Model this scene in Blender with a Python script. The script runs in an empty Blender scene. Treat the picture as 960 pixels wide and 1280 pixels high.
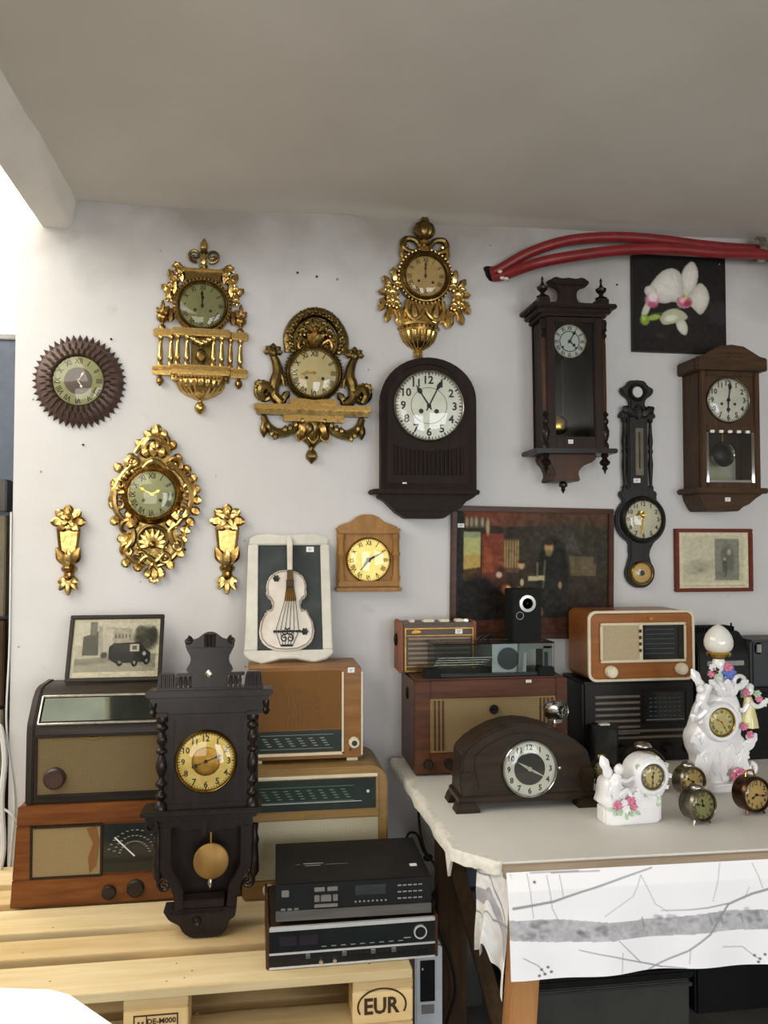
import bpy, bmesh, math, random
import numpy as np
from mathutils import Vector, Matrix

random.seed(7)
R = math.radians
PI = math.pi
scene = bpy.context.scene
col = scene.collection

# ------------------------------------------------------------------ camera
CAM_H, CAM_D, YAW, PITCH, FPX = 1.48, 2.80, R(8.5), R(2.0), 1030.0
CAM = Vector((0.0, -CAM_D, CAM_H))
FWD = Vector((math.sin(YAW) * math.cos(PITCH), math.cos(YAW) * math.cos(PITCH), math.sin(PITCH)))
RGT = Vector((math.cos(YAW), -math.sin(YAW), 0.0))
UPV = RGT.cross(FWD)
cd = bpy.data.cameras.new('camera')
cam = bpy.data.objects.new('camera', cd)
col.objects.link(cam)
cd.sensor_fit = 'VERTICAL'
cd.sensor_height = 36.0
cd.lens = FPX / 1280.0 * 36.0
cd.clip_start = 0.02
cam.location = CAM
cam.rotation_euler = (PI / 2 + PITCH, 0, -YAW)
scene.camera = cam

# ------------------------------------------------------------------ world, lights, exposure
world = bpy.data.worlds.new('sky')
scene.world = world
world.use_nodes = True
wn = world.node_tree.nodes
wn['Background'].inputs[0].default_value = (0.80, 0.88, 1.0, 1)
wn['Background'].inputs[1].default_value = 1.0


def area_light(name, loc, target, sx, sy, power, color):
    l = bpy.data.lights.new(name, 'AREA')
    l.shape = 'RECTANGLE'
    l.size, l.size_y, l.energy, l.color = sx, sy, power, color
    o = bpy.data.objects.new(name, l)
    col.objects.link(o)
    o.location = loc
    d = Vector(target) - Vector(loc)
    o.rotation_euler = d.to_track_quat('-Z', 'Y').to_euler()
    return o


# daylight entering by the two big windows behind the photographer, plus an added central door light
area_light('window_daylight', (2.35, -5.42, 1.55), (2.35, 0, 1.35), 1.5, 1.5, 60, (0.93, 0.97, 1.0))
area_light('window_daylight', (-1.15, -5.42, 1.55), (-1.15, 0, 1.35), 1.5, 1.5, 38, (1.0, 0.96, 0.88))

area_light('door_fill', (0.75, -5.42, 1.12), (0.75, 0, 1.0), 0.76, 1.9, 42, (0.88, 0.94, 1.0))  # central fill, added to brighten the low wall beside the table

vs = scene.view_settings
scene.display_settings.display_device = 'sRGB'
vs.view_transform = 'Standard'
vs.look = 'None'
vs.gamma = 1.0
vs.exposure = -0.02
vs.use_curve_mapping = False


# ------------------------------------------------------------------ pixel helpers: a photo point at a real depth
def ray(px, py):
    return FWD + RGT * ((px - 480.0) / FPX) + UPV * ((640.0 - py) / FPX)


def at_y(px, py, Y=0.0):
    d = ray(px, py)
    return CAM + d * ((Y - CAM.y) / d.y)


def at_z(px, py, Z):
    d = ray(px, py)
    return CAM + d * ((Z - CAM.z) / d.z)


def at_x(px, py, X):
    d = ray(px, py)
    return CAM + d * ((X - CAM.x) / d.x)


def depth(p):
    return (p - CAM).dot(FWD)


# ------------------------------------------------------------------ materials
def lin(c):
    if isinstance(c, str):
        c = tuple(int(c[i:i + 2], 16) / 255 for i in (0, 2, 4))
    return tuple(((x / 12.92) if x <= 0.04045 else ((x + 0.055) / 1.055) ** 2.4) for x in c)


MATS = {}


def mat(name, c, c2=None, rough=0.5, metal=0.0, scale=20.0, stretch=(1, 1, 1), bump=0.0, bscale=None,
        coat=0.0, spec=0.5, detail=4.0, lo=0.35, hi=0.7, emit=0.0, rough2=None, sub=0.0):
    """principled material whose colour is two tones mixed by a (stretched) noise, with an optional noise bump"""
    if name in MATS:
        return MATS[name]
    m = bpy.data.materials.new(name)
    m.use_nodes = True
    nt = m.node_tree
    n, l = nt.nodes, nt.links
    b = n['Principled BSDF']
    b.inputs['Roughness'].default_value = rough
    b.inputs['Metallic'].default_value = metal
    b.inputs['Specular IOR Level'].default_value = spec
    b.inputs['Coat Weight'].default_value = coat
    b.inputs['Coat Roughness'].default_value = 0.15
    tc = n.new('ShaderNodeTexCoord')
    mp = n.new('ShaderNodeMapping')
    mp.inputs['Scale'].default_value = stretch
    l.new(tc.outputs['Object'], mp.inputs['Vector'])
    no = n.new('ShaderNodeTexNoise')
    no.inputs['Scale'].default_value = scale
    no.inputs['Detail'].default_value = detail
    l.new(mp.outputs['Vector'], no.inputs['Vector'])
    rp = n.new('ShaderNodeValToRGB')
    rp.color_ramp.elements[0].position = lo
    rp.color_ramp.elements[1].position = hi
    rp.color_ramp.elements[0].color = (*lin(c), 1)
    rp.color_ramp.elements[1].color = (*lin(c2 or c), 1)
    l.new(no.outputs['Fac'], rp.inputs['Fac'])
    l.new(rp.outputs['Color'], b.inputs['Base Color'])
    if rough2 is not None:
        mr = n.new('ShaderNodeMapRange')
        mr.inputs['From Min'].default_value = lo
        mr.inputs['From Max'].default_value = hi
        mr.inputs['To Min'].default_value = rough
        mr.inputs['To Max'].default_value = rough2
        l.new(no.outputs['Fac'], mr.inputs['Value'])
        l.new(mr.outputs['Result'], b.inputs['Roughness'])
    if bump:
        n2 = n.new('ShaderNodeTexNoise')
        n2.inputs['Scale'].default_value = bscale or scale
        n2.inputs['Detail'].default_value = 3
        l.new(mp.outputs['Vector'], n2.inputs['Vector'])
        bp = n.new('ShaderNodeBump')
        bp.inputs['Strength'].default_value = bump
        bp.inputs['Distance'].default_value = 0.002
        l.new(n2.outputs['Fac'], bp.inputs['Height'])
        l.new(bp.outputs['Normal'], b.inputs['Normal'])
    if emit:
        b.inputs['Emission Color'].default_value = (*lin(c), 1)
        b.inputs['Emission Strength'].default_value = emit
    if sub:
        b.inputs['Subsurface Weight'].default_value = sub
        b.inputs['Subsurface Radius'].default_value = (0.004, 0.004, 0.004)
    MATS[name] = m
    return m


def wood(name, c, c2, rough=0.4, coat=0.2, axis='x', scale=14, bump=0.15):
    st = {'x': (0.12, 1, 1), 'z': (1, 1, 0.12)}[axis]
    return mat(name, c, c2, rough=rough + 0.06, coat=coat * 0.35, spec=0.16, scale=scale * 4, stretch=st, bump=bump, detail=6, lo=0.3, hi=0.72)


def weave(name, c, c2, size=0.004):
    """woven loudspeaker cloth: two crossed sine waves"""
    m = bpy.data.materials.new(name)
    m.use_nodes = True
    n, l = m.node_tree.nodes, m.node_tree.links
    b = n['Principled BSDF']
    b.inputs['Roughness'].default_value = 0.9
    b.inputs['Specular IOR Level'].default_value = 0.15
    tc = n.new('ShaderNodeTexCoord')
    outs = []
    for d in ('X', 'Z'):
        w = n.new('ShaderNodeTexWave')
        w.bands_direction = d
        w.inputs['Scale'].default_value = 0.314 / size
        w.inputs['Distortion'].default_value = 0.4
        l.new(tc.outputs['Object'], w.inputs['Vector'])
        outs.append(w)
    mx = n.new('ShaderNodeMath')
    mx.operation = 'MULTIPLY'
    l.new(outs[0].outputs['Fac'], mx.inputs[0])
    l.new(outs[1].outputs['Fac'], mx.inputs[1])
    rp = n.new('ShaderNodeValToRGB')
    rp.color_ramp.elements[0].color = (*lin(c), 1)
    rp.color_ramp.elements[1].color = (*lin(c2), 1)
    l.new(mx.outputs[0], rp.inputs['Fac'])
    l.new(rp.outputs['Color'], b.inputs['Base Color'])
    bp = n.new('ShaderNodeBump')
    bp.inputs['Strength'].default_value = 0.4
    bp.inputs['Distance'].default_value = 0.001
    l.new(mx.outputs[0], bp.inputs['Height'])
    l.new(bp.outputs['Normal'], b.inputs['Normal'])
    MATS[name] = m
    return m


def glass(name, tint='ffffff', ior=1.5, rough=0.03, clear=1.0):
    """thin pane: see-through with a fresnel reflection"""
    m = bpy.data.materials.new(name)
    m.use_nodes = True
    n, l = m.node_tree.nodes, m.node_tree.links
    n.remove(n['Principled BSDF'])
    tr = n.new('ShaderNodeBsdfTransparent')
    tr.inputs[0].default_value = (*lin(tint), 1)
    gl = n.new('ShaderNodeBsdfGlossy')
    gl.inputs['Roughness'].default_value = rough
    fr = n.new('ShaderNodeFresnel')
    fr.inputs['IOR'].default_value = ior
    mx = n.new('ShaderNodeMixShader')
    l.new(fr.outputs[0], mx.inputs[0])
    l.new(tr.outputs[0], mx.inputs[1])
    l.new(gl.outputs[0], mx.inputs[2])
    l.new(mx.outputs[0], n['Material Output'].inputs['Surface'])
    MATS[name] = m
    return m


def paint_mat(name, rough=0.6, spec=0.4, coat=0.0):
    m = bpy.data.materials.new(name)
    m.use_nodes = True
    n, l = m.node_tree.nodes, m.node_tree.links
    b = n['Principled BSDF']
    b.inputs['Roughness'].default_value = rough
    b.inputs['Specular IOR Level'].default_value = spec
    b.inputs['Coat Weight'].default_value = coat
    b.inputs['Coat Roughness'].default_value = 0.08
    a = n.new('ShaderNodeAttribute')
    a.attribute_name = 'print'
    l.new(a.outputs['Color'], b.inputs['Base Color'])
    MATS[name] = m
    return m


gilt = mat('gilt', 'd0b072', 'a88848', rough=0.16, metal=1.0, scale=60, bump=0.07, bscale=90, rough2=0.32)
gilt_old = mat('gilt_old', '86703f', '57452a', rough=0.24, metal=1.0, scale=60, bump=0.08, bscale=90, rough2=0.42)
gilt_red = mat('gilt_worn', 'ac8c50', '7c5c32', rough=0.2, metal=1.0, scale=60, bump=0.07, bscale=90, rough2=0.36)
brass = mat('brass', 'd2ac5a', 'b8913f', rough=0.22, metal=1.0, scale=60)
brass_dull = mat('brass_dull', 'a9823a', '8a6427', rough=0.42, metal=1.0, scale=40)
chrome = mat('chrome', 'd8d8d6', 'c4c4c4', rough=0.12, metal=1.0)
nickel = mat('nickel', 'b9b5a8', '948e80', rough=0.26, metal=1.0, scale=80)
silver_dial = mat('silvered_dial', 'd9d8d0', 'cfcdc2', rough=0.38, metal=0.35, scale=30)
cream_dial = mat('cream_dial', 'd9c795', 'cdb87e', rough=0.5, scale=25)
tan_dial = mat('tan_dial', 'c7a768', 'b4925a', rough=0.5, scale=25)
green_dial = mat('greenish_dial', 'b9b887', 'a8a674', rough=0.45, scale=25)
olive_dial = mat('olive_dial', '95905c', '86814f', rough=0.5, scale=25)
gold_dial = mat('gold_dial', 'd6bb70', 'c4a451', rough=0.32, metal=0.6, scale=35)
white_enamel = mat('white_enamel', 'e9e8e2', 'e0dfd8', rough=0.25, scale=10)
ink = mat('ink_black', '17150f', '1e1b14', rough=0.5)
ink_brown = mat('ink_brown', '5a4120', '4a3418', rough=0.6)
ink_white = mat('ink_white', 'c9c9c0', rough=0.6)
ink_green = mat('ink_green', '58795e', rough=0.6)
black_iron = mat('blued_steel', '121212', '1c1a18', rough=0.35, metal=0.5)
arch_wood = wood('black_brown_wood', '1a110c', '261a13', rough=0.5, coat=0.0, axis='z')
walnut = wood('walnut', '1c110c', '2e1c13', rough=0.4, coat=0.2, axis='z')
walnut_lt = wood('walnut_light', '3a2517', '513420', rough=0.4, coat=0.2, axis='z')
oak = wood('brown_oak', '3a291b', '513a26', rough=0.42, coat=0.15, axis='z')
oak_x = wood('brown_oak_rail', '3a291b', '513a26', rough=0.42, coat=0.15, axis='x')
ebony = wood('dark_carved_wood', '150f0d', '241a16', rough=0.3, coat=0.6, axis='z')
pine = wood('honey_pine', '8f6634', 'a67a44', rough=0.45, coat=0.1, axis='z')
rosewood = wood('orange_mahogany', '583016', '784822', rough=0.32, coat=0.4, axis='x')
tanwood = wood('tan_veneer', '7c5226', '936736', rough=0.38, coat=0.25, axis='x')
goldwood = wood('golden_veneer', '86683c', '9a7c4e', rough=0.42, coat=0.2, axis='x')
redbrown = wood('red_brown_veneer', '43281a', '603a24', rough=0.38, coat=0.3, axis='x')
darkbrown = wood('dark_brown_veneer', '221b15', '30271e', rough=0.4, coat=0.2, axis='x')
mantel_wood = wood('mantel_oak', '211810', '352718', rough=0.36, coat=0.3, axis='x')
mahog_frame = wood('mahogany_frame', '3a2114', '50301c', rough=0.4, coat=0.2, axis='x')
red_frame = wood('red_wood_frame', '5f2a1c', '74372a', rough=0.45, coat=0.1, axis='x')
black_frame = wood('black_frame', '1f1813', '32281f', rough=0.4, coat=0.2, axis='x')
deal = wood('pallet_pine', 'b89c6c', 'ccb488', rough=0.75, coat=0.0, axis='x', scale=8, bump=0.3)
deal2 = wood('pallet_pine_pale', 'c6ae80', 'd6c49c', rough=0.75, coat=0.0, axis='x', scale=8, bump=0.3)
deal3 = wood('pallet_block_pine', 'd8b77e', 'e8cd98', rough=0.7, coat=0.0, axis='x', scale=9, bump=0.25)
legwood = wood('table_leg_pine', 'a87444', 'c49160', rough=0.5, coat=0.1, axis='z', scale=8)
edgewood = wood('table_edge_wood', '93816c', 'a8957e', rough=0.6, coat=0.0, axis='x')
oldbeam = wood('old_brown_timber', '3b2c1e', '4e3c2a', rough=0.7, coat=0.0, axis='z')
cream_paint = mat('cream_paint', 'd9cdb0', 'cfc2a2', rough=0.5, scale=25)
cream_cloth = weave('cream_cloth', 'a79f84', 'd0c8ae', 0.003)
tan_cloth = weave('tan_cloth', '5e5038', '8c7a54', 0.0045)
beige_cloth = weave('beige_cloth', '7e6c4c', 'a38e68', 0.004)
brown_cloth = weave('brown_cloth', '6e4c2a', '8a6238', 0.004)
black_plastic = mat('black_plastic', '0f0f0f', '151515', rough=0.42, spec=0.3)
black_matte = mat('black_matte', '101010', '171717', rough=0.7, spec=0.2)
bakelite = mat('black_bakelite', '120f0d', '1a1613', rough=0.34, scale=12, spec=0.3)
dial_black = mat('dial_glass_black', '15191a', '1d2423', rough=0.12, scale=8)
dial_green = mat('dial_glass_green', '2a332b', '222a26', rough=0.15, scale=8)
grey_plastic = mat('grey_plastic', '8f8d88', '7c7a76', rough=0.5)
alu = mat('brushed_aluminium', '77746e', '68655f', rough=0.4, metal=0.8, scale=80, stretch=(0.1, 1, 1))
tag_white = mat('paper_tag', 'e6e6e4', rough=0.8)
porcelain = mat('porcelain', 'ecebea', 'e2e0e2', rough=0.14, scale=18, coat=0.4)
porc_pink = mat('porcelain_pink', 'd9829a', 'c05f80', rough=0.2, scale=90, coat=0.3)
porc_blue = mat('porcelain_blue', '4a62b8', '6a80c8', rough=0.2, scale=60, coat=0.3)
porc_green = mat('porcelain_green', '9fbf9a', 'c9d8c4', rough=0.2, scale=60, coat=0.3)
porc_yel = mat('porcelain_yellow', 'cfc283', 'e0d6a2', rough=0.2, scale=60, coat=0.3)
porc_gold = mat('porcelain_gold', 'c9a24a', rough=0.25, metal=1.0)
opal = mat('opal_glass', 'e6e3da', 'dedbd2', rough=0.12, coat=0.5, sub=0.3)
red_duct = mat('red_duct', '861d1e', '701819', rough=0.42, scale=30)
copper = mat('copper_brown', '5f4836', '4a3628', rough=0.3, metal=1.0, scale=60)
sun_brown = mat('sunburst_brown', '5a463d', '46352d', rough=0.45, scale=60, metal=0.25, bump=0.2)
white_lam = mat('white_laminate', 'd9d6cf', 'cfccc4', rough=0.55, scale=4)
white_case = mat('white_case', 'd5dae0', 'cdd2d8', rough=0.45)
bluegrey = mat('blue_grey_board', '4f5966', '464f5b', rough=0.6)
shale = mat('dark_grey_panel', '373734', '42423e', rough=0.45, scale=6)
cable_black = mat('black_cable', '0d0d0d', rough=0.5)
cable_white = mat('white_cable', 'd0d0cc', rough=0.5)
crust = mat('flaked_white', 'ddd9cf', 'c9c4b8', rough=0.8, scale=60, bump=0.5)
thin_glass = glass('clock_glass', 'f4f4ee', 1.5)
pane_glass = glass('pane_glass', 'd9dedb', 1.55)
dark_pane = glass('dark_pane', '8c9490', 1.6)
perspex = glass('clear_acrylic', 'eef2f1', 1.35, rough=0.08)
faint_glass = glass('faint_glass', 'f2f2ee', 1.16)
ivory_paint = mat('ivory_paint', 'd2cec2', 'c4c0b2', rough=0.55, scale=25)
paint = paint_mat('printed_picture', rough=0.6, spec=0.15)
paint_gloss = paint_mat('varnished_picture', rough=0.5, spec=0.12, coat=0.0)
paint_cloth = paint_mat('printed_cloth', rough=0.7, spec=0.25)


# ------------------------------------------------------------------ mesh builder (works in photo pixels, py down, y = depth)
_txt = {}


def text_mesh(s):
    if s not in _txt:
        cu = bpy.data.curves.new('t', 'FONT')
        cu.body = s
        cu.resolution_u = 2
        cu.align_x = 'CENTER'
        cu.offset = 0.03
        o = bpy.data.objects.new('t', cu)
        col.objects.link(o)
        bpy.context.view_layer.update()
        me = bpy.data.meshes.new_from_object(o.evaluated_get(bpy.context.evaluated_depsgraph_get()))
        v = [(p.co.x, p.co.y) for p in me.vertices]
        f = [tuple(p.vertices) for p in me.polygons]
        bpy.data.objects.remove(o)
        bpy.data.curves.remove(cu)
        bpy.data.meshes.remove(me)
        if v:
            x0, x1 = min(a for a, b in v), max(a for a, b in v)
            y0, y1 = min(b for a, b in v), max(b for a, b in v)
            v = [(a - (x0 + x1) / 2, b - (y0 + y1) / 2) for a, b in v]
        _txt[s] = (v, f)
    return _txt[s]


class MB:
    def __init__(s, kx=1.0):
        s.v, s.f, s.k = [], [], 1.0 / kx

    def add(s, vs_, fs):
        n = len(s.v)
        s.v += vs_
        s.f += [tuple(i + n for i in f) for f in fs]
        return s

    def box(s, x0, x1, p0, p1, y0, y1):
        v = [(x, y, p) for p in (p0, p1) for y in (y0, y1) for x in (x0, x1)]
        return s.add(v, [(0, 1, 3, 2), (4, 6, 7, 5), (0, 4, 5, 1), (2, 3, 7, 6), (0, 2, 6, 4), (1, 5, 7, 3)])

    def prism(s, pts, y0, y1, inset=0.0):
        """outline in (x, py), from front depth y0 to back depth y1"""
        n = len(pts)
        v = [(x, y0, p) for x, p in pts] + [(x, y1, p) for x, p in pts]
        f = [tuple(range(n)), tuple(range(2 * n - 1, n - 1, -1))]
        f += [(i, i + n, (i + 1) % n + n, (i + 1) % n) for i in range(n)]
        return s.add(v, f)

    def slab(s, pts, p0, p1):
        """plan outline in (x, y), between heights p0 (top) and p1 (bottom)"""
        n = len(pts)
        v = [(x, y, p0) for x, y in pts] + [(x, y, p1) for x, y in pts]
        f = [tuple(range(n)), tuple(range(2 * n - 1, n - 1, -1))]
        f += [(i, i + n, (i + 1) % n + n, (i + 1) % n) for i in range(n)]
        return s.add(v, f)

    def sideprism(s, pts, x0, x1):
        """profile in (y, py), swept from x0 to x1"""
        n = len(pts)
        v = [(x0, y, p) for y, p in pts] + [(x1, y, p) for y, p in pts]
        f = [tuple(range(n)), tuple(range(2 * n - 1, n - 1, -1))]
        f += [(i, i + n, (i + 1) % n + n, (i + 1) % n) for i in range(n)]
        return s.add(v, f)

    def _rev(s, rows, close, caps):
        n = len(rows[0])
        v = [p for r in rows for p in r]
        f = []
        for i in range(len(rows) - 1):
            for j in range(n if close else n - 1):
                f.append((i * n + j, i * n + (j + 1) % n, (i + 1) * n + (j + 1) % n, (i + 1) * n + j))
        if caps:
            f.append(tuple(range(n)))
            f.append(tuple((len(rows) - 1) * n + j for j in range(n)))
        return s.add(v, f)

    def lathe(s, cx, cy, prof, n=16, flute=0, fd=0.0, tilt=0.0):
        """vertical turning; prof = [(r, py), ...]"""
        rows = []
        for r, p in prof:
            row = []
            for j in range(n):
                a = 2 * PI * j / n
                q = max(r, 0.02) * (1 + (fd * math.cos(flute * a) if flute else 0))
                row.append((cx + q * math.cos(a) * s.k, cy + q * math.sin(a), p))
            rows.append(row)
        return s._rev(rows, True, True)

    def ring(s, cx, cp, prof, n=40, flute=0, fd=0.0, closed=True, ph=0.0):
        """turning that faces the viewer; prof = [(r, y), ...]; closed joins last to first row"""
        rows = []
        for r, y in prof:
            row = []
            for j in range(n):
                a = 2 * PI * j / n + ph
                q = max(r, 0.02) * (1 + (fd * math.cos(flute * a) if flute else 0))
                row.append((cx + q * math.cos(a) * s.k, y, cp - q * math.sin(a)))
            rows.append(row)
        if closed:
            rows.append(rows[0])
            return s._rev(rows, True, False)
        return s._rev(rows, True, True)

    def disc(s, cx, cp, r, y0, y1, n=40):
        return s.ring(cx, cp, [(r, y1), (r, y0)], n, closed=False)

    def dome(s, cx, cp, r, y, h, n=32, k=6):
        prof = [(r * math.sin(PI / 2 * i / k), y - h * math.cos(PI / 2 * i / k)) for i in range(k, -1, -1)]
        rows = []
        for q, yy in prof:
            rows.append([(cx + max(q, 0.02) * math.cos(2 * PI * j / n) * s.k, yy, cp - max(q, 0.02) * math.sin(2 * PI * j / n)) for j in range(n)])
        return s._rev(rows, True, False)

    def ball(s, cx, cy, cp, rx, ry=None, rz=None, n=12, k=7, flute=0, fd=0.0):
        ry = ry or rx
        rz = rz or rx
        rows = []
        for i in range(k + 1):
            t = PI * i / k
            row = []
            for j in range(n):
                a = 2 * PI * j / n
                q = max(math.sin(t), 0.01) * (1 + (fd * math.cos(flute * a) if flute else 0))
                row.append((cx + rx * q * math.cos(a) * s.k, cy + ry * q * math.sin(a), cp - rz * math.cos(t)))
            rows.append(row)
        return s._rev(rows, True, True)

    def tube(s, pts, rad, n=7, flat=1.0):
        """pts (x, y, py); rad number or list"""
        P = [Vector(p) for p in pts]
        m = len(P)
        if not isinstance(rad, (list, tuple)):
            rad = [rad] * m
        rows = []
        ref = None
        for i in range(m):
            t = (P[min(i + 1, m - 1)] - P[max(i - 1, 0)])
            if t.length < 1e-6:
                t = Vector((0, 0, 1))
            t.normalize()
            if ref is None:
                ref = Vector((0, 1, 0)) if abs(t.y) < 0.9 else Vector((1, 0, 0))
            b = t.cross(ref)
            b.normalize()
            ref = b.cross(t)
            rows.append([tuple(P[i] + (b * math.cos(2 * PI * j / n) + ref * flat * math.sin(2 * PI * j / n)) * rad[i]) for j in range(n)])
        return s._rev(rows, True, True)

    def leaf(s, x, p, ang, L, W, y=-2.0, h=3.0, curl=2.0, lobes=0, nl=8, back=0.8):
        """carved leaf in the wall plane: base point, direction in degrees (90 = up)"""
        ca, sa = math.cos(R(ang)), math.sin(R(ang))
        fr, bk = [], []
        us = (-1, -0.55, 0, 0.55, 1)
        for i in range(nl + 1):
            t = i / nl
            w = W / 2 * max(0.1, math.sin(PI * (0.06 + 0.9 * t))) ** 0.62
            if lobes:
                w *= 0.9 - 0.2 * math.cos(2 * PI * lobes * t)
            hh = h * max(0.12, math.sin(PI * (0.12 + 0.84 * t)))
            rowf, rowb = [], []
            for u in us:
                dx, dz = t * L, u * w
                X = x + dx * ca - dz * sa
                Z = p - (dx * sa + dz * ca)
                yy = y - curl * t * t - hh * (1 - u * u) + (0.35 * hh if u == 0 else 0)
                rowf.append((X, yy, Z))
                rowb.append((X, y - curl * t * t * 0.6 + back, Z))
            fr.append(rowf)
            bk.append(rowb)
        m = len(us)
        n0 = (nl + 1) * m
        v = [q for r in fr for q in r] + [q for r in bk for q in r]
        f = []
        for i in range(nl):
            for j in range(m - 1):
                f.append((i * m + j, i * m + j + 1, (i + 1) * m + j + 1, (i + 1) * m + j))
                f.append((n0 + i * m + j, n0 + (i + 1) * m + j, n0 + (i + 1) * m + j + 1, n0 + i * m + j + 1))
            f.append((i * m, (i + 1) * m, n0 + (i + 1) * m, n0 + i * m))
            f.append((i * m + m - 1, n0 + i * m + m - 1, n0 + (i + 1) * m + m - 1, (i + 1) * m + m - 1))
        f.append(tuple(range(m)) + tuple(n0 + j for j in range(m - 1, -1, -1)))
        f.append(tuple(nl * m + j for j in range(m)) + tuple(n0 + nl * m + j for j in range(m - 1, -1, -1)))
        return s.add(v, f)

    def flower(s, cx, cp, r, n=6, y=-4.0, h=3.0, ph=0.0):
        for i in range(n):
            s.leaf(cx, cp, ph + 360.0 * i / n, r, r * 0.85, y, h, 1.5, nl=5)
        return s.ball(cx, y - h * 0.6, cp, r * 0.28, r * 0.28, r * 0.28, 8, 5)

    def scroll(s, cx, cp, r0, r1, a0, a1, w0, w1, y=-4.0, n=26, tail=None, y1=None):
        """spiral from radius r0 at angle a0 to r1 at a1 (degrees, ccw), optional straight tail points before it"""
        pts, rad = [], []
        if tail:
            for i, (x, p) in enumerate(tail):
                pts.append((x, y, p))
                rad.append(w0 * (0.45 + 0.55 * i / max(1, len(tail))))
        for i in range(n + 1):
            t = i / n
            a = R(a0 + (a1 - a0) * t)
            r = r0 + (r1 - r0) * t
            pts.append((cx + r * math.cos(a), (y if y1 is None else y + (y1 - y) * t), cp - r * math.sin(a)))
            rad.append(w0 + (w1 - w0) * t)
        s.tube(pts, rad, 7)
        e = pts[-1]
        return s.ball(e[0], e[1], e[2], w1 * 1.5, n=8, k=5)

    def curve(s, ctrl, w, y=-4.0, n=18, k=7):
        """smooth tube through control points (x, py[, y]); w number or (start, mid, end)"""
        C = [Vector((c[0], c[2] if len(c) > 2 else y, c[1])) for c in ctrl]
        C = [2 * C[0] - C[1]] + C + [2 * C[-1] - C[-2]]
        pts = []
        seg = len(C) - 3
        for i in range(seg):
            a, b, c, d = C[i:i + 4]
            m = max(2, n // seg)
            for q in range(m + (1 if i == seg - 1 else 0)):
                t = q / m
                pts.append(tuple(0.5 * ((2 * b) + (c - a) * t + (2 * a - 5 * b + 4 * c - d) * t * t + (3 * b - a - 3 * c + d) * t ** 3)))
        if isinstance(w, (tuple, list)):
            rad = []
            for i in range(len(pts)):
                t = i / (len(pts) - 1)
                rad.append(w[0] + (w[1] - w[0]) * t * 2 if t < 0.5 else w[1] + (w[2] - w[1]) * (t - 0.5) * 2)
        else:
            rad = w
        return s.tube(pts, rad, k)

    def beads(s, cx, cp, R_, r, n, y, a0=0, a1=360):
        full = (a1 - a0) >= 360
        for i in range(n):
            a = R(a0 + (a1 - a0) * i / (n if full else n - 1))
            s.ball(cx + R_ * math.cos(a) * s.k, y, cp - R_ * math.sin(a), r, n=6, k=4)
        return s

    def text(s, t, cx, cp, size, y, rot=0.0, sx=1.0):
        v, f = text_mesh(t)
        c, d = math.cos(R(rot)), math.sin(R(rot))
        return s.add([(cx + (a * sx * c - b * d) * size * s.k, y, cp - (a * sx * d + b * c) * size) for a, b in v], f)

    def quad(s, x0, x1, p0, p1, y, y2=None):
        y2 = y if y2 is None else y2
        return s.add([(x0, y, p0), (x1, y, p0), (x1, y2, p1), (x0, y2, p1)], [(0, 1, 2, 3)])


def mesh_obj(name, verts, faces, m, parent=None, bevel=0.0, smooth=35, normals=True):
    me = bpy.data.meshes.new(name)
    me.from_pydata(verts, [], faces)
    bm = bmesh.new()
    bm.from_mesh(me)
    if normals:
        bmesh.ops.recalc_face_normals(bm, faces=bm.faces)
    if bevel:
        ed = [e for e in bm.edges if len(e.link_faces) == 2 and e.calc_face_angle(0) > R(25)]
        bmesh.ops.bevel(bm, geom=ed, offset=bevel, segments=2, affect='EDGES', clamp_overlap=True)
    bm.to_mesh(me)
    bm.free()
    if m:
        me.materials.append(m)
    if smooth:
        me.polygons.foreach_set('use_smooth', [True] * len(me.polygons))
        me.set_sharp_from_angle(angle=R(smooth))
    o = bpy.data.objects.new(name, me)
    col.objects.link(o)
    if parent:
        o.parent = parent
    return o


def tag(o, label=None, cat=None, group=None, kind=None):
    if label:
        o['label'] = label
    if cat:
        o['category'] = cat
    if group:
        o['group'] = group
    if kind:
        o['kind'] = kind
    return o


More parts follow.
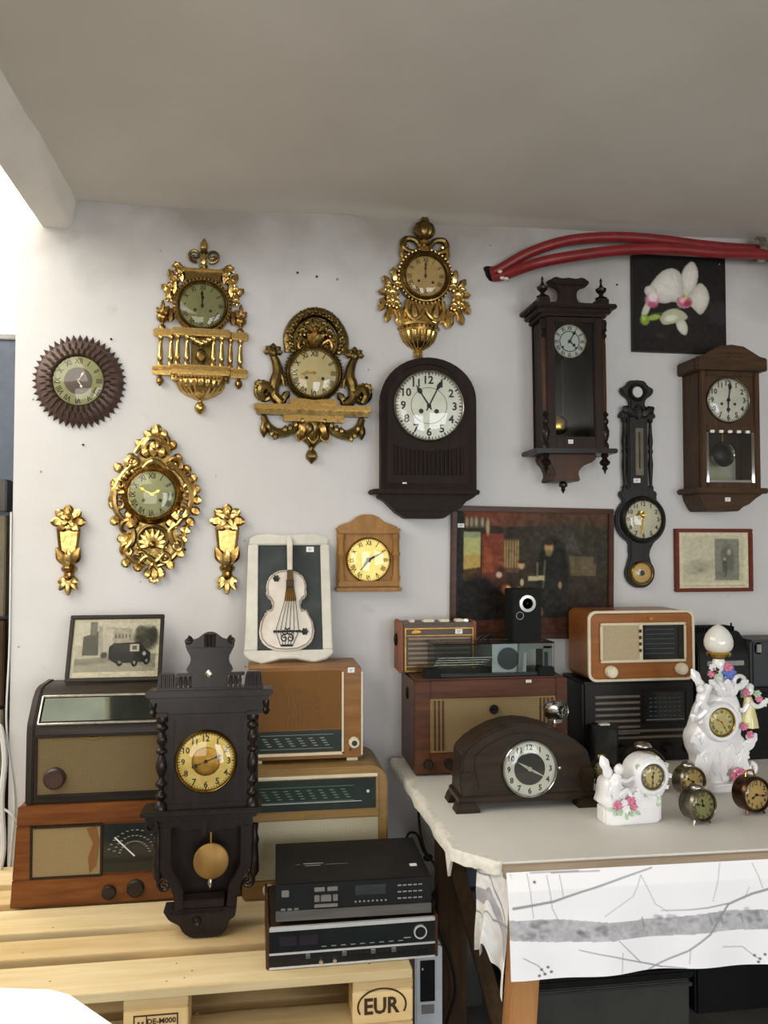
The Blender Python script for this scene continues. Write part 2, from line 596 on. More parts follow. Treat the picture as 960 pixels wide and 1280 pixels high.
class Thing:
    """an Empty at the thing's place; its parts are written in photo pixels and scaled to metres at its real depth"""

    def __init__(s, name, label, cat, px, py, Y=None, z=None, rz=0.0, roll=0.0, lean=0.0, group=None, wall=False, front=0.0):
        s.px, s.py = px, py
        s.front = front
        if front:
            Y = Y - front * depth(at_y(px, py, Y)) / FPX * 0.955
        s.loc = at_y(px, py, Y) if Y is not None else at_z(px, py, z)
        s.s = depth(s.loc) / FPX
        a = at_y(px - 5, py, s.loc.y)
        b = at_y(px + 5, py, s.loc.y)
        s.kx = (b.x - a.x) / 10 / s.s
        s.wall = wall
        s.root = bpy.data.objects.new(name, None)
        s.root.empty_display_size = 0.05
        col.objects.link(s.root)
        s.root.location = s.loc
        s.root.rotation_euler = (R(lean), R(roll), R(rz))
        tag(s.root, label, cat, group)

    def mb(s):
        return MB(s.kx)

    def part(s, name, mb, m, parent=None, bevel=0.0, smooth=35, label=None, kind=None):
        k, q = s.kx * s.s, s.s
        lim = -s.loc.y - 0.0005
        vv = [((x - s.px) * k, min((y + s.front) * q, lim) if s.wall else (y + s.front) * q, (s.py - p) * q) for x, y, p in mb.v]
        o = mesh_obj(name, vv, mb.f, m, parent or s.root, bevel * q, smooth)
        tag(o, label, None, None, kind)
        return o

    def picture(s, name, canvas, x0, x1, p0, p1, y, m, parent=None, corners=None, bend=None):
        """a flat print: colour grid on a real rectangle"""
        H, W = canvas.shape[:2]
        k, q = s.kx * s.s, s.s
        vv = []
        for i in range(H):
            for j in range(W):
                u, t = j / (W - 1), i / (H - 1)
                x, p = x0 + (x1 - x0) * u, p0 + (p1 - p0) * t
                yy = y if bend is None else y + bend(u, t)
                vv.append(((x - s.px) * k, (yy + s.front) * q, (s.py - p) * q))
        return grid_obj(name, vv, canvas, m, parent or s.root)


def grid_obj(name, vv, canvas, m, parent=None):
    H, W = canvas.shape[:2]
    idx = np.arange(H * W).reshape(H, W)
    f = np.stack([idx[:-1, :-1], idx[1:, :-1], idx[1:, 1:], idx[:-1, 1:]], -1).reshape(-1, 4)
    me = bpy.data.meshes.new(name)
    me.from_pydata(vv, [], f.tolist())
    ca = me.color_attributes.new('print', 'FLOAT_COLOR', 'POINT')
    c = np.clip(canvas, 0, 1)
    c = np.where(c <= 0.04045, c / 12.92, ((c + 0.055) / 1.055) ** 2.4)
    c = np.concatenate([c.reshape(-1, 3), np.ones((H * W, 1))], 1).astype(np.float32)
    ca.data.foreach_set('color', c.ravel())
    me.materials.append(m)
    me.polygons.foreach_set('use_smooth', [True] * len(me.polygons))
    o = bpy.data.objects.new(name, me)
    col.objects.link(o)
    o.parent = parent
    return o


# ------------------------------------------------------------------ flat-print painter
def rgb(h):
    return np.array([int(h[i:i + 2], 16) / 255 for i in (0, 2, 4)])


class Canvas:
    def __init__(s, W, H, c):
        s.W, s.H = W, H
        s.a = np.tile(rgb(c), (H, W, 1)).astype(float)
        s.x, s.y = np.meshgrid(np.linspace(0, 1, W), np.linspace(0, 1, H))
        s.rng = np.random.default_rng(3)

    def _mix(s, m, c, al):
        m = (m * al)[..., None]
        s.a = s.a * (1 - m) + (rgb(c) if isinstance(c, str) else c) * m

    def ell(s, cx, cy, rx, ry, c, rot=0, soft=0.1, al=1.0):
        dx, dy = s.x - cx, (s.y - cy)
        asp = s.H / s.W
        dy = dy * asp
        a = R(rot)
        u = (dx * math.cos(a) + dy * math.sin(a)) / rx
        v = (-dx * math.sin(a) + dy * math.cos(a)) / (ry * asp)
        d = np.sqrt(u * u + v * v)
        s._mix(np.clip((1 - d) / max(soft, 1e-3) + 0.5, 0, 1), c, al)

    def poly(s, pts, c, al=1.0):
        ins = np.zeros((s.H, s.W), bool)
        n = len(pts)
        for i in range(n):
            x0, y0 = pts[i]
            x1, y1 = pts[(i + 1) % n]
            if y0 == y1:
                continue
            cr = ((s.y < y0) != (s.y < y1)) & (s.x < (x1 - x0) * (s.y - y0) / (y1 - y0) + x0)
            ins ^= cr
        s._mix(ins.astype(float), c, al)

    def rect(s, x0, x1, y0, y1, c, al=1.0):
        s._mix(((s.x >= x0) & (s.x <= x1) & (s.y >= y0) & (s.y <= y1)).astype(float), c, al)

    def line(s, pts, w, c, al=1.0, w2=None):
        asp = s.H / s.W
        best = np.zeros((s.H, s.W))
        n = len(pts) - 1
        for i in range(n):
            ax, ay = pts[i]
            bx, by = pts[i + 1]
            dx, dy = bx - ax, (by - ay) * asp
            px, py = s.x - ax, (s.y - ay) * asp
            t = np.clip((px * dx + py * dy) / (dx * dx + dy * dy + 1e-12), 0, 1)
            d = np.hypot(px - t * dx, py - t * dy)
            ww = w if w2 is None else (w + (w2 - w) * (i + t) / n)
            best = np.maximum(best, np.clip((ww - d) * s.W + 0.5, 0, 1))
        s._mix(best, c, al)

    def noise(s, amt, cell=6, cx=None):
        h, w = s.H // cell + 2, s.W // (cx or cell) + 2
        g = s.rng.uniform(-1, 1, (h, w))
        yi = np.linspace(0, h - 1.001, s.H)
        xi = np.linspace(0, w - 1.001, s.W)
        y0, x0 = yi.astype(int), xi.astype(int)
        fy, fx = (yi - y0)[:, None], (xi - x0)[None, :]
        v = (g[np.ix_(y0, x0)] * (1 - fy) * (1 - fx) + g[np.ix_(y0 + 1, x0)] * fy * (1 - fx)
             + g[np.ix_(y0, x0 + 1)] * (1 - fy) * fx + g[np.ix_(y0 + 1, x0 + 1)] * fy * fx)
        return v * amt

    def mottle(s, amt, cell=6, mask=None):
        v = s.noise(amt, cell)
        if mask is not None:
            v = v * mask
        s.a = np.clip(s.a + v[..., None], 0, 1)

    def blur(s, k=1):
        for _ in range(k):
            p = np.pad(s.a, ((1, 1), (1, 1), (0, 0)), 'edge')
            s.a = (p[:-2, 1:-1] + p[2:, 1:-1] + p[1:-1, :-2] + p[1:-1, 2:] + 2 * p[1:-1, 1:-1]) / 6


def smooth_loop(pts, k=5):
    """closed Catmull-Rom through the points"""
    n, out = len(pts), []
    for i in range(n):
        a, b, c, d = (Vector(pts[(i + j) % n]) for j in (-1, 0, 1, 2))
        for q in range(k):
            t = q / k
            out.append(tuple(0.5 * ((2 * b) + (c - a) * t + (2 * a - 5 * b + 4 * c - d) * t * t + (3 * b - a - 3 * c + d) * t ** 3)))
    return out


# ------------------------------------------------------------------ clock dial
ROM = ['XII', 'I', 'II', 'III', 'IIII', 'V', 'VI', 'VII', 'VIII', 'IX', 'X', 'XI']
ARA = ['12', '1', '2', '3', '4', '5', '6', '7', '8', '9', '10', '11']


def clock_hand(mb, cx, cp, ang, L, w, y, kind='spade'):
    """ang in degrees clockwise from 12"""
    a = R(ang)
    dx, dz = math.sin(a), math.cos(a)

    def P(u, v):
        return (cx + (u * dx + v * dz) * mb.k, cp - (u * dz - v * dx))
    if kind == 'spade':
        out = [(-0.18 * L, -w * .5), (0, -w * .6), (0.55 * L, -w * .45), (0.66 * L, -w * 1.7), (0.76 * L, -w * 1.5), (0.84 * L, -w * .5), (L, 0),
               (0.84 * L, w * .5), (0.76 * L, w * 1.5), (0.66 * L, w * 1.7), (0.55 * L, w * .45), (0, w * .6), (-0.18 * L, w * .5)]
    else:
        out = [(-0.15 * L, -w * .5), (0.3 * L, -w * .9), (L, -w * .15), (L, w * .15), (0.3 * L, w * .9), (-0.15 * L, w * .5)]
    mb.prism([P(u, v) for u, v in out], y - 0.25, y + 0.25)


def dial(t, cx, cp, r, y, face, num=ink, style='roman', size=None, rn=0.78, hour=None, minute=None, hl=0.5, ml=0.75, hw=None,
         hkind='spade', hmat=black_iron, bezel=None, bw=3.0, bh=2.5, dome=3.0, track=True, holes=None, centre=None, each=False, glass_m=None):
    """face disc with numerals, track, hands, bezel and domed glass; the face is the part, the rest are its sub-parts"""
    f = t.part('dial', t.mb().disc(cx, cp, r, y - 0.4, y + 1.2, 48), face, smooth=30)
    yf = y - 0.4
    size = size or r * 0.3
    if centre:
        rr, cm = centre
        t.part('dial_centre', t.mb().disc(cx, cp, rr, yf - 0.25, yf + 0.2, 36), cm, f)
    if track:
        m = t.mb()
        for i in range(60):
            a = R(6 * i)
            w, l0, l1 = (0.012, 0.90, 0.97) if i % 5 else (0.022, 0.88, 0.97)
            q = [(l0 * r, -w * r), (l1 * r, -w * r), (l1 * r, w * r), (l0 * r, w * r)]
            m.add([(cx + (u * math.sin(a) + v * math.cos(a)) * m.k, yf - 0.12, cp - (u * math.cos(a) - v * math.sin(a))) for u, v in q], [(0, 1, 2, 3)])
        t.part('minute_track', m, num, f, smooth=0)
    if style:
        labs = ROM if style == 'roman' else ARA
        m = t.mb()
        for i, s_ in enumerate(labs):
            a = R(30 * i)
            X, P = cx + rn * r * math.sin(a) * m.k, cp - rn * r * math.cos(a)
            q = t.mb() if each else m
            if style == 'roman':
                q.text(s_, X, P, size * 1.15, yf - 0.15, -30 * i, 0.8)
            else:
                q.text(s_, X, P, size * 1.2, yf - 0.15, 0)
            if each:
                t.part('numeral', q, num, f, smooth=0)
        if not each:
            t.part('numerals', m, num, f, smooth=0, kind='stuff')
    if holes:
        m = t.mb()
        for hx, hz in holes:
            m.ring(cx + hx * r * m.k, cp + hz * r, [(0.07 * r, yf - 0.3), (0.07 * r, yf)], 12, closed=False)
        t.part('winding_holes', m, ink, f)
    hw = hw or max(0.6, r * 0.035)
    if hour is not None:
        m = t.mb()
        clock_hand(m, cx, cp, hour, r * hl, hw * 1.2, yf - 0.7, hkind)
        t.part('hour_hand', m, hmat, f, smooth=0)
        m = t.mb()
        clock_hand(m, cx, cp, minute, r * ml, hw, yf - 1.3, 'spade' if hkind == 'spade' else 'baton')
        t.part('minute_hand', m, hmat, f, smooth=0)
        t.part('hand_cap', t.mb().ring(cx, cp, [(hw * 2, yf - 0.2), (hw * 1.8, yf - 1.7)], 12, closed=False), hmat, f)
    if bezel:
        t.part('bezel', t.mb().ring(cx, cp, [(r * 0.985, y), (r * 0.985, y - bh * .6), (r + bw * .35, y - bh), (r + bw * .8, y - bh * .6), (r + bw, y + 1.5), (r, y + 1.5)], 56), bezel, smooth=50)
    if dome:
        t.part('glass', t.mb().dome(cx, cp, r * 0.99, y - 1.2, dome), glass_m or thin_glass, smooth=80)
    return f


# ================================================================== THE SETTING
def wall_material():
    m = bpy.data.materials.new('old_white_plaster')
    m.use_nodes = True
    n, l = m.node_tree.nodes, m.node_tree.links
    b = n['Principled BSDF']
    b.inputs['Roughness'].default_value = 0.85
    b.inputs['Specular IOR Level'].default_value = 0.2
    tc = n.new('ShaderNodeTexCoord')

    def noise(scale, detail=4):
        q = n.new('ShaderNodeTexNoise')
        q.inputs['Scale'].default_value = scale
        q.inputs['Detail'].default_value = detail
        l.new(tc.outputs['Object'], q.inputs['Vector'])
        return q

    def ramp(src, a, b_, ca, cb):
        q = n.new('ShaderNodeValToRGB')
        q.color_ramp.elements[0].position, q.color_ramp.elements[1].position = a, b_
        q.color_ramp.elements[0].color, q.color_ramp.elements[1].color = ca, cb
        l.new(src, q.inputs['Fac'])
        return q

    def mult(a, b_, fac=1.0):
        q = n.new('ShaderNodeMix')
        q.data_type = 'RGBA'
        q.blend_type = 'MULTIPLY'
        q.inputs['Factor'].default_value = fac
        l.new(a, q.inputs['A'])
        l.new(b_, q.inputs['B'])
        return q.outputs['Result']
    base = ramp(noise(1.6, 5).outputs['Fac'], 0.3, 0.7, (*lin('c8c5c1'), 1), (*lin('d1cfce'), 1))
    # grimy film near the ceiling, uneven
    sep = n.new('ShaderNodeSeparateXYZ')
    l.new(tc.outputs['Object'], sep.inputs[0])
    ad = n.new('ShaderNodeMath')
    ad.operation = 'MULTIPLY_ADD'
    l.new(noise(2.2, 6).outputs['Fac'], ad.inputs[0])
    ad.inputs[1].default_value = 0.9
    l.new(sep.outputs['Z'], ad.inputs[2])
    mr = n.new('ShaderNodeMapRange')
    mr.inputs['From Min'].default_value = 2.74
    mr.inputs['From Max'].default_value = 3.08
    l.new(ad.outputs[0], mr.inputs['Value'])
    grime = ramp(mr.outputs['Result'], 0.0, 1.0, (1, 1, 1, 1), (0.52, 0.49, 0.45, 1))
    # fly specks and knocks
    vo = n.new('ShaderNodeTexVoronoi')
    vo.inputs['Scale'].default_value = 11
    vo.inputs['Randomness'].default_value = 1.0
    l.new(tc.outputs['Object'], vo.inputs['Vector'])
    dist = n.new('ShaderNodeMath')
    dist.operation = 'MULTIPLY_ADD'
    l.new(noise(30, 2).outputs['Fac'], dist.inputs[0])
    dist.inputs[1].default_value = 0.12
    l.new(vo.outputs['Distance'], dist.inputs[2])
    speck = ramp(dist.outputs[0], 0.085, 0.115, (0.5, 0.46, 0.42, 1), (1, 1, 1, 1))
    scuff = ramp(noise(7.0, 8).outputs['Fac'], 0.66, 0.74, (1, 1, 1, 1), (0.84, 0.82, 0.8, 1))
    c = mult(base.outputs['Color'], grime.outputs['Color'])
    c = mult(c, speck.outputs['Color'])
    c = mult(c, scuff.outputs['Color'], 0.8)
    l.new(c, b.inputs['Base Color'])
    bp = n.new('ShaderNodeBump')
    bp.inputs['Strength'].default_value = 0.35
    bp.inputs['Distance'].default_value = 0.01
    l.new(noise(9, 6).outputs['Fac'], bp.inputs['Height'])
    l.new(bp.outputs['Normal'], b.inputs['Normal'])
    return m


plaster = wall_material()
ceil_m = mat('ceiling_plaster', 'cfc8be', 'dad4cb', rough=0.9, scale=1.7, detail=6, bump=0.25, bscale=9)
beam_m = mat('beam_plaster', 'efeae2', 'e4ddd4', rough=0.85, scale=5, detail=6, bump=0.3, bscale=14)
floor_m = mat('grey_concrete', '4a4844', '5a5751', rough=0.8, scale=4, detail=6, bump=0.2)
room_m = mat('room_paint', 'a39b90', 'aea69b', rough=0.85, scale=3)
frame_m = mat('window_frame_paint', 'c8c6c0', rough=0.5)


def wbox(mb_, x0, x1, y0, y1, z0, z1):
    v = [(x, y, z) for z in (z0, z1) for y in (y0, y1) for x in (x0, x1)]
    return mb_.add(v, [(0, 1, 3, 2), (4, 6, 7, 5), (0, 4, 5, 1), (2, 3, 7, 6), (0, 2, 6, 4), (1, 5, 7, 3)])


def wobj(name, mb_, m, parent=None, bevel=0.0, smooth=35):
    return mesh_obj(name, mb_.v, mb_.f, m, parent, bevel, smooth)


CEIL = CAM_H + 1.125
XL = at_y(16, 640, 0).x                       # free end of the plastered wall
XR, YF, YB, XW = 3.3, -5.5, 2.6, -3.2


def sheet(name, origin, du, dv, nu, nv, amp, m, scale=2.0):
    """gently uneven plaster sheet"""
    from mathutils import noise as mn
    o, du, dv = Vector(origin), Vector(du), Vector(dv)
    nrm = du.cross(dv).normalized()
    v = []
    for j in range(nv + 1):
        for i in range(nu + 1):
            p = o + du * (i / nu) + dv * (j / nv)
            v.append(tuple(p + nrm * amp * mn.noise(p * scale)))
    f = [(j * (nu + 1) + i, j * (nu + 1) + i + 1, (j + 1) * (nu + 1) + i + 1, (j + 1) * (nu + 1) + i) for j in range(nv) for i in range(nu)]
    return v, f


w = MB()
wbox(w, XL, XR, 0, 0.14, 0, CEIL + 0.02)
wall_back = tag(wobj('wall_back', w, plaster), 'old white plaster wall hung with clocks and pictures', None, None, 'structure')
w = MB()
wbox(w, XW, XR, YF, YB, -0.1, 0)
tag(wobj('floor', w, floor_m), 'dark grey concrete floor under the table', None, None, 'structure')
# ceiling: slightly sagging plaster, curling down a little where it meets the wall
from mathutils import noise as mnoise
v, f = [], []
xs = np.linspace(XW, XR, 66)
ys = np.concatenate([np.linspace(YF, -0.6, 30), np.linspace(-0.55, 0.02, 16), [0.5, 1.5, YB]])
for y in ys:
    for x in xs:
        cove = 0.02 * max(0.0, 1 - abs(y) / 0.10) ** 2 if y < 0.03 else 0.0
        v.append((x, y, CEIL - cove * (0.6 + 0.8 * mnoise.noise((x * 3, 0, 4.0))) + 0.012 * mnoise.noise((x * 2.2, y * 2.2, 0))))
nx = len(xs)
for j in range(len(ys) - 1):
    for i in range(nx - 1):
        f.append((j * nx + i, j * nx + i + 1, (j + 1) * nx + i + 1, (j + 1) * nx + i))
n0 = len(v)
v += [(XW, YF, CEIL + 0.12), (XR, YF, CEIL + 0.12), (XR, YB, CEIL + 0.12), (XW, YB, CEIL + 0.12)]
f.append((n0, n0 + 3, n0 + 2, n0 + 1))
tag(mesh_obj('ceiling', v, f, ceil_m, normals=False), 'grey beige plaster ceiling', None, None, 'structure')

w = MB()
wbox(w, XR, XR + 0.12, YF, YB, 0, CEIL + 0.1)
tag(wobj('wall_right', w, room_m), 'pale painted side wall', None, None, 'structure')
w = MB()
wbox(w, XW - 0.12, XW, YF, YB, 0, CEIL + 0.1)
tag(wobj('wall_left', w, room_m), 'pale painted far side wall', None, None, 'structure')
w = MB()
WIN = ((-1.9, -0.4), (1.6, 3.1))
wz0, wz1 = 0.8, 2.3
for x0, x1 in ((XW, -1.9), (-0.4, 0.3), (1.2, 1.6), (3.1, XR)):
    wbox(w, x0, x1, YF - 0.14, YF, 0, CEIL + 0.1)
for x0, x1 in WIN:
    wbox(w, x0, x1, YF - 0.14, YF, 0, wz0)
    wbox(w, x0, x1, YF - 0.14, YF, wz1, CEIL + 0.1)
wbox(w, 0.3, 1.2, YF - 0.14, YF, 2.15, CEIL + 0.1)
tag(wobj('wall_front', w, room_m), 'pale wall with two tall windows facing the clocks', None, None, 'structure')
for k, (x0, x1) in enumerate(WIN):
    w = MB()
    for a, b_, c, d in ((x0, x0 + .05, wz0, wz1), (x1 - .05, x1, wz0, wz1), (x0, x1, wz0, wz0 + .05), (x0, x1, wz1 - .05, wz1),
                        ((x0 + x1) / 2 - .025, (x0 + x1) / 2 + .025, wz0, wz1)):
        wbox(w, a, b_, YF - 0.10, YF - 0.04, c, d)
    fr = tag(wobj('window_%d' % (k + 3), w, frame_m), 'painted casement window with two lights', None, None, 'structure')
w = MB()
for a, b_, c, d in ((0.3, 0.36, 0, 2.15), (1.14, 1.2, 0, 2.15), (0.36, 1.14, 2.09, 2.15), (0.36, 1.14, 0, 0.16)):
    wbox(w, a, b_, YF - 0.10, YF - 0.04, c, d)
tag(wobj('added_door', w, frame_m), 'added glazed door for the central fill light, facing the clocks', None, None, 'structure')  # unseen door, added as the opening for the central fill light
w = MB()
wbox(w, XW, XR, YB, YB + 0.12, 0, CEIL + 0.1)
tag(wobj('wall_far', w, room_m), 'far wall of the storeroom behind the plaster wall', None, None, 'structure')

# plastered beam that runs into the wall at the left, with the roof light beside it
A0, B0 = at_y(54, 284, 0), at_y(86, 284, 0)
B1 = at_x(0, 80, B0.x)
v, f = [], []
yN = -3.2
N = 18
secs = []
for i in range(N + 1):
    y = yN * i / N
    rise = min(1.0, y / B1.y) * (B1.z - B0.z)
    rise = min(rise * (0.45 + 0.55 * min(1.0, y / B1.y)), CEIL - 0.015 - B0.z)
    jit = 0.006 * mnoise.noise((0, y * 5, 1.0))
    secs.append([(A0.x - 0.02, y, CEIL + 0.05), (A0.x, y, A0.z + jit * 0.3), (B0.x - 0.008, y, A0.z + rise + jit), (B0.x + 0.01, y, B0.z + rise + 0.012 + jit), (B0.x + 0.03 + jit, y, CEIL + 0.05)])
k = 5
for s_ in secs:
    v += s_
for i in range(N):
    for j in range(k):
        f.append((i * k + j, i * k + (j + 1) % k, (i + 1) * k + (j + 1) % k, (i + 1) * k + j))
f += [tuple(range(k)), tuple(N * k + j for j in range(k))]
tag(mesh_obj('trim_1', v, f, beam_m, smooth=50), 'rough white plastered ceiling beam running into the wall', None, None, 'structure')

sky_m = mat('bright_daylight', 'fffaf0', rough=0.5, emit=4.5)
w = MB()
wbox(w, XW + 0.3, A0.x - 0.03, -3.2, -0.002, A0.z + 0.01, A0.z + 0.04)
wbox(w, XW + 0.3, XL - 0.02, 0.0, YB - 0.06, A0.z + 0.01, A0.z + 0.04)
tag(wobj('window_1', w, sky_m), 'glaring roof light beside the plaster beam', None, None, 'structure')
w = MB()
wbox(w, -2.9, -1.35, YB - 0.05, YB - 0.01, 1.15, CEIL - 0.05)
tag(wobj('window_2', w, sky_m), 'bright overexposed window beyond the wall end', None, None, 'structure')

# black hole knocked through the wall for the red ducts (with a chipped plaster rim)
hole = tag(mesh_obj('trim_2', *(lambda q: ([(p[0], p[1], p[2]) for p in q.v], q.f))(
    (lambda c: MB().add([(c.x + 0.026 * (1 + 0.18 * math.sin(3 * a) + 0.1 * math.cos(5 * a)) * math.cos(a), -0.002, c.z + 0.027 * (1 + 0.18 * math.sin(3 * a)) * math.sin(a)) for a in [2 * PI * i / 24 for i in range(24)]],
                        [tuple(range(24))]))(at_y(614, 341, 0))), black_matte, smooth=0), 'dark hole through the plaster for the ducts', None, None, 'structure')

# nail and small dark spots in the plaster
NAIL = {231: 'nail head in the plaster beside the rococo clock foot', 104: 'nail head in the plaster under the sunburst clock', 372: 'nail head above the figure clock, further from the urn clock',
        396: 'nail head above the figure clock, closer to the urn clock', 771: 'nail head between the regulator clock and the orchid', 60: 'nail head just under the ceiling beam end', 139: 'nail head right over the sunburst clock rim'}
for (px, py, r) in ((231, 687, 2.0), (104, 556, 1.4), (372, 341, 1.6), (396, 346, 1.6), (771, 356, 1.3), (60, 278, 1.5), (139, 424, 1.5)):
    p = at_y(px, py, 0)
    q = MB()
    sc = r * 0.0027
    rows = [[(p.x + sc * a * math.cos(2 * PI * j / 8), -yy, p.z + sc * a * math.sin(2 * PI * j / 8)) for j in range(8)] for a, yy in ((1, 0.0005), (0.9, 0.004), (0.3, 0.005))]
    q._rev(rows, True, True)
    tag(wobj('nail', q, black_iron), NAIL[px], 'nail')


# ================================================================== PALLETS
ZP = 0.45
FRp = at_z(516, 1211, ZP)
pal_x1, pal_y0 = FRp.x, FRp.y


def part_box(name, x0, x1, y0, y1, z0, z1, m, parent, bevel=0.0015):
    q = MB()
    wbox(q, x0, x1, y0, y1, z0, z1)
    return wobj(name, q, m, parent, bevel)


def make_pallet(z0):
    root = bpy.data.objects.new('wooden_pallet', None)
    col.objects.link(root)
    root.location = (pal_x1 - 0.6, pal_y0 + 0.4, z0)
    H = 0.144
    tops = [(-0.4, 0.145), (-0.4 + 0.186, 0.1), (-0.0725, 0.145), (0.4 - 0.286, 0.1), (0.4 - 0.145, 0.145)]
    for i, (y, wd) in enumerate(tops):
        part_box('deck_board', -0.6 + random.uniform(0, .006), 0.6 - random.uniform(0, .006), y, y + wd, H - 0.022, H, (deal2, deal, deal2, deal, deal2)[i], root)
    for x in (-0.6, -0.0725, 0.455):
        part_box('cross_board', x, x + 0.145, -0.4, 0.4, H - 0.044, H - 0.022, deal, root)
        for y, wd in ((-0.4, 0.1), (-0.0725, 0.145), (0.3, 0.1)):
            part_box('block', x, x + 0.145, y, y + wd, 0.022, H - 0.044, deal3, root, 0.003)
    for y, wd in ((-0.4, 0.1), (-0.0725, 0.145), (0.3, 0.1)):
        part_box('bottom_board', -0.6, 0.6, y, y + wd, 0, 0.022, deal, root)
    return root


def copy_tree(o, parent=None):
    c = o.copy()
    col.objects.link(c)
    c.parent = parent
    for ch in o.children:
        copy_tree(ch, c)
    return c


pal = make_pallet(ZP - 0.144)
tag(pal, 'pale softwood euro pallet carrying the old radios, topmost of its stack', 'pallet', 'stacked pallets')
burn = mat('branded_ink', '3a2414', '4a3020', rough=0.9)


def flat_text(mb_, s_, x, y, z, size, sx=1.0):
    vv, ff = text_mesh(s_)
    mb_.add([(x + a * size * sx, y, z + b_ * size) for a, b_ in vv], ff)


# the branded stamps on the front blocks: EUR in an oval at the corner, a stamped maker's box on the middle block
q = MB()
cx, cz = 0.455 + 0.070, 0.064
flat_text(q, 'EUR', cx, -0.4015, cz, 0.052, 0.9)
pts = [(cx + 0.058 * math.cos(a), cz + 0.040 * math.sin(a)) for a in np.linspace(R(-25), R(205), 26)]
for (a, b_), (c, d) in zip(pts[:-1], pts[1:]):
    nx_, nz_ = -(d - b_), (c - a)
    L = math.hypot(nx_, nz_)
    nx_, nz_ = nx_ / L * .0022, nz_ / L * .0022
    q.add([(a - nx_, -0.4015, b_ - nz_), (c - nx_, -0.4015, d - nz_), (c + nx_, -0.4015, d + nz_), (a + nx_, -0.4015, b_ + nz_)], [(0, 1, 2, 3)])
mesh_obj('eur_brand', q.v, q.f, burn, pal, smooth=0)
q = MB()
cx, cz = 0.0, 0.060
for x0, x1, z0, z1 in ((-.05, .05, .024, .0275), (-.05, .05, -.0275, -.024), (-.05, -.047, -.0275, .0275), (.047, .05, -.0275, .0275), (-.022, -.0195, -.0275, .0275)):
    q.add([(cx + x0, -0.4015, cz + z0), (cx + x1, -0.4015, cz + z0), (cx + x1, -0.4015, cz + z1), (cx + x0, -0.4015, cz + z1)], [(0, 1, 2, 3)])
flat_text(q, 'DE-M000', cx + .013, -0.4015, cz + .012, 0.017)
flat_text(q, 'HT', cx + .013, -0.4015, cz - .012, 0.017)
flat_text(q, '#', cx - .036, -0.4015, cz, 0.034)
mesh_obj('maker_brand', q.v, q.f, burn, pal, smooth=0)
q = MB()
for x, y in ((0.02, -0.37), (0.06, -0.36), (0.035, -0.29), (0.075, -0.33), (-0.25, -0.33), (-0.35, -0.18), (-0.31, -0.05), (0.5, -0.36), (0.54, -0.3)):
    q.ring(0, 0, [(0.0035, 0), (0.002, 0.0006)], 8, closed=False) if False else None
    rows = [[(x + r_ * math.cos(2 * PI * j / 8), y + r_ * math.sin(2 * PI * j / 8), z_) for j in range(8)] for r_, z_ in ((0.0035, 0.1437), (0.002, 0.1441))]
    q._rev(rows, True, True)
wobj('nail_heads', q, black_iron, pal)['kind'] = 'stuff'
for k in (1, 2):
    c = copy_tree(pal)
    c.location.z = ZP - 0.144 * (k + 1)
    c['label'] = ('pale softwood euro pallet in the stack, directly under the topmost one', 'pale softwood euro pallet lying on the floor, lowest of its stack')[k - 1]
    for ch in list(c.children):
        if ch.name.startswith(('eur_brand', 'maker_brand')):
            bpy.data.objects.remove(ch)
q = MB()
wbox(q, pal_x1 - 1.15, pal_x1 - 0.05, pal_y0 + 0.05, pal_y0 + 0.75, 0, ZP - 0.432)
tag(wobj('floor_sheet', q, shale), 'dark sheet lying on the floor under the pallets', 'sheet')

# ================================================================== RIGHT-HAND TABLE AND ITS CLOTH
ZT = 0.75
tp = [at_z(*p, ZT) for p in ((490, 945), (568, 1061), (628, 1078), (960, 1061))]
fl, fr_ = tp[2], tp[3]
slope = (fr_.y - fl.y) / (fr_.x - fl.x)
X_END = 1.80
far_y = fl.y + slope * (X_END - fl.x)
back_y = -0.035
outline = [(tp[0].x, back_y), (tp[1].x, tp[1].y), (fl.x, fl.y), (X_END, far_y), (X_END, back_y)]
table = bpy.data.objects.new('work_table', None)
col.objects.link(table)
table.location = ((fl.x + X_END) / 2, (fl.y + back_y) / 2, 0)
tag(table, 'long white topped table crowded with radios and small clocks', 'table')
tl = table.location


def tpoly(name, pts, z0, z1, m, bevel=0.0):
    n = len(pts)
    v = [(x - tl.x, y - tl.y, z1) for x, y in pts] + [(x - tl.x, y - tl.y, z0) for x, y in pts]
    f = [tuple(range(n)), tuple(range(2 * n - 1, n - 1, -1))] + [(i, i + n, (i + 1) % n + n, (i + 1) % n) for i in range(n)]
    return mesh_obj(name, v, f, m, table, bevel)


tpoly('table_top', outline, ZT - 0.024, ZT, white_lam, 0.002)
# bare wooden lipping along the front edge
dirv = Vector((X_END - fl.x, far_y - fl.y, 0)).normalized()
nrm = Vector((dirv.y, -dirv.x, 0))
e0, e1 = Vector((fl.x, fl.y, 0)) + nrm * 0.001, Vector((X_END, far_y, 0)) + nrm * 0.001
tpoly('edge_lipping', [(e0.x + nrm.x * .012, e0.y + nrm.y * .012), (e1.x + nrm.x * .012, e1.y + nrm.y * .012), (e1.x, e1.y), (e0.x, e0.y)], ZT - 0.032, ZT - 0.004, edgewood, 0.001)
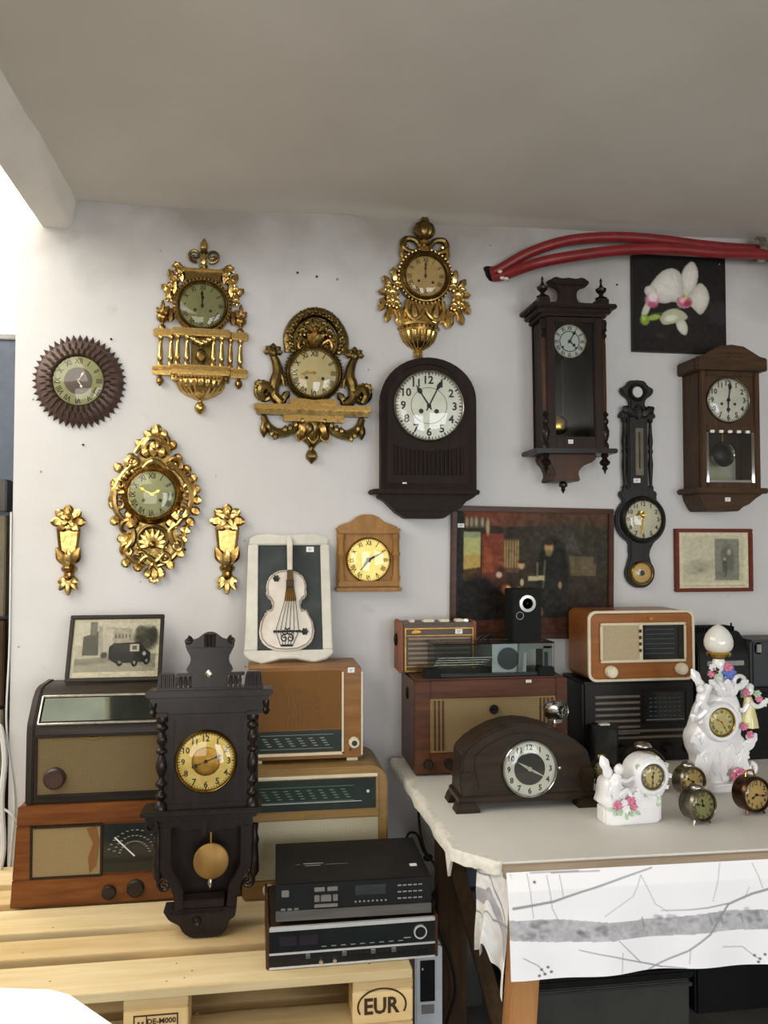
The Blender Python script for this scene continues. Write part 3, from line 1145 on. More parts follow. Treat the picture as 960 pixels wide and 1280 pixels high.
# ragged white oilcloth edge, folded over the left end of the top
q = MB()
pts = []
edge = [Vector((tp[0].x, back_y, 0)), Vector((tp[1].x, tp[1].y, 0)), Vector((fl.x, fl.y, 0))]
M_ = 46
for i in range(M_ + 1):
    t = i / M_
    p = edge[0].lerp(edge[1], t / 0.72) if t < 0.72 else edge[1].lerp(edge[2], (t - 0.72) / 0.28)
    d = 0.026 + 0.007 * mnoise.noise((t * 13, 2, 0)) + 0.004 * random.random() + (0.045 if abs(t - 0.70) < 0.012 else 0)
    out_ = Vector((-1, -0.2, 0)).normalized() * (0.008 + 0.006 * mnoise.noise((t * 9, 0, 0)))
    pts.append((p, out_, d))
rows = []
for p, o_, d in pts:
    rows.append([tuple(Vector((p.x - tl.x, p.y - tl.y, ZT + 0.0006)) - o_ * 2.0), tuple(Vector((p.x - tl.x, p.y - tl.y, ZT + 0.0008)) + o_ * 0.6),
                 tuple(Vector((p.x - tl.x, p.y - tl.y, ZT - 0.01)) + o_ * 1.4), tuple(Vector((p.x - tl.x, p.y - tl.y, ZT - d)) + o_ * 1.3),
                 tuple(Vector((p.x - tl.x, p.y - tl.y, ZT - d)) + o_ * 0.4), tuple(Vector((p.x - tl.x, p.y - tl.y, ZT + 0.0001)) - o_ * 0.2)])
q._rev(rows, True, True)
mesh_obj('oilcloth_edge', q.v, q.f, crust, table, smooth=60)


def leg(top, foot, wx, wy, m, name='leg'):
    q = MB()
    t, b_ = Vector(top), Vector(foot)
    v = []
    for c in (t, b_):
        v += [(c.x - tl.x + sx * wx / 2, c.y - tl.y + sy * wy / 2, c.z) for sx, sy in ((-1, -1), (1, -1), (1, 1), (-1, 1))]
    q.add(v, [(0, 1, 2, 3), (7, 6, 5, 4), (0, 4, 5, 1), (1, 5, 6, 2), (2, 6, 7, 3), (3, 7, 4, 0)])
    return mesh_obj(name, q.v, q.f, m, table, 0.003)


yl = fl.y + 0.075
l0 = at_y(657, 1150, yl)
l1 = at_y(649, 1280, yl)
kk = (l0.z - 0) / (l0.z - l1.z)
leg((l0.x + (l0.x - l1.x) * (ZT - 0.03 - l0.z) / (l0.z - l1.z), yl, ZT - 0.03), (l0.x + (l1.x - l0.x) * kk, yl, 0), 0.064, 0.064, legwood)
yb = -0.32
b0, b1 = at_y(563, 1100, yb), at_y(563, 1280, yb)
leg((b0.x, yb, ZT - 0.026), (b1.x, yb, 0), 0.085, 0.07, oldbeam)
leg((X_END - 0.1, far_y + 0.1, ZT - 0.026), (X_END - 0.1, far_y + 0.1, 0), 0.07, 0.07, legwood)
leg((X_END - 0.1, -0.14, ZT - 0.026), (X_END - 0.1, -0.14, 0), 0.07, 0.07, legwood)
leg((b0.x + 0.01, yb - 0.05, 0.5), (l1.x + 0.05, yl + 0.06, 0.02), 0.045, 0.03, oldbeam, 'brace')

# the printed cloth that hangs from the table edge (white, grey birch trunk and twigs)
CW, CH = 640, 130
cv = Canvas(CW, CH, 'f1f0f2')
ASP = CH / CW
# u: 0..1 covers the front drop from the corner to the right; v: 0 top .. 1 hem
U = lambda px: (at_z(px, 1083 - (px - 634) * 0.055, ZT).x - fl.x - 0.004) / (X_END - 0.024 - fl.x)
PXW = 1.0 / (U(760) - U(759))
V = lambda py, px: (py - (1083 - (px - 634) * 0.055)) / (141.0 - (px - 634) * 0.027)


def PV(*pts):
    return [(U(a), V(b_, a)) for a, b_ in pts]


trunk = PV((634, 1144), (690, 1142), (760, 1146), (830, 1140), (900, 1130), (960, 1128), (1474, 1090), (1474, 1120), (960, 1153), (900, 1156), (830, 1164), (760, 1170), (690, 1172), (634, 1170))
cv.poly(trunk, 'b3b2b5')
msk = np.zeros((CH, CW))
t2 = Canvas(CW, CH, '000000')
t2.poly(trunk, 'ffffff')
msk = t2.a[..., 0]
cv.mottle(0.05, 3, msk)
cv.mottle(0.05, 12, msk)
for px, py, rx, ry in ((655, 1160, 20, 10), (672, 1153, 12, 8), (724, 1161, 7, 3.5), (748, 1157, 7, 6), (838, 1143, 25, 6), (910, 1140, 22, 8), (935, 1136, 8, 9), (1050, 1135, 30, 7), (1180, 1122, 14, 7), (1290, 1112, 26, 6)):
    for k in range(9):
        cv.ell(U(px + random.uniform(-rx, rx)), V(py + random.uniform(-ry, ry), px), 3.5 / PXW, 2.6 / 141, '6a696c', soft=0.9, al=0.32)
for a in range(12):
    px = random.uniform(700, 1450)
    cv.line(PV((px, 1140 - (px - 800) * .05), (px + 2, 1152 - (px - 800) * .05)), 0.0015, '7c7b80', 0.6)
twig = '8d8b90'
for pts, w0, w1 in (
        (((640, 1128), (690, 1119), (725, 1106), (775, 1089), (815, 1076)), 3.4, 1.5),
        (((760, 1240), (785, 1222), (820, 1201), (852, 1183), (880, 1160), (905, 1122), (935, 1108), (975, 1095), (1040, 1080)), 1.4, 3.4),
        (((822, 1131), (855, 1129), (880, 1126), (905, 1121)), 0.8, 1.8), (((719, 1182), (760, 1190), (795, 1200), (820, 1206)), 1.0, 2.0),
        (((850, 1206), (820, 1206)), 1, 1.5), (((650, 1193), (668, 1203), (676, 1213)), 1.0, 1.0), (((768, 1170), (795, 1200)), 0.8, 1.2),
        (((772, 1186), (770, 1212)), 0.7, 0.7), (((855, 1182), (853, 1200)), 0.7, 0.7), (((895, 1177), (920, 1177), (935, 1190), (940, 1192)), 0.8, 0.8),
        (((684, 1086), (688, 1128), (694, 1142)), 0.7, 0.7), (((700, 1086), (702, 1112)), 0.7, 0.7), (((660, 1084), (664, 1140)), 0.7, 0.6),
        (((800, 1085), (788, 1112), (752, 1138)), 0.6, 0.6), (((800, 1085), (815, 1122), (830, 1132)), 0.6, 0.5), (((925, 1115), (932, 1100)), 0.6, 0.6), (((900, 1070), (886, 1118)), 0.6, 0.5),
        (((940, 1070), (948, 1100)), 0.7, 0.7), (((1000, 1200), (1060, 1150), (1120, 1090), (1200, 1050)), 1.2, 3.0), (((1100, 1110), (1180, 1130), (1260, 1110), (1330, 1060)), 1.0, 2.4),
        (((1230, 1180), (1290, 1150), (1360, 1130)), 0.8, 2.0), (((1380, 1160), (1420, 1100), (1440, 1040)), 0.8, 2.0)):
    cv.line(PV(*pts), 0.5 * w0 / PXW, twig, 0.9, 0.5 * w1 / PXW)
for px, py in ((672, 1208), (680, 1205), (676, 1214), (684, 1211), (669, 1216), (934, 1188), (940, 1192), (946, 1186), (938, 1196), (668, 1094), (1330, 1150), (1336, 1156)):
    cv.ell(U(px), V(py, px), 1.8 / PXW, 1.8 / 141, '68676b', soft=0.5)
for px in (664, 690):
    cv.line(PV((px, 1083), (px + 60, 1080)), 0.7 / PXW, '55545a', 0.5)
s_c = depth(Vector((fl.x, fl.y, ZT))) / FPX
zt0, drop = ZT - 0.012, 0.224
vv = []
L0 = (X_END - 0.02 - fl.x)
for i in range(CH):
    for j in range(CW):
        u, t = j / (CW - 1), i / (CH - 1)
        x = fl.x + 0.004 + (X_END - 0.02 - fl.x) * u
        y = fl.y + slope * (x - fl.x)
        wob = 0.012 * t * mnoise.noise((x * 5.0, t * 1.2, 3.0)) + 0.004 * t * math.sin(x * 30)
        hem = 1.0 + 0.02 * mnoise.noise((x * 4, 7, 0))
        vv.append((x - tl.x, y - 0.014 - 0.012 * min(1, t * 6) - 0.02 * t + wob - tl.y, zt0 - 0.006 - drop * t * hem))
cl_root = bpy.data.objects.new('tablecloth', None)
col.objects.link(cl_root)
cl_root.location = table.location
tag(cl_root, 'white cloth printed with grey birch branches hanging from the table edge', 'tablecloth')
# remap: canvas u covers 840 photo px at the corner's scale
front = grid_obj('front_drop', vv, cv.a, paint_cloth, cl_root)
# side drop at the left end: shorter, with a ragged slanted hem
SW, SH = 60, 110
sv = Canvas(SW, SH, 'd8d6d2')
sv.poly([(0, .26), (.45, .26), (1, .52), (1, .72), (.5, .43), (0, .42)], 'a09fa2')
sv.mottle(0.05, 5)
sv.line([(0, .09), (.35, .1), (.6, .25), (1, .5)], 0.02, twig)
sv.line([(0, .55), (.4, .58), (.75, .5), (1, .42)], 0.02, twig)
vv = []
p0 = Vector((fl.x + 0.014, fl.y - 0.02, 0))
p1 = Vector((fl.x - 0.045, fl.y + 0.055, 0))
for i in range(SH):
    for j in range(SW):
        u, t = j / (SW - 1), i / (SH - 1)
        p = p1.lerp(p0, u)
        ln = 0.20 + 0.0 * u + (0.075 * max(0, (u - 0.45) / 0.55) ** 1.3 if u > 0.45 else 0.0) - (0.035 if 0.3 < u < 0.55 else 0) * math.sin((u - .3) / .25 * PI)
        fold = 0.016 * t * math.sin(u * 10.5 + 0.5) + 0.006 * mnoise.noise((u * 4, t * 3, 9))
        vv.append((p.x - tl.x + fold * 0.8 - 0.012 * t, p.y - tl.y + fold * 0.5, zt0 - 0.008 - ln * t))
grid_obj('side_drop', vv, sv.a, paint_cloth, cl_root)

# ------------------------------------------------------------------ under and beside the table
q = MB()
d0, d1 = at_y(640, 1228, -0.42), at_y(862, 1216, -0.42)
b0 = at_y(640, 1280, -0.42)
t_ = bpy.data.objects.new('storage_box', None)
col.objects.link(t_)
t_.location = ((d0.x + d1.x) / 2, -0.3, 0)
tag(t_, 'large dark grey storage box with lid under the table', 'box')
hw_ = (d1.x - d0.x) / 2
part_box('box_body', -hw_, hw_, -0.12, 0.14, 0, d0.z - 0.03, shale, t_, 0.006)
part_box('lid', -hw_ - 0.01, hw_ + 0.01, -0.13, 0.15, d0.z - 0.028, d0.z, black_plastic, t_, 0.006)
part_box('rim', -hw_ - 0.006, hw_ + 0.006, -0.128, 0.148, d0.z - 0.052, d0.z - 0.04, shale, t_, 0.003)
t_ = bpy.data.objects.new('luggage_case', None)
col.objects.link(t_)
x0 = at_y(868, 1250, -0.36).x
t_.location = (x0 + 0.30, -0.22, 0)
tag(t_, 'black travel case pushed under the table beside the storage box', 'case')
part_box('case_body', -0.29, 0.29, -0.13, 0.12, 0, 0.34, black_matte, t_, 0.008)
part_box('case_lid', -0.295, 0.295, -0.135, 0.125, 0.345, 0.44, black_matte, t_, 0.01)
q = MB()
a0, a1 = at_y(572, 1090, -0.16), at_y(632, 1162, -0.16)
wbox(q, a0.x, d0.x - 0.03, -0.165, -0.135, 0.36, 0.70)
bb = tag(wobj('leaning_board', q, bluegrey, None, 0.003), 'blue grey board standing on dark box behind the table leg', 'board')
q = MB()
wbox(q, a0.x - 0.04, d0.x - 0.03, -0.20, -0.05, 0, 0.36)
tag(wobj('dark_carton', q, shale, None, 0.004), 'dark carton on the floor behind the table leg', 'carton')
# white computer-like case standing beside the pallet
wx0, wx1 = at_y(519, 1200, -0.50).x, at_y(553, 1200, -0.50).x
zt = at_y(536, 1184, -0.50).z
t_ = bpy.data.objects.new('white_case', None)
col.objects.link(t_)
t_.location = ((wx0 + wx1) / 2, -0.3, 0)
tag(t_, 'white upright appliance case with black panel beside the pallets', 'case')
hw_ = (wx1 - wx0) / 2
part_box('body', -hw_, hw_, -0.2, 0.12, 0, zt, white_case, t_, 0.004)
za, zb = at_y(536, 1200, -0.50).z, at_y(536, 1251, -0.50).z
part_box('black_panel', -hw_ + 0.014, hw_ - 0.022, -0.204, -0.199, zb, za, black_plastic, t_, 0.001)
part_box('grey_badge', -hw_ + 0.018, hw_ - 0.024, -0.203, -0.199, zb - 0.034, zb - 0.010, grey_plastic, t_, 0.0005)
part_box('indicator', -hw_ + 0.018, -hw_ + 0.022, -0.2055, -0.203, za - 0.024, za - 0.019, tag_white, t_, 0)


def cable(name, label, pts, r, m, group=None):
    q = MB()
    q.curve([(p.x, p.z, p.y) for p in pts], r, n=40, k=7)
    o = mesh_obj(name, [(x, y, z) for x, y, z in q.v], q.f, m, None)
    # curve() stores (x, y, p) with p = z here
    return tag(o, label, 'cable', group)


cable('power_cable', 'black power cable hanging between the wall and the stacked decks', [at_y(*p) for p in ((523, 990, -.02), (524, 1030, -.03), (531, 1062, -.18), (545, 1085, -.3), (546, 1110, -.33), (538, 1135, -.33), (549, 1160, -.36), (563, 1200, -.38), (569, 1240, -.38), (556, 1284, -.38))], 0.0042, cable_black)
cable('audio_lead', 'black lead looping up behind the upper black deck', [at_y(*p) for p in ((506, 1052, -.33), (512, 1041, -.30), (522, 1044, -.27), (530, 1065, -.26), (543, 1080, -.28), (548, 1100, -.3), (541, 1118, -.34), (535, 1118, -.36))], 0.0038, cable_black)
q = MB()
c = at_y(535, 1072, -.24)
q.ball(c.x, c.y, c.z, 0.016, 0.012, 0.012, 8, 5)
tag(wobj('cable_connector', q, cable_black), 'black plug cluster on the leads behind the decks', 'plug')
cable('white_flex', 'white flex looping out beside the orange radio', [at_y(*p) for p in ((-6, 1010, -.03), (6, 1012, -.03), (16, 1020, -.03), (23, 1030, -.02), (30, 1046, -.012), (30, 1090, -.012))], 0.0038, cable_white)
cable('hanging_flex', 'pale flex hanging down the free end of the wall', [at_y(*p) for p in ((14, 640, -.004), (12, 800, -.004), (8, 900, -.01), (14, 960, -.01), (18, 1010, -.01), (12, 1080, -.01), (8, 1150, -.012))], 0.0032, cable_white)
cable('loop_flex', 'pale flex bundle bulging near the wall end', [at_y(*p) for p in ((-4, 905, -.03), (2, 915, -.03), (6, 950, -.03), (2, 1000, -.03), (4, 1060, -.03), (-4, 1100, -.03))], 0.009, cable_white)

dim_card = mat('buff_card', '6e6450', '5a523f', rough=0.8)
# storeroom things seen past the free end of the wall
t_ = bpy.data.objects.new('metal_cabinet', None)
col.objects.link(t_)
cxm = at_y(9, 500, 0.7).x
t_.location = (cxm - 0.1, 0.72, 0)
tag(t_, 'blue grey metal cabinet in the storeroom past the wall end', 'cabinet')
part_box('body', -0.4, 0.4, -0.1, 0.4, 0, at_y(9, 425, 0.62).z, bluegrey, t_, 0.004)
part_box('top_rail', -0.41, 0.41, -0.11, 0.41, at_y(9, 425, 0.62).z, at_y(9, 418, 0.62).z, grey_plastic, t_, 0.003)
part_box('door', -0.39, 0.39, -0.118, -0.102, 1.65, at_y(9, 430, 0.62).z, bluegrey, t_, 0.003)
for k, (za, zb, m_) in enumerate(((600, 640, shale), (645, 770, dim_card), (775, 880, oldbeam), (885, 960, dim_card))):
    q = MB()
    z1, z0 = at_y(5, za, 0.4).z, at_y(5, zb, 0.4).z
    wbox(q, at_y(2, 700, 0.4).x - 0.25, at_y(11, 700, 0.4).x, 0.36, 0.44, z0, z1)
    tag(wobj('storeroom_shelf_box', q, m_, None, 0.004), ('dark box on top of the pile past the wall end', 'buff box stacked under the dark box past the wall end', 'brown wooden crate between two buff boxes past the wall end', 'buff box under the brown crate past the wall end')[k], 'box', 'boxes piled in the storeroom')
q = MB()
wbox(q, at_y(2, 700, 0.4).x - 0.25, at_y(11, 700, 0.4).x, 0.35, 0.45, 0, at_y(5, 960, 0.4).z)
tag(wobj('storeroom_chest', q, oldbeam, None, 0.004), 'old brown chest carrying the pile of boxes past the wall end', 'chest')
q = MB()
pw = at_y(19, 400, 0.16)
wbox(q, XL - 0.012, XL - 0.001, 0.13, 0.2, 0, CEIL)
tag(wobj('door_1', q, oldbeam, None, 0.003), 'grey brown door post at the free end of the wall', None, None, 'structure')

# near white table whose corner enters the picture at the lower left
ZW = 0.80
n0, n1, n2 = at_z(-10, 1233, ZW), at_z(80, 1236, ZW), at_z(150, 1284, ZW)
t_ = bpy.data.objects.new('white_table', None)
col.objects.link(t_)
t_.location = (n1.x - 0.4, n1.y - 0.35, 0)
tag(t_, 'bare white table whose corner stands before the pallets', 'table')
dv = (n2 - n1).normalized()
du = (n0 - n1).normalized()
pts = [n1 + du * 0.02 + dv * 0.0, n1 + dv * 0.02, n1 + dv * 0.75, n1 + dv * 0.75 + du * 0.9, n1 + du * 0.9]
n = len(pts)
v = [(p.x - t_.location.x, p.y - t_.location.y, ZW) for p in pts] + [(p.x - t_.location.x, p.y - t_.location.y, ZW - 0.025) for p in pts]
mesh_obj('table_top', v, [tuple(range(n)), tuple(range(2 * n - 1, n - 1, -1))] + [(i, i + n, (i + 1) % n + n, (i + 1) % n) for i in range(n)], mat('white_paint', 'efece4', 'f2efe8', rough=0.5), t_, 0.003)
for a, b_ in ((0.08, 0.08), (0.66, 0.08), (0.08, 0.8), (0.66, 0.8)):
    p = n1 + dv * a + du * b_
    part_box('leg', p.x - t_.location.x - .025, p.x - t_.location.x + .025, p.y - t_.location.y - .025, p.y - t_.location.y + .025, 0, ZW - 0.025, frame_m, t_, 0.003)


# ================================================================== CLOCKS AND PICTURES ON THE WALL
def label_tag(t, x0, x1, p0, p1, y, parent=None):
    o = t.part('price_tag', t.mb().box(x0, x1, p0, p1, y - 0.3, y), tag_white, parent, smooth=0, label='small white paper price tag')
    m = t.mb()
    h = (p1 - p0)
    for k in range(2):
        m.box(x0 + (x1 - x0) * .25, x0 + (x1 - x0) * (.75 - .15 * k), p0 + h * (.35 + .28 * k), p0 + h * (.43 + .28 * k), y - 0.4, y - 0.3)
    t.part('tag_writing', m, ink, o, smooth=0, kind='stuff')
    return o


# ---------------------------------------------------------------- brown sunburst clock
t = Thing('sunburst_wall_clock', 'brown saw-toothed round clock with pale green dial and dark centre', 'clock', 98, 476, Y=0, wall=True, front=9)
m = t.mb()
m.ring(98, 476, [(30, -1), (30, -9), (34, -13), (40, -11), (46, -9), (52, -5), (53, -1)], 72)
t.part('frame', m, sun_brown, smooth=60)
for rr, cnt, r1, y0, w0 in ((50, 44, 60, -3.5, 7.2), (43, 36, 50.5, -9.5, 7.0), (35.5, 32, 42, -13, 6.4)):
    for i in range(cnt):
        a = 360 / cnt * (i + (0.5 if cnt == 36 else 0))
        q = t.mb()
        x, p = 98 + (rr - 3) * math.cos(R(a)), 476 - (rr - 3) * math.sin(R(a))
        L = r1 - rr + 3
        ca, sa = math.cos(R(a)), math.sin(R(a))
        pts = []
        for u, v_, yy in ((0, -w0 / 2, 1.5), (0, w0 / 2, 1.5), (L * .55, w0 * .42, 1.2), (L, 0, .6), (L * .55, -w0 * .42, 1.2), (0.5, 0, -3.6), (L * .5, 0, -3.0)):
            pts.append((x + u * ca - v_ * sa, y0 + yy, p - (u * sa + v_ * ca)))
        q.add(pts, [(0, 5, 1), (1, 5, 6, 2), (2, 6, 3), (3, 6, 4), (4, 6, 5, 0), (0, 1, 2, 3, 4)])
        t.part('tooth', q, sun_brown, smooth=20)
dial(t, 98, 476, 33, -9, green_dial, ink_brown, 'roman', 8.5, 0.76, None, None, dome=5, track=False, centre=(17, mat('dial_brown', '6b5248', '5a443c', rough=0.35)))
m = t.mb()
clock_hand(m, 98, 476, 152, 11, 1.0, -10.2)
clock_hand(m, 98, 476, 30, 14, 0.8, -10.2)
t.part('hands', m, nickel)

# ---------------------------------------------------------------- gilt clock with a balustrade
t = Thing('gilt_balustrade_clock', 'gilt wall clock with balustrade gallery and gadrooned bowl', 'clock', 253, 383, Y=0, wall=True, front=9, roll=1.0)
cx, cp = 253, 382.5
t.part('case', t.mb().ring(cx, cp, [(36, -0.5), (36, -9), (33, -12), (28, -12), (28, -0.5)], 48), gilt_red)
t.part('case_core', t.mb().disc(cx, cp, 32, -9, -0.5), gilt_red)
dial(t, cx, cp, 29, -10.5, olive_dial, ink, 'roman', 6.5, 0.78, 2, 358, 0.5, 0.72, bezel=gilt_old, bw=3.5, bh=4, dome=5, holes=((-.3, .2), (.35, .22)))
t.part('beading', t.mb().beads(cx, cp, 34.5, 1.9, 46, -12), gilt_red, kind='stuff')
# entablature over the dial
t.part('entablature', t.mb().prism([(232, 351), (229, 339), (233, 336), (273, 336), (277, 339), (274, 351)], -10, -0.5), gilt_old, bevel=0.8)
t.part('entablature', t.mb().box(228, 278, 336, 340, -13, -0.5), gilt, bevel=0.8)
# crown of two volutes, finial
for sg in (-1, 1):
    m = t.mb().scroll(cx + sg * 11, 318, 8.5, 2.5, 90 - sg * 200 if sg > 0 else 90 + 200, 90 - sg * 200 + sg * 430 if sg > 0 else 90 + 200 - 430, 2.2, 1.6, -6)
    t.part('volute', m, gilt_old)
t.part('crown_post', t.mb().lathe(cx, -5, [(3.5, 336), (5, 333), (5, 330), (2.5, 328), (2.5, 316), (5, 313), (4, 310), (2, 308)], 12), gilt_old)
t.part('finial', t.mb().lathe(cx, -5, [(2, 311), (4.5, 309), (5, 306), (4.2, 302), (2.2, 298), (0.3, 295)], 12), gilt)
t.part('crown_leaf', t.mb().leaf(cx, 331, 90, 15, 9, -8, 3, 1, 2), gilt)
# flower sprays at both shoulders
rnd = random.Random(4)
for sg in (-1, 1):
    for (dx, dp, ang, L, W) in ((26, -30, 78, 24, 11), (33, -26, 60, 20, 10), (36, -14, 95, 24, 11), (39, -8, 70, 18, 10), (41, -2, 85, 18, 9), (38, 4, -85, 18, 10), (43, -16, 45, 12, 9), (42, 2, -70, 13, 8), (29, -36, 115, 14, 9)):
        t.part('leaf', t.mb().leaf(cx + sg * dx, cp + dp, ang if sg > 0 else 180 - ang, L, W, -5 - rnd.random() * 3, 4, 3, 2), rnd.choice((gilt, gilt_red)))
    for (dx, dp, r) in ((33, -48, 6.5), (36, -32, 6.5), (41, -22, 6), (42, -8, 5.5), (29, -40, 5)):
        t.part('flower', t.mb().flower(cx + sg * dx, cp + dp, r, 6, -8, 3, rnd.random() * 60), gilt)
# gallery: rails that break forward in the middle
pl = [(193, -0.5), (193, -9), (215, -9), (217, -20), (289, -20), (291, -9), (312, -9), (312, -0.5)]
for nm, p0, p1 in (('top_rail', 413, 423), ('bottom_rail', 459, 471)):
    t.part(nm, t.mb().slab(pl, p0, p1), gilt, bevel=1.5)
t.part('bottom_rail', t.mb().slab([(x, y - (2 if y < -1 else 0)) for x, y in pl], 461, 466), gilt_red, bevel=1.0)
for x, y in ((202, -6), (215.5, -9), (224.5, -16), (236, -16), (269, -16), (279, -16), (289.5, -9), (302, -6)):
    t.part('baluster', t.mb().lathe(x, y, [(3.6, 423), (3.6, 426), (2.6, 427), (2.4, 432), (3.0, 440), (3.7, 449), (3.3, 453), (2.4, 454), (3.7, 456), (3.7, 459)], 12), gilt, smooth=50)
t.part('backboard', t.mb().box(240, 266, 423, 459, -3, -0.5), gilt_old)
m = t.mb()
for k, dx in enumerate((-10, -5, 0, 5, 10)):
    m.ball(253 + dx, -18, 426 + (3 if abs(dx) == 5 else 5 if dx == 0 else 0), 4, 3, 4, 8, 5)
t.part('swag', m, gilt)
t.part('pendulum_bob', t.mb().ball(253, -13, 446, 6.5, 3, 9, 14, 8), gilt_old)
t.part('pendulum_rod', t.mb().tube([(253, -13, 428), (253, -13, 455)], 0.8), gilt_old)
# side urns with lily finials
for x in (203.5, 301.5):
    o = t.part('urn', t.mb().lathe(x, -6, [(4, 413), (4.5, 410), (2, 408), (2.2, 406), (6.5, 402), (7.2, 397), (5.5, 394), (3, 393), (3, 391)], 14, 8, 0.06), gilt_red, smooth=60)
    for a, L in ((90, 16), (140, 10), (40, 10), (165, 8), (15, 8)):
        t.part('urn_leaf', t.mb().leaf(x, 393, a, L, 5.5, -5, 2.5, 1.5), gilt_red, o)
# beading and gadrooned bowl
m = t.mb()
for i in range(15):
    m.ball(221 + 64 * i / 14, -21 + 0.03 * (i - 7) ** 2, 474.5, 1.9, n=6, k=4)
t.part('beading', m, gilt, kind='stuff')
t.part('moulding', t.mb().slab([(217, -0.5), (217, -12), (226, -19), (280, -19), (289, -12), (289, -0.5)], 470, 478), gilt_red, bevel=1)
t.part('bowl', t.mb().lathe(cx, -1, [(29, 478), (29, 480), (28, 484), (24, 490), (17, 495), (8, 498.5), (4, 500)], 132, 22, 0.04), gilt, smooth=60)
t.part('drop_finial', t.mb().lathe(cx, -5, [(5, 498), (2.5, 501), (2.5, 503), (5, 505), (6.5, 509), (6, 513), (3, 517), (0.3, 519)], 14, 6, 0.06), gilt, smooth=60)
for x, p in ((202.5, 471), (301, 471)):
    t.part('pendant', t.mb().lathe(x, -6, [(3, p), (1.8, p + 2), (4.3, p + 5), (4.5, p + 9), (2.5, p + 12), (0.3, p + 14)], 12), gilt_red)

# ---------------------------------------------------------------- old gilt clock with seated figures and garlands
t = Thing('gilt_figure_clock', 'dark gilt clock with wreath crest, seated figures and garlands', 'clock', 392, 466, Y=0, wall=True, front=9, roll=0.5)
cx, cp = 392.5, 466.5
t.part('case', t.mb().ring(cx, cp, [(36, -0.5), (36, -9), (33, -12), (28, -12), (28, -0.5)], 48), gilt_old)
t.part('case_core', t.mb().disc(cx, cp, 32, -9, -0.5), gilt_old)
dial(t, cx, cp, 31.5, -10.5, cream_dial, ink, 'roman', 8.5, 0.77, 275, 262, 0.4, 0.55, hmat=brass, bezel=gilt_old, bw=3.5, bh=4, dome=6, holes=((-.3, .2), (.35, .22)))
t.part('beading', t.mb().beads(cx, cp, 36, 1.7, 52, -11), gilt_old, kind='stuff')
# arched wreath of leaves over the dial
m = t.mb()
m.curve([(362, 440), (360, 420), (368, 402), (382, 391), (394, 388), (408, 391), (421, 402), (430, 420), (429, 440)], 6.5, -4, 32, 8)
t.part('wreath', m, gilt_old)
for i in range(15):
    a = 200 - 220 * i / 14
    X, P = cx + 2 + 31 * math.cos(R(a)) * 1.02, 424 - 34 * math.sin(R(a))
    for d, L in ((0, 10), (50, 9), (-50, 9)):
        t.part('leaf', t.mb().leaf(X - 3 * math.cos(R(a)), P + 3 * math.sin(R(a)), a + d, L, 7.5, -9.5, 4, 1, 1), gilt_old)
    t.part('berry', t.mb().ball(X, -14.5, P, 3.0, n=8, k=5), gilt_old)
    if i % 2:
        t.part('flower', t.mb().flower(cx + 2 + 19 * math.cos(R(a)), 424 - 22 * math.sin(R(a)), 6.5, 6, -6, 3, 20 * i), gilt_old)
t.part('crest_panel', t.mb().prism([(368, 440), (366, 420), (376, 400), (394, 393), (412, 400), (423, 420), (422, 440)], -3, -0.5), gilt_old)
t.part('crest_urn', t.mb().lathe(394, -5, [(4, 436), (9, 432), (13, 425), (14, 419), (9, 416), (6, 413), (8, 409), (4, 405), (1, 401)], 16, 8, 0.08), gilt_red, smooth=60)
for a in (30, 60, 90, 120, 150):
    t.part('leaf', t.mb().leaf(394, 414, a, 15, 9, -8, 3, 2, 2), gilt_old)
for a in (150, 30):
    t.part('scroll', t.mb().curve([(394 + (-6 if a > 90 else 6), 430), (394 + (-17 if a > 90 else 17), 424), (394 + (-21 if a > 90 else 21), 434), (394 + (-14 if a > 90 else 14), 438)], (2, 3, 1.5), -8), gilt_red)
# seated figures with leaf heads, either side
for sg in (-1, 1):
    X = lambda d: cx + sg * d
    o = t.part('figure', t.mb().curve([(X(40), 505), (X(49), 496), (X(49), 482), (X(45), 468), (X(47), 455), (X(51), 447)], (6.5, 7.5, 4.5), -8, 24, 9), gilt_old)
    t.part('figure_head', t.mb().ball(X(51), -9, 443, 6, 6, 7, 10, 7), gilt_old, o)
    for a in (90, 140, 40, 175, 5):
        t.part('head_leaf', t.mb().leaf(X(51), 443, a, 12, 8, -9, 3, 1, 2), gilt_old, o)
    t.part('figure_arm', t.mb().curve([(X(46), 466), (X(39), 474), (X(37), 484)], (3, 3, 2), -10), gilt_old, o)
    t.part('figure_leg', t.mb().curve([(X(50), 492), (X(60), 484), (X(66), 492), (X(62), 503)], (6, 6, 4), -10, 20, 8), gilt_old, o)
    t.part('base_scroll', t.mb().scroll(X(60), 492, 12, 3, 90, 90 + sg * -540, 4.2, 2, -7, 34), gilt_old)
    t.part('base_leaf', t.mb().leaf(X(42), 506, 90 - sg * -35, 20, 11, -6, 4, 2, 2), gilt_old)
    t.part('rosette', t.mb().flower(X(67), 484, 7, 7, -11, 2.5), gilt_old)
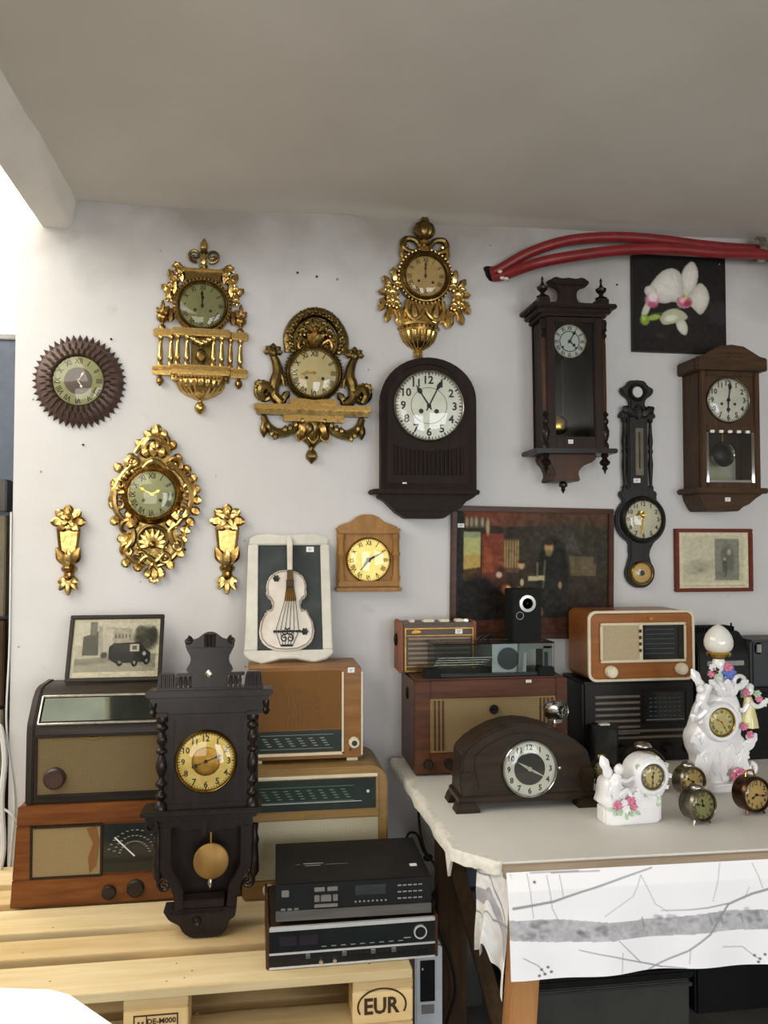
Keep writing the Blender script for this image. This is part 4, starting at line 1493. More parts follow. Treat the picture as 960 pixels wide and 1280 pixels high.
# plinth, garlands, drop
t.part('plinth', t.mb().box(319, 465, 507, 514, -16, -0.5), gilt_red, bevel=1)
t.part('plinth', t.mb().box(322, 462, 514, 520, -13, -0.5), gilt_old, bevel=1)
t.part('plinth', t.mb().box(363, 422, 499, 507, -13, -0.5), gilt_red, bevel=1)
t.part('apron', t.mb().box(355, 431, 520, 528, -13, -0.5), gilt_red, bevel=1)
for sg in (-1, 1):
    X = lambda d: cx + sg * d
    path = [(X(62), 522), (X(56), 534), (X(44), 542), (X(30), 540), (X(14), 531), (X(4), 522)]
    t.part('garland', t.mb().curve(path, (4, 6.5, 3.5), -7, 24, 8), gilt_old)
    for i, (d, p) in enumerate(((59, 530), (52, 538), (44, 543), (36, 543), (28, 541), (20, 536), (12, 531))):
        t.part('garland_leaf', t.mb().leaf(X(d), p, (240, 265, 300, 100, 80, 60, 70)[i] if sg > 0 else 180 - (240, 265, 300, 100, 80, 60, 70)[i], 10, 7, -11, 3, 1, 1), gilt_old)
    t.part('garland_drop', t.mb().lathe(X(61), -7, [(2, 520), (3.5, 524), (3, 530), (5, 536), (5, 541), (3, 545), (0.4, 549)], 10), gilt_old)
t.part('boss', t.mb().lathe(cx - 1, -2, [(17, 528), (18, 534), (16, 543), (11, 551), (5, 557), (3, 560)], 28, 9, 0.06), gilt_old, smooth=60)
for a, x in ((250, 383), (270, 392), (290, 401)):
    t.part('boss_leaf', t.mb().leaf(x, 529, a, 26, 14, -17, 4, -6, 2), gilt_red)
t.part('boss_knot', t.mb().ball(387, -21, 537, 5, 3, 7), gilt_old)
t.part('drop_finial', t.mb().lathe(391, -4, [(4, 558), (2.5, 561), (5.5, 565), (7, 570), (6, 574), (2, 578), (0.3, 580)], 12, 6, 0.08), gilt_old, smooth=60)

# ---------------------------------------------------------------- gilt clock with pineapple and urn
t = Thing('gilt_urn_clock', 'gilt wall clock with ribbed finial, ribbon bow and fluted urn', 'clock', 530, 350, Y=0, wall=True, front=9)
cx, cp = 531.5, 345.5
t.part('case', t.mb().ring(cx, cp, [(35, -0.5), (35, -8), (32, -12), (26, -13), (26, -0.5)], 48), gilt_old)
t.part('case_core', t.mb().disc(cx, cp, 31, -9, -0.5), gilt_old)
dial(t, cx, cp, 26.5, -11, tan_dial, ink_brown, 'roman', 6.5, 0.76, 0, 1, 0.5, 0.75, hmat=ink_brown, bezel=gilt_old, bw=4.5, bh=5, dome=5, holes=((-.32, .25), (.35, .3)))
t.part('beading', t.mb().beads(cx, cp, 34, 2.1, 42, -11), gilt, kind='stuff')
t.part('finial_body', t.mb().ball(530, -11, 288, 13, 9, 12, 40, 10, 13, 0.09), gilt_old, smooth=60)
t.part('finial_crown', t.mb().lathe(530, -12, [(3, 278), (5, 276), (6, 273.5), (3.5, 273), (4.5, 270.5), (2, 269)], 16, 6, 0.2), gilt_old)
t.part('finial_stem', t.mb().lathe(530, -7, [(5, 299), (7, 301), (7, 304), (4, 306), (8, 309), (9, 314)], 14), gilt)
for sg in (-1, 1):
    X = lambda d: cx + sg * d
    t.part('ribbon_loop', t.mb().curve([(X(4), 312), (X(12), 300), (X(24), 299), (X(27), 309), (X(19), 314), (X(6), 314)], (3, 4.2, 2.4), -8, 24, 8), gilt_old)
    t.part('ribbon_tail', t.mb().curve([(X(22), 306), (X(29), 314), (X(27), 324), (X(33), 334)], (3, 3.4, 2), -6, 18, 8), gilt)
    # flower bouquets and hanging leaves
    rnd = random.Random(8)
    for (d, p, a, L, W) in ((36, 355, 80, 20, 10), (42, 362, 60, 18, 10), (44, 368, 10, 14, 9), (44, 374, -25, 14, 9), (40, 376, -75, 30, 11), (35, 380, -100, 30, 12), (30, 384, -95, 26, 11), (46, 372, -60, 22, 10), (26, 384, -110, 22, 10)):
        t.part('leaf', t.mb().leaf(X(d), p, a if sg > 0 else 180 - a, L, W, -5 - 2 * rnd.random(), 4, 3, 2), rnd.choice((gilt, gilt, gilt_red)))
    for d, p, r in ((41, 370, 9), (35, 358, 6), (46, 362, 5.5), (36, 382, 6), (45, 381, 5)):
        t.part('flower', t.mb().flower(X(d), p, r, 7, -10, 3, 15), gilt)
    t.part('lyre_arm', t.mb().curve([(X(22), 376), (X(23), 390), (X(14), 400), (X(4), 393), (X(1), 386)], (3, 3.2, 2), -9, 22, 8), gilt)
    t.part('body_leaf', t.mb().leaf(X(15), 380, -90 - sg * 8, 26, 11, -8, 4, 1), gilt)
t.part('body', t.mb().prism([(508, 374), (556, 374), (552, 388), (546, 400), (546, 408), (502, 408), (504, 400), (510, 388)], -7, -0.5), gilt_red, bevel=1)
t.part('urn_rim', t.mb().lathe(524.5, -1, [(20, 404), (25, 406), (25, 409), (23, 411), (25, 413), (24, 416)], 40), gilt)
m = t.mb()
for i in range(13):
    a = PI + PI * i / 12
    m.ball(524.5 + 25 * math.cos(a), -1 + 25 * math.sin(a) * 0.98, 411, 1.8, n=6, k=4)
t.part('beading', m, gilt_red, kind='stuff')
t.part('urn_bowl', t.mb().lathe(524.5, -1, [(23, 415), (22, 420), (19, 427), (13, 433), (7, 437), (5, 438)], 126, 18, 0.06), gilt, smooth=60)
t.part('tassel', t.mb().lathe(523.5, -4, [(5, 436), (3.5, 438), (5.5, 440), (5, 443), (6, 447), (0.5, 448)], 24, 8, 0.1), gilt, smooth=60)

# ---------------------------------------------------------------- rococo gilt clock
t = Thing('rococo_gilt_clock', 'gilt rococo clock of swirling leaf scrolls with shell', 'clock', 190, 620, Y=0, wall=True, front=9)
cx, cp = 190, 618
t.part('case', t.mb().ring(cx, cp, [(38, -0.5), (37, -8), (33, -12), (28, -12), (28, -0.5)], 48), gilt_red)
t.part('case_core', t.mb().disc(cx, cp, 32, -9, -0.5), gilt_red)
dial(t, cx, cp, 30, -11, green_dial, ink, 'roman', 8.0, 0.77, 62, 300, 0.4, 0.62, hmat=brass, bezel=gilt_red, bw=3.5, bh=4, dome=6, holes=((-.32, .25), (.35, .25)))
sc = [  # (cx, cp, r0, r1, a0, a1, w0, w1)
    (149, 628, 14, 3, 60, 420, 4.2, 2.0), (150, 606, 11, 3, 300, -80, 3.6, 2.0), (166, 578, 9, 2.5, 210, -160, 3.4, 1.8), (217, 580, 10, 3, -30, 350, 3.6, 2.0),
    (235, 612, 11, 3, 250, 640, 3.6, 2.0), (228, 640, 10, 3, 100, -270, 3.4, 1.8), (160, 660, 10, 3, 80, 450, 3.6, 1.8), (160, 688, 9, 2.5, 90, 470, 3.4, 1.8),
    (222, 682, 9, 2.5, 90, -290, 3.2, 1.8), (176, 694, 9, 2.5, 180, 540, 3.2, 1.8), (206, 696, 9, 2.5, 0, -360, 3.2, 1.8), (191, 556, 13, 4, 200, -60, 3.8, 2.4), (203, 552, 9, 3, 100, -220, 3.2, 2.0)]
for i, s_ in enumerate(sc):
    t.part('scroll', t.mb().scroll(*s_, -7 - (i % 3)), gilt if i % 3 else gilt_red)
arcs = [([(172, 574), (158, 588), (146, 606), (142, 622), (146, 640), (156, 652)], (3, 5.5, 3)), ([(210, 576), (224, 588), (236, 604), (240, 622), (234, 640), (222, 656)], (3, 5.5, 3)),
        ([(158, 650), (166, 662), (166, 676), (158, 690), (168, 702), (182, 708)], (2.5, 4.5, 2.5)), ([(224, 654), (212, 664), (216, 678), (224, 688), (212, 702), (198, 708)], (2.5, 4.5, 2.5)),
        ([(168, 566), (178, 552), (190, 546), (204, 552), (212, 566)], (3, 5, 3)), ([(178, 585), (186, 578), (196, 577), (206, 584)], (2.5, 4, 2.5)),
        ([(172, 706), (184, 696), (196, 702), (206, 692), (214, 698)], (2.5, 4, 2.5)), ([(186, 716), (192, 706), (200, 716)], (2.5, 4, 2))]
for c_, w_ in arcs:
    t.part('scroll', t.mb().curve(c_, w_, -7, 26, 8), gilt)
rnd = random.Random(11)
lv = [(194, 548, 95, 22, 10), (190, 550, 130, 18, 9), (200, 549, 60, 17, 9), (180, 560, 140, 18, 9), (210, 560, 40, 16, 9), (168, 574, 160, 14, 9), (216, 574, 20, 15, 9),
      (152, 590, 130, 16, 9), (146, 606, 170, 10, 9), (144, 630, 200, 10, 9), (148, 646, 230, 16, 9), (160, 664, 245, 22, 10), (156, 672, 200, 12, 8), (162, 700, 220, 14, 9),
      (230, 590, 50, 14, 9), (236, 600, 30, 15, 9), (240, 612, 12, 14, 9), (242, 624, -8, 13, 9), (240, 636, -28, 14, 9), (234, 648, -45, 15, 9), (226, 660, -20, 16, 9), (222, 672, -15, 16, 9),
      (220, 688, -30, 16, 9), (210, 700, -60, 16, 9), (176, 704, 240, 14, 9), (194, 708, 270, 20, 10), (188, 710, 250, 17, 8), (200, 710, 290, 17, 8), (191, 570, 90, 22, 12), (183, 572, 110, 17, 9), (199, 572, 70, 17, 9),
      (172, 650, 215, 20, 10), (208, 650, -35, 20, 10), (166, 636, 235, 18, 9), (214, 638, -50, 18, 9)]
for x, p, a, L, W in lv:
    t.part('leaf', t.mb().leaf(x, p, a, L * .8, W * 1.4, -5 - 3 * rnd.random(), 4.5, 3, 0), gilt if rnd.random() < 0.65 else gilt_red)
t.part('backplate', t.mb().prism([(178, 556), (204, 556), (226, 590), (232, 620), (222, 650), (222, 684), (204, 704), (192, 712), (178, 704), (162, 686), (162, 654), (150, 624), (156, 592)], -3, -0.5), gilt_old, bevel=1)
# shell panel below the dial
for i in range(9):
    a = 90 + (i - 4) * 26
    t.part('shell_rib', t.mb().leaf(191, 680, a, 19, 7, -8, 3, 2), gilt)
t.part('shell_rim', t.mb().curve([(176, 688), (173, 672), (182, 660), (193, 658), (205, 663), (209, 676), (204, 688)], (2, 3.2, 2), -9, 24, 8), gilt_old)
t.part('shell_knob', t.mb().ball(191, -11, 681, 5, 4, 5), gilt_old)
t.part('top_curl', t.mb().scroll(195, 534, 6, 1.5, 200, 560, 2.8, 1.4, -6), gilt_red)
t.part('drop_finial', t.mb().flower(193, 722, 8, 7, -5, 3, 20), gilt)
for x, p in ((156, 597), (160, 592), (151, 601), (166, 590), (148, 612)):
    t.part('berry', t.mb().ball(x, -10, p, 3.2, n=8, k=5), gilt)

# ---------------------------------------------------------------- pair of gilt wall brackets
def bracket(cx, dp, label):
    t = Thing('gilt_wall_bracket', label, 'wall bracket', cx, 685 + dp, Y=0, wall=True, front=9, group='gilt brackets beside the rococo clock')
    P = lambda p: p + dp
    t.part('shaft', t.mb().prism([(cx - 14, P(658)), (cx + 14, P(658)), (cx + 12, P(676)), (cx + 9, P(700)), (cx + 5, P(708)), (cx - 5, P(708)), (cx - 9, P(700)), (cx - 12, P(676))], -9, -0.5), gilt, bevel=2.2)
    for sg in (-1, 1):
        t.part('rib', t.mb().curve([(cx + sg * 13.5, P(660)), (cx + sg * 11.5, P(680)), (cx + sg * 8, P(702))], (1.8, 1.6, 1.2), -9.5), gilt_red)
        t.part('cup_leaf', t.mb().leaf(cx + sg * 3, P(708), 90 - sg * 26, 26, 13, -8, 4, 3, 1), gilt_red)
    t.part('cup_leaf', t.mb().leaf(cx, P(709), 90, 20, 12, -10, 3, 3), gilt)
    for i, a in enumerate((90, 40, 140, -5, 185, -45, 225, 270)):
        t.part('petal', t.mb().leaf(cx, P(651), a, (20, 20, 20, 22, 22, 17, 17, 12)[i], 15, -9, 4.5, 3, 0), gilt if i % 3 else gilt_red)
    for i in range(5):
        t.part('petal', t.mb().leaf(cx, P(648), 90 + 72 * i, 12, 9, -13, 3, 2), gilt)
    t.part('flower_eye', t.mb().ball(cx, -16, P(648), 3.5, 3, 3.5, 10, 6), gilt_red)
    t.part('neck', t.mb().lathe(cx, -3, [(7, P(707)), (10, P(710)), (9, P(714)), (6.5, P(716)), (6.5, P(720)), (8.5, P(722)), (6, P(726))], 18), gilt_red)
    for i, a in enumerate((270, 235, 305, 205, 335)):
        t.part('drop_leaf', t.mb().leaf(cx, P(722), a, (22, 19, 19, 14, 14)[i], 9, -7, 3.5, 2), gilt)


bracket(85.5, 0, 'gilt flower-headed bracket hanging below the brown sunburst clock')
bracket(284, -1, 'gilt flower-headed bracket hanging above the white violin plaque')

# ---------------------------------------------------------------- black arched wall clock
t = Thing('arched_wall_clock', 'black-brown arched wall clock with large silvered Arabic dial', 'clock', 535, 530, Y=0, wall=True, front=28)
D = 26
x0, x1, xc = 476, 595, 535.5


def arch(x0, x1, top, spring, bot, n=20):
    c, r = (x0 + x1) / 2, (x1 - x0) / 2
    return [(c - r * math.cos(PI * i / n), spring - (spring - top) * math.sin(PI * i / n)) for i in range(n + 1)] + [(x1, bot), (x0, bot)]


t.part('case', t.mb().prism(arch(x0 + 2, x1 - 2, 449, 500, 614), -D, -0.5), arch_wood, bevel=1)
# door: arched frame around the dial
op, ip = arch(x0, x1, 447, 500, 612), arch(x0 + 9, x1 - 9, 455, 504, 604)
m = t.mb()
n = len(op)
m.add([(x, -D - 6, p) for x, p in op] + [(x, -D, p) for x, p in op] + [(x, -D - 3, p) for x, p in ip] + [(x, -D, p) for x, p in ip],
      [(i, (i + 1) % n, n + (i + 1) % n, n + i) for i in range(n)] + [(i, 2 * n + i, 2 * n + (i + 1) % n, (i + 1) % n) for i in range(n)] + [(2 * n + i, 3 * n + i, 3 * n + (i + 1) % n, 2 * n + (i + 1) % n) for i in range(n)])
t.part('door_frame', m, arch_wood, smooth=40)
t.part('door_panel', t.mb().prism(arch(x0 + 8, x1 - 8, 456, 504, 605), -D - 3, -D), arch_wood)
dial(t, 535.8, 507.5, 43.5, -D - 4.5, silver_dial, ink, 'arabic', 11.5, 0.75, -33, 27, 0.72, 0.93, hw=1.5, bezel=nickel, bw=1.8, bh=2.5, dome=7, holes=((-.23, .16), (.22, .16)), each=True)
t.part('dial_ring', t.mb().ring(535.8, 507.5, [(22.4, -D - 5.2), (23, -D - 5.2), (23, -D - 5), (22.4, -D - 5)], 40), ink)
for i in range(17):                                           # reeded panel under the dial
    x = 494 + i * 5.2
    top = 558 + 6 * math.cos((x - 536) / 42 * PI / 2) if abs(x - 536) < 42 else 556
    t.part('reed', t.mb().tube([(x, -D - 3, top), (x, -D - 3.4, 594)], 1.9, 6), arch_wood)
t.part('base_moulding', t.mb().slab([(464, -0.5), (466, -D - 4), (471, -D - 10), (597, -D - 10), (600, -D - 4), (600, -0.5)], 612, 618), arch_wood, bevel=1.5)
t.part('apron', t.mb().prism([(474, 618), (597, 618), (592, 622), (583, 627), (576, 635), (566, 640), (555, 648), (508, 648), (497, 641), (490, 634), (482, 626), (474, 622)], -D - 2, -0.5), arch_wood, bevel=1.2)
t.part('apron_rail', t.mb().box(496, 572, 635, 639, -D - 4, -D - 1), arch_wood, bevel=0.8)
label_tag(t, 503, 508, 603.5, 608, -D - 3.2)

# ---------------------------------------------------------------- small honey-pine clock
t = Thing('pine_wall_clock', 'honey pine wall clock with brass dial and arched top', 'clock', 461, 692, Y=0, wall=True, front=14)
t.part('back_panel', t.mb().prism([(422, 738), (422, 664), (423, 658), (430, 655), (440, 652), (448, 645), (455, 643), (466, 643), (474, 646), (481, 652), (492, 656), (499, 659), (500, 664), (500, 738)], -12, -0.5), pine, bevel=1.5)
t.part('top_rail', t.mb().box(423, 499, 663, 667, -18, -0.5), pine, bevel=1)
t.part('top_rail', t.mb().box(421, 501, 660, 664, -16, -0.5), pine, bevel=1)
t.part('base_rail', t.mb().box(420, 502, 734, 739, -22, -0.5), pine, bevel=1.2)
t.part('base_rail', t.mb().box(423, 499, 726, 733, -18, -0.5), pine, bevel=1.2)
for x in (427, 495):
    t.part('pillar', t.mb().lathe(x, -13, [(5, 668), (5, 673), (4, 675), (4, 689), (5.5, 691), (5.5, 694), (4, 696), (4, 718), (5.5, 720), (5.5, 726)], 14), pine, smooth=40)
dial(t, 460.6, 700, 27, -14, gold_dial, ink_brown, 'roman', 6.5, 0.78, 218, 62, 0.62, 0.8, bezel=brass, bw=1.5, bh=3, dome=4, hkind='baton', hw=1.6)

# ---------------------------------------------------------------- Vienna regulator
t = Thing('vienna_wall_clock', 'tall dark walnut regulator clock with glazed door and spiked finials', 'clock', 711, 470, Y=0, wall=True, roll=-0.6, front=50)
D = 46
x0, x1 = 683, 754
t.part('back_board', t.mb().box(x0 - 1, x1 + 1, 390, 562, -3, -0.5), ebony)
for x in (x0, x1 - 5):
    t.part('side_panel', t.mb().box(x, x + 5, 392, 562, -D, -3), walnut, bevel=0.6)
    t.part('side_glass', t.mb().quad(x + (-.2 if x == x0 else 5.2), x + (-.2 if x == x0 else 5.2), 400, 550, -8), black_plastic) if False else None
t.part('case_floor', t.mb().box(x0, x1, 556, 562, -D, -3), walnut)
t.part('case_top', t.mb().box(x0, x1, 392, 398, -D, -3), walnut)
m = t.mb()
for a in ((x0, x0 + 11, 394, 562), (x1 - 11, x1, 394, 562), (x0 + 11, x1 - 11, 394, 402), (x0 + 11, x1 - 11, 546, 562)):
    m.box(*a, -D - 5, -D)
t.part('door_frame', m, walnut, bevel=0.8)
t.part('door_glass', t.mb().quad(x0 + 11, x1 - 11, 402, 546, -D - 2), pane_glass, smooth=0)
dial(t, 715.5, 424.5, 21, -D + 4, white_enamel, ink, 'roman', 5.5, 0.8, 130, 30, 0.5, 0.8, bezel=brass, bw=1.8, bh=2, dome=None, holes=((-.42, .35), (.4, .4)), hw=1.1)
t.part('dial_ring', t.mb().ring(715.5, 424.5, [(12.3, -D + 3.3), (13.4, -D + 3.3), (13.4, -D + 3.5), (12.3, -D + 3.5)], 32), ink)
t.part('movement_block', t.mb().box(702, 727, 412, 438, -D + 6, -3), ebony)
t.part('pendulum_rod', t.mb().box(711, 714, 440, 520, -D + 22, -D + 23), walnut_lt)
t.part('pendulum_bob', t.mb().ring(706, 528, [(13, -D + 20), (12, -D + 17), (4, -D + 15), (0.1, -D + 15)], 28, closed=False), brass, smooth=60)
# half columns either side of the door
for x in (x0 - 1, x1 + 2):
    y = -D - 1
    prof = [(4.2, 398), (5.2, 402), (4.5, 408), (5.2, 411), (3, 414), (5, 418), (3, 422)]
    o = t.part('column_capital', t.mb().lathe(x, y, prof, 14), ebony)
    t.part('column_shaft', t.mb().lathe(x, y, [(3, 422), (3.4, 430), (3.4, 500), (3, 514)], 14, 7, 0.06), walnut_lt)
    t.part('column_base', t.mb().lathe(x, y, [(3, 514), (5.5, 518), (3, 521), (5, 525), (5, 528), (3.2, 531), (5.8, 538), (5.4, 545), (3, 552), (5, 556), (5, 561)], 14), ebony)
    t.part('drop_finial', t.mb().lathe(x - 1, y - 1, [(4, 567), (5, 570), (3, 573), (7, 578), (5.5, 581), (2.5, 583), (4, 586), (1.8, 588), (0.4, 593)], 14), ebony)
    t.part('top_block', t.mb().box(x - 7, x + 7, 371, 379, -D - 6, -D + 12), ebony, bevel=0.8)
    t.part('top_finial', t.mb().lathe(x, -D + 2, [(6, 371), (8, 369), (3, 366), (2.5, 364), (6.5, 360), (7, 357), (3.5, 355), (2, 353), (1.2, 349), (2, 347), (0.3, 343)], 14), ebony)
# cornice and base shelf
t.part('cornice', t.mb().slab([(x0 - 17, -0.5), (x0 - 17, -D - 12), (x1 + 17, -D - 12), (x1 + 17, -0.5)], 379, 385), walnut, bevel=1.5)
t.part('cornice', t.mb().slab([(x0 - 11, -0.5), (x0 - 11, -D - 8), (x1 + 11, -D - 8), (x1 + 11, -0.5)], 385, 391), ebony, bevel=1.5)
t.part('frieze', t.mb().slab([(x0 - 5, -0.5), (x0 - 5, -D - 6), (x1 + 5, -D - 6), (x1 + 5, -0.5)], 391, 396), walnut, bevel=1)
t.part('base_shelf', t.mb().slab([(x0 - 17, -0.5), (x0 - 17, -D - 10), (x1 + 15, -D - 10), (x1 + 15, -0.5)], 561, 567), ebony, bevel=1.2)
t.part('apron', t.mb().prism([(690, 567), (748, 567), (748, 572), (742, 577), (730, 582), (724, 590), (727, 601), (690, 601), (694, 592), (690, 582), (684, 575), (684, 567)], -D + 4, -0.5), walnut_lt, bevel=1.5)
t.part('apron_finial', t.mb().lathe(708, -D + 14, [(3, 601), (5.5, 604), (5.5, 607), (2, 609), (3, 611), (0.4, 616)], 12), ebony)
# crest
t.part('crest', t.mb().prism([(696, 375), (698, 370), (704, 371), (708, 366), (708, 357), (704, 352), (697, 350), (693, 344), (702, 340), (720, 342), (738, 340), (748, 344), (743, 350), (736, 352), (731, 357), (731, 366), (735, 371), (741, 370), (743, 375), (744, 380), (695, 380)], -30, -22), walnut, bevel=1.2)
t.part('crest_cap', t.mb().prism([(694, 345), (702, 339), (711, 341), (720, 340), (729, 341), (738, 339), (747, 345), (738, 349), (703, 349)], -34, -20), ebony, bevel=1.2)
t.part('crest_base', t.mb().box(690, 748, 373, 379, -32, -16), walnut, bevel=1)
label_tag(t, 708.5, 714.5, 550, 555, -D - 5.1)

# ---------------------------------------------------------------- orchid canvas
t = Thing('orchid_canvas', 'square canvas print of a white orchid on black', 'canvas print', 850, 380, Y=0, front=8, wall=True)
cv = Canvas(150, 160, '1c1918')
cv.ell(.5, .7, .6, .5, '262220', soft=1.2)
cv.ell(.93, .58, .14, .12, '2f2b2b', soft=.6)
def petal(pts, tone, veins=()):
    """petal outline (smoothed) with a darker rim, a paler heart and fine veins, as printed"""
    lp = [tuple(q) for q in smooth_loop(pts, 6)]
    mx, my = sum(q[0] for q in lp) / len(lp), sum(q[1] for q in lp) / len(lp)
    cv.poly(lp, 'a9a596')
    for k_ in range(6):
        f_ = .97 - .13 * k_
        cv.poly([(mx + (a - mx) * f_, my + (b_ - my) * f_) for a, b_ in lp], tone, .35)
    for v_ in veins:
        cv.line(list(v_), .003, 'b7b2a4', .5)


petal([(.53, .40), (.49, .33), (.52, .18), (.58, .08), (.65, .05), (.70, .14), (.69, .26), (.64, .36), (.58, .42)], 'e2ded4', (((.58, .38), (.62, .22), (.64, .1)), ((.56, .36), (.56, .22), (.6, .12))))
petal([(.58, .44), (.64, .34), (.72, .27), (.79, .32), (.82, .43), (.78, .54), (.72, .60), (.66, .56), (.60, .50)], 'ddd8cd', (((.62, .43), (.72, .42), (.79, .46)), ((.62, .46), (.7, .5), (.74, .56)), ((.63, .4), (.72, .34), (.76, .34))))
petal([(.52, .46), (.42, .48), (.31, .50), (.20, .46), (.15, .38), (.22, .26), (.32, .16), (.43, .13), (.51, .18), (.54, .30)], 'e4e0d7', (((.5, .4), (.38, .34), (.28, .28)), ((.5, .38), (.44, .28), (.40, .18)), ((.48, .43), (.36, .42), (.22, .4)), ((.51, .36), (.5, .26), (.46, .17))))
petal([(.24, .44), (.17, .44), (.12, .40), (.13, .34), (.19, .32), (.25, .36)], 'd9d4c9')
petal([(.15, .48), (.10, .56), (.08, .66), (.12, .66), (.17, .58), (.19, .50)], 'cfcabd')
cv.line([(.13, .66), (.2, .62), (.32, .6), (.42, .56), (.5, .54)], .010, '4d5a26')
cv.ell(.20, .47, .075, .075, 'c98a9e', 20, .4)
cv.ell(.21, .44, .05, .05, 'ead8da', 20, .5)
cv.ell(.2, .52, .05, .03, 'b0506e', 10, .6, .8)
petal([(.46, .45), (.52, .42), (.60, .42), (.64, .47), (.60, .53), (.52, .54), (.47, .51)], 'c4587c')
cv.ell(.53, .46, .035, .03, 'e6b4c4', 0, .6)
cv.ell(.58, .49, .04, .03, '97304f', 0, .7, .8)
cv.ell(.56, .43, .022, .02, 'd8c060', 0, .5)
petal([(.28, .66), (.34, .58), (.44, .55), (.54, .58), (.58, .64), (.50, .68), (.40, .71), (.32, .72)], 'b9bf97', (((.32, .68), (.42, .63), (.52, .61)),))
petal([(.46, .68), (.54, .66), (.58, .74), (.56, .82), (.50, .80), (.46, .74)], 'd5d6c4')
cv.ell(.40, .65, .07, .03, 'e4e4d4', -15, .6, .8)
cv.ell(.12, .68, .05, .055, '7f9a36', 0, .3)
cv.ell(.11, .665, .022, .025, 'a9c060', 0, .7)
cv.ell(.22, .65, .07, .028, '9fb058', -15, .4)
cv.ell(.3, .84, .05, .02, '35302e', 20, .8)
cv.mottle(.02, 4)
cv.blur(1)
t.part('canvas_edge', t.mb().box(792, 908, 319.5, 441, -8, -0.3), mat('canvas_black', '1a1716', rough=0.6), bevel=0.5)
t.picture('canvas_print', cv.a, 792.3, 907.7, 319.8, 440.7, -8.15, paint)
m = t.mb()
m.ball(900, -8, 327, 1.3, n=6, k=4)
t.part('pin', m, chrome)

# ---------------------------------------------------------------- red ducts along the ceiling
def duct(name, label, pts, r, m_):
    P = [at_y(a, b_, y) for a, b_, y in pts]
    q = MB()
    q.curve([(p.x, p.z, p.y) for p in P], r, n=96, k=14)
    root = bpy.data.objects.new(name, None)
    col.objects.link(root)
    root.location = P[0]
    tag(root, label, 'duct', 'red ducts under the ceiling')
    mesh_obj('duct_tube', [(x - P[0].x, y - P[0].y, z - P[0].z) for x, y, z in q.v], q.f, m_, root, smooth=60)
    # fine corrugation rings
    C = [Vector((p.x, p.y, p.z)) for p in P]
    return root


duct('red_duct', 'red corrugated duct, the upper of two from the wall hole', ((614, 341, -.004), (624, 337, -.02), (664, 315, -.05), (712, 300.5, -.06), (769, 296.5, -.06), (825, 300, -.06), (880, 307, -.05), (930, 311, -.045), (985, 313, -.04), (1080, 318, -.04)), 0.0185, red_duct)
duct('red_duct', 'red corrugated duct, the lower of two from the wall hole', ((616, 346, -.004), (632, 343, -.03), (675, 328, -.1), (731, 318, -.11), (787, 312, -.105), (844, 312, -.1), (900, 316.5, -.1), (960, 318, -.09), (1080, 323, -.09)), 0.0185, red_duct)
pc = at_y(949, 312, -.06)
q = MB()
q.tube([(pc.x - 0.014, -.062, pc.z), (pc.x + 0.018, -.062, pc.z - 0.001)], 0.047, 18, 0.56)
t_ = wobj('duct_clamp', q, nickel, None, 0.002)
tag(t_, 'metal clamp band around both red ducts', 'clamp')
q = MB()
for k in range(4):
    q.ball(pc.x - 0.002, -.106 + 0.004 * k, pc.z - 0.016 + 0.010 * k, 0.003, n=6, k=4)
mesh_obj('clamp_bolts', q.v, q.f, chrome, t_)['kind'] = 'stuff'
q = MB()
c = at_y(623, 346, -.03)
for k, (dx, dz) in enumerate(((0.0, .012), (.008, -.01), (.022, -.012))):
    q.ball(c.x + dx, -.05, c.z + dz, 0.009, 0.007, 0.006, 8, 5)
tag(wobj('plaster_crumbs', q, crust), 'white plaster smears on the ducts by the hole', 'plaster', None, 'stuff')

# ---------------------------------------------------------------- barometer clock
t = Thing('barometer_clock', 'black banjo-shaped barometer with thermometer and large dial', 'barometer', 800, 610, Y=0, wall=True, front=9)
blk = mat('black_lacquer', '161514', '262422', rough=0.42, scale=40, spec=0.25)
cxa = 798.5
head = [(cxa, 474), (cxa + 10, 475), (cxa + 13, 481), (cxa + 21, 485), (cxa + 19, 492), (cxa + 12, 497), (cxa + 9, 502), (cxa + 10, 508), (cxa + 16, 511), (cxa + 22, 516), (cxa + 23, 522),
        (cxa + 12, 522), (cxa + 12, 608), (cxa + 24, 616), (cxa + 22, 622)]
body = head + [(cxa + 3.5 + 31 * math.cos(R(a)), 650 - 32 * math.sin(R(a))) for a in range(50, -66, -10)] + [(cxa + 14, 688), (cxa + 13, 694)] + \
    [(cxa + 1.5 + 18 * math.cos(R(a)), 716 - 19 * math.sin(R(a))) for a in range(40, -95, -15)]
body += [(cxa + 1.5 + 18 * math.cos(R(a)), 716 - 19 * math.sin(R(a))) for a in range(-105, -225, -15)] + [(cxa - 11, 694), (cxa - 12, 688)] + \
    [(cxa + 3.5 + 32 * math.cos(R(a)), 650 - 32 * math.sin(R(a))) for a in range(-118, -236, -10)]
body += [(2 * cxa - x, p) for x, p in reversed(head)][:-1]
t.part('body', t.mb().prism(body, -9, -0.3), blk, bevel=1.5)
t.part('head_ring', t.mb().ring(cxa - 0.5, 489.5, [(7, -8), (7, -11), (9.5, -13), (12, -11), (12, -8)], 28), blk, smooth=60)
t.part('head_hole', t.mb().disc(cxa - 0.5, 489.5, 6.8, -9.6, -8.5, 24), plaster)
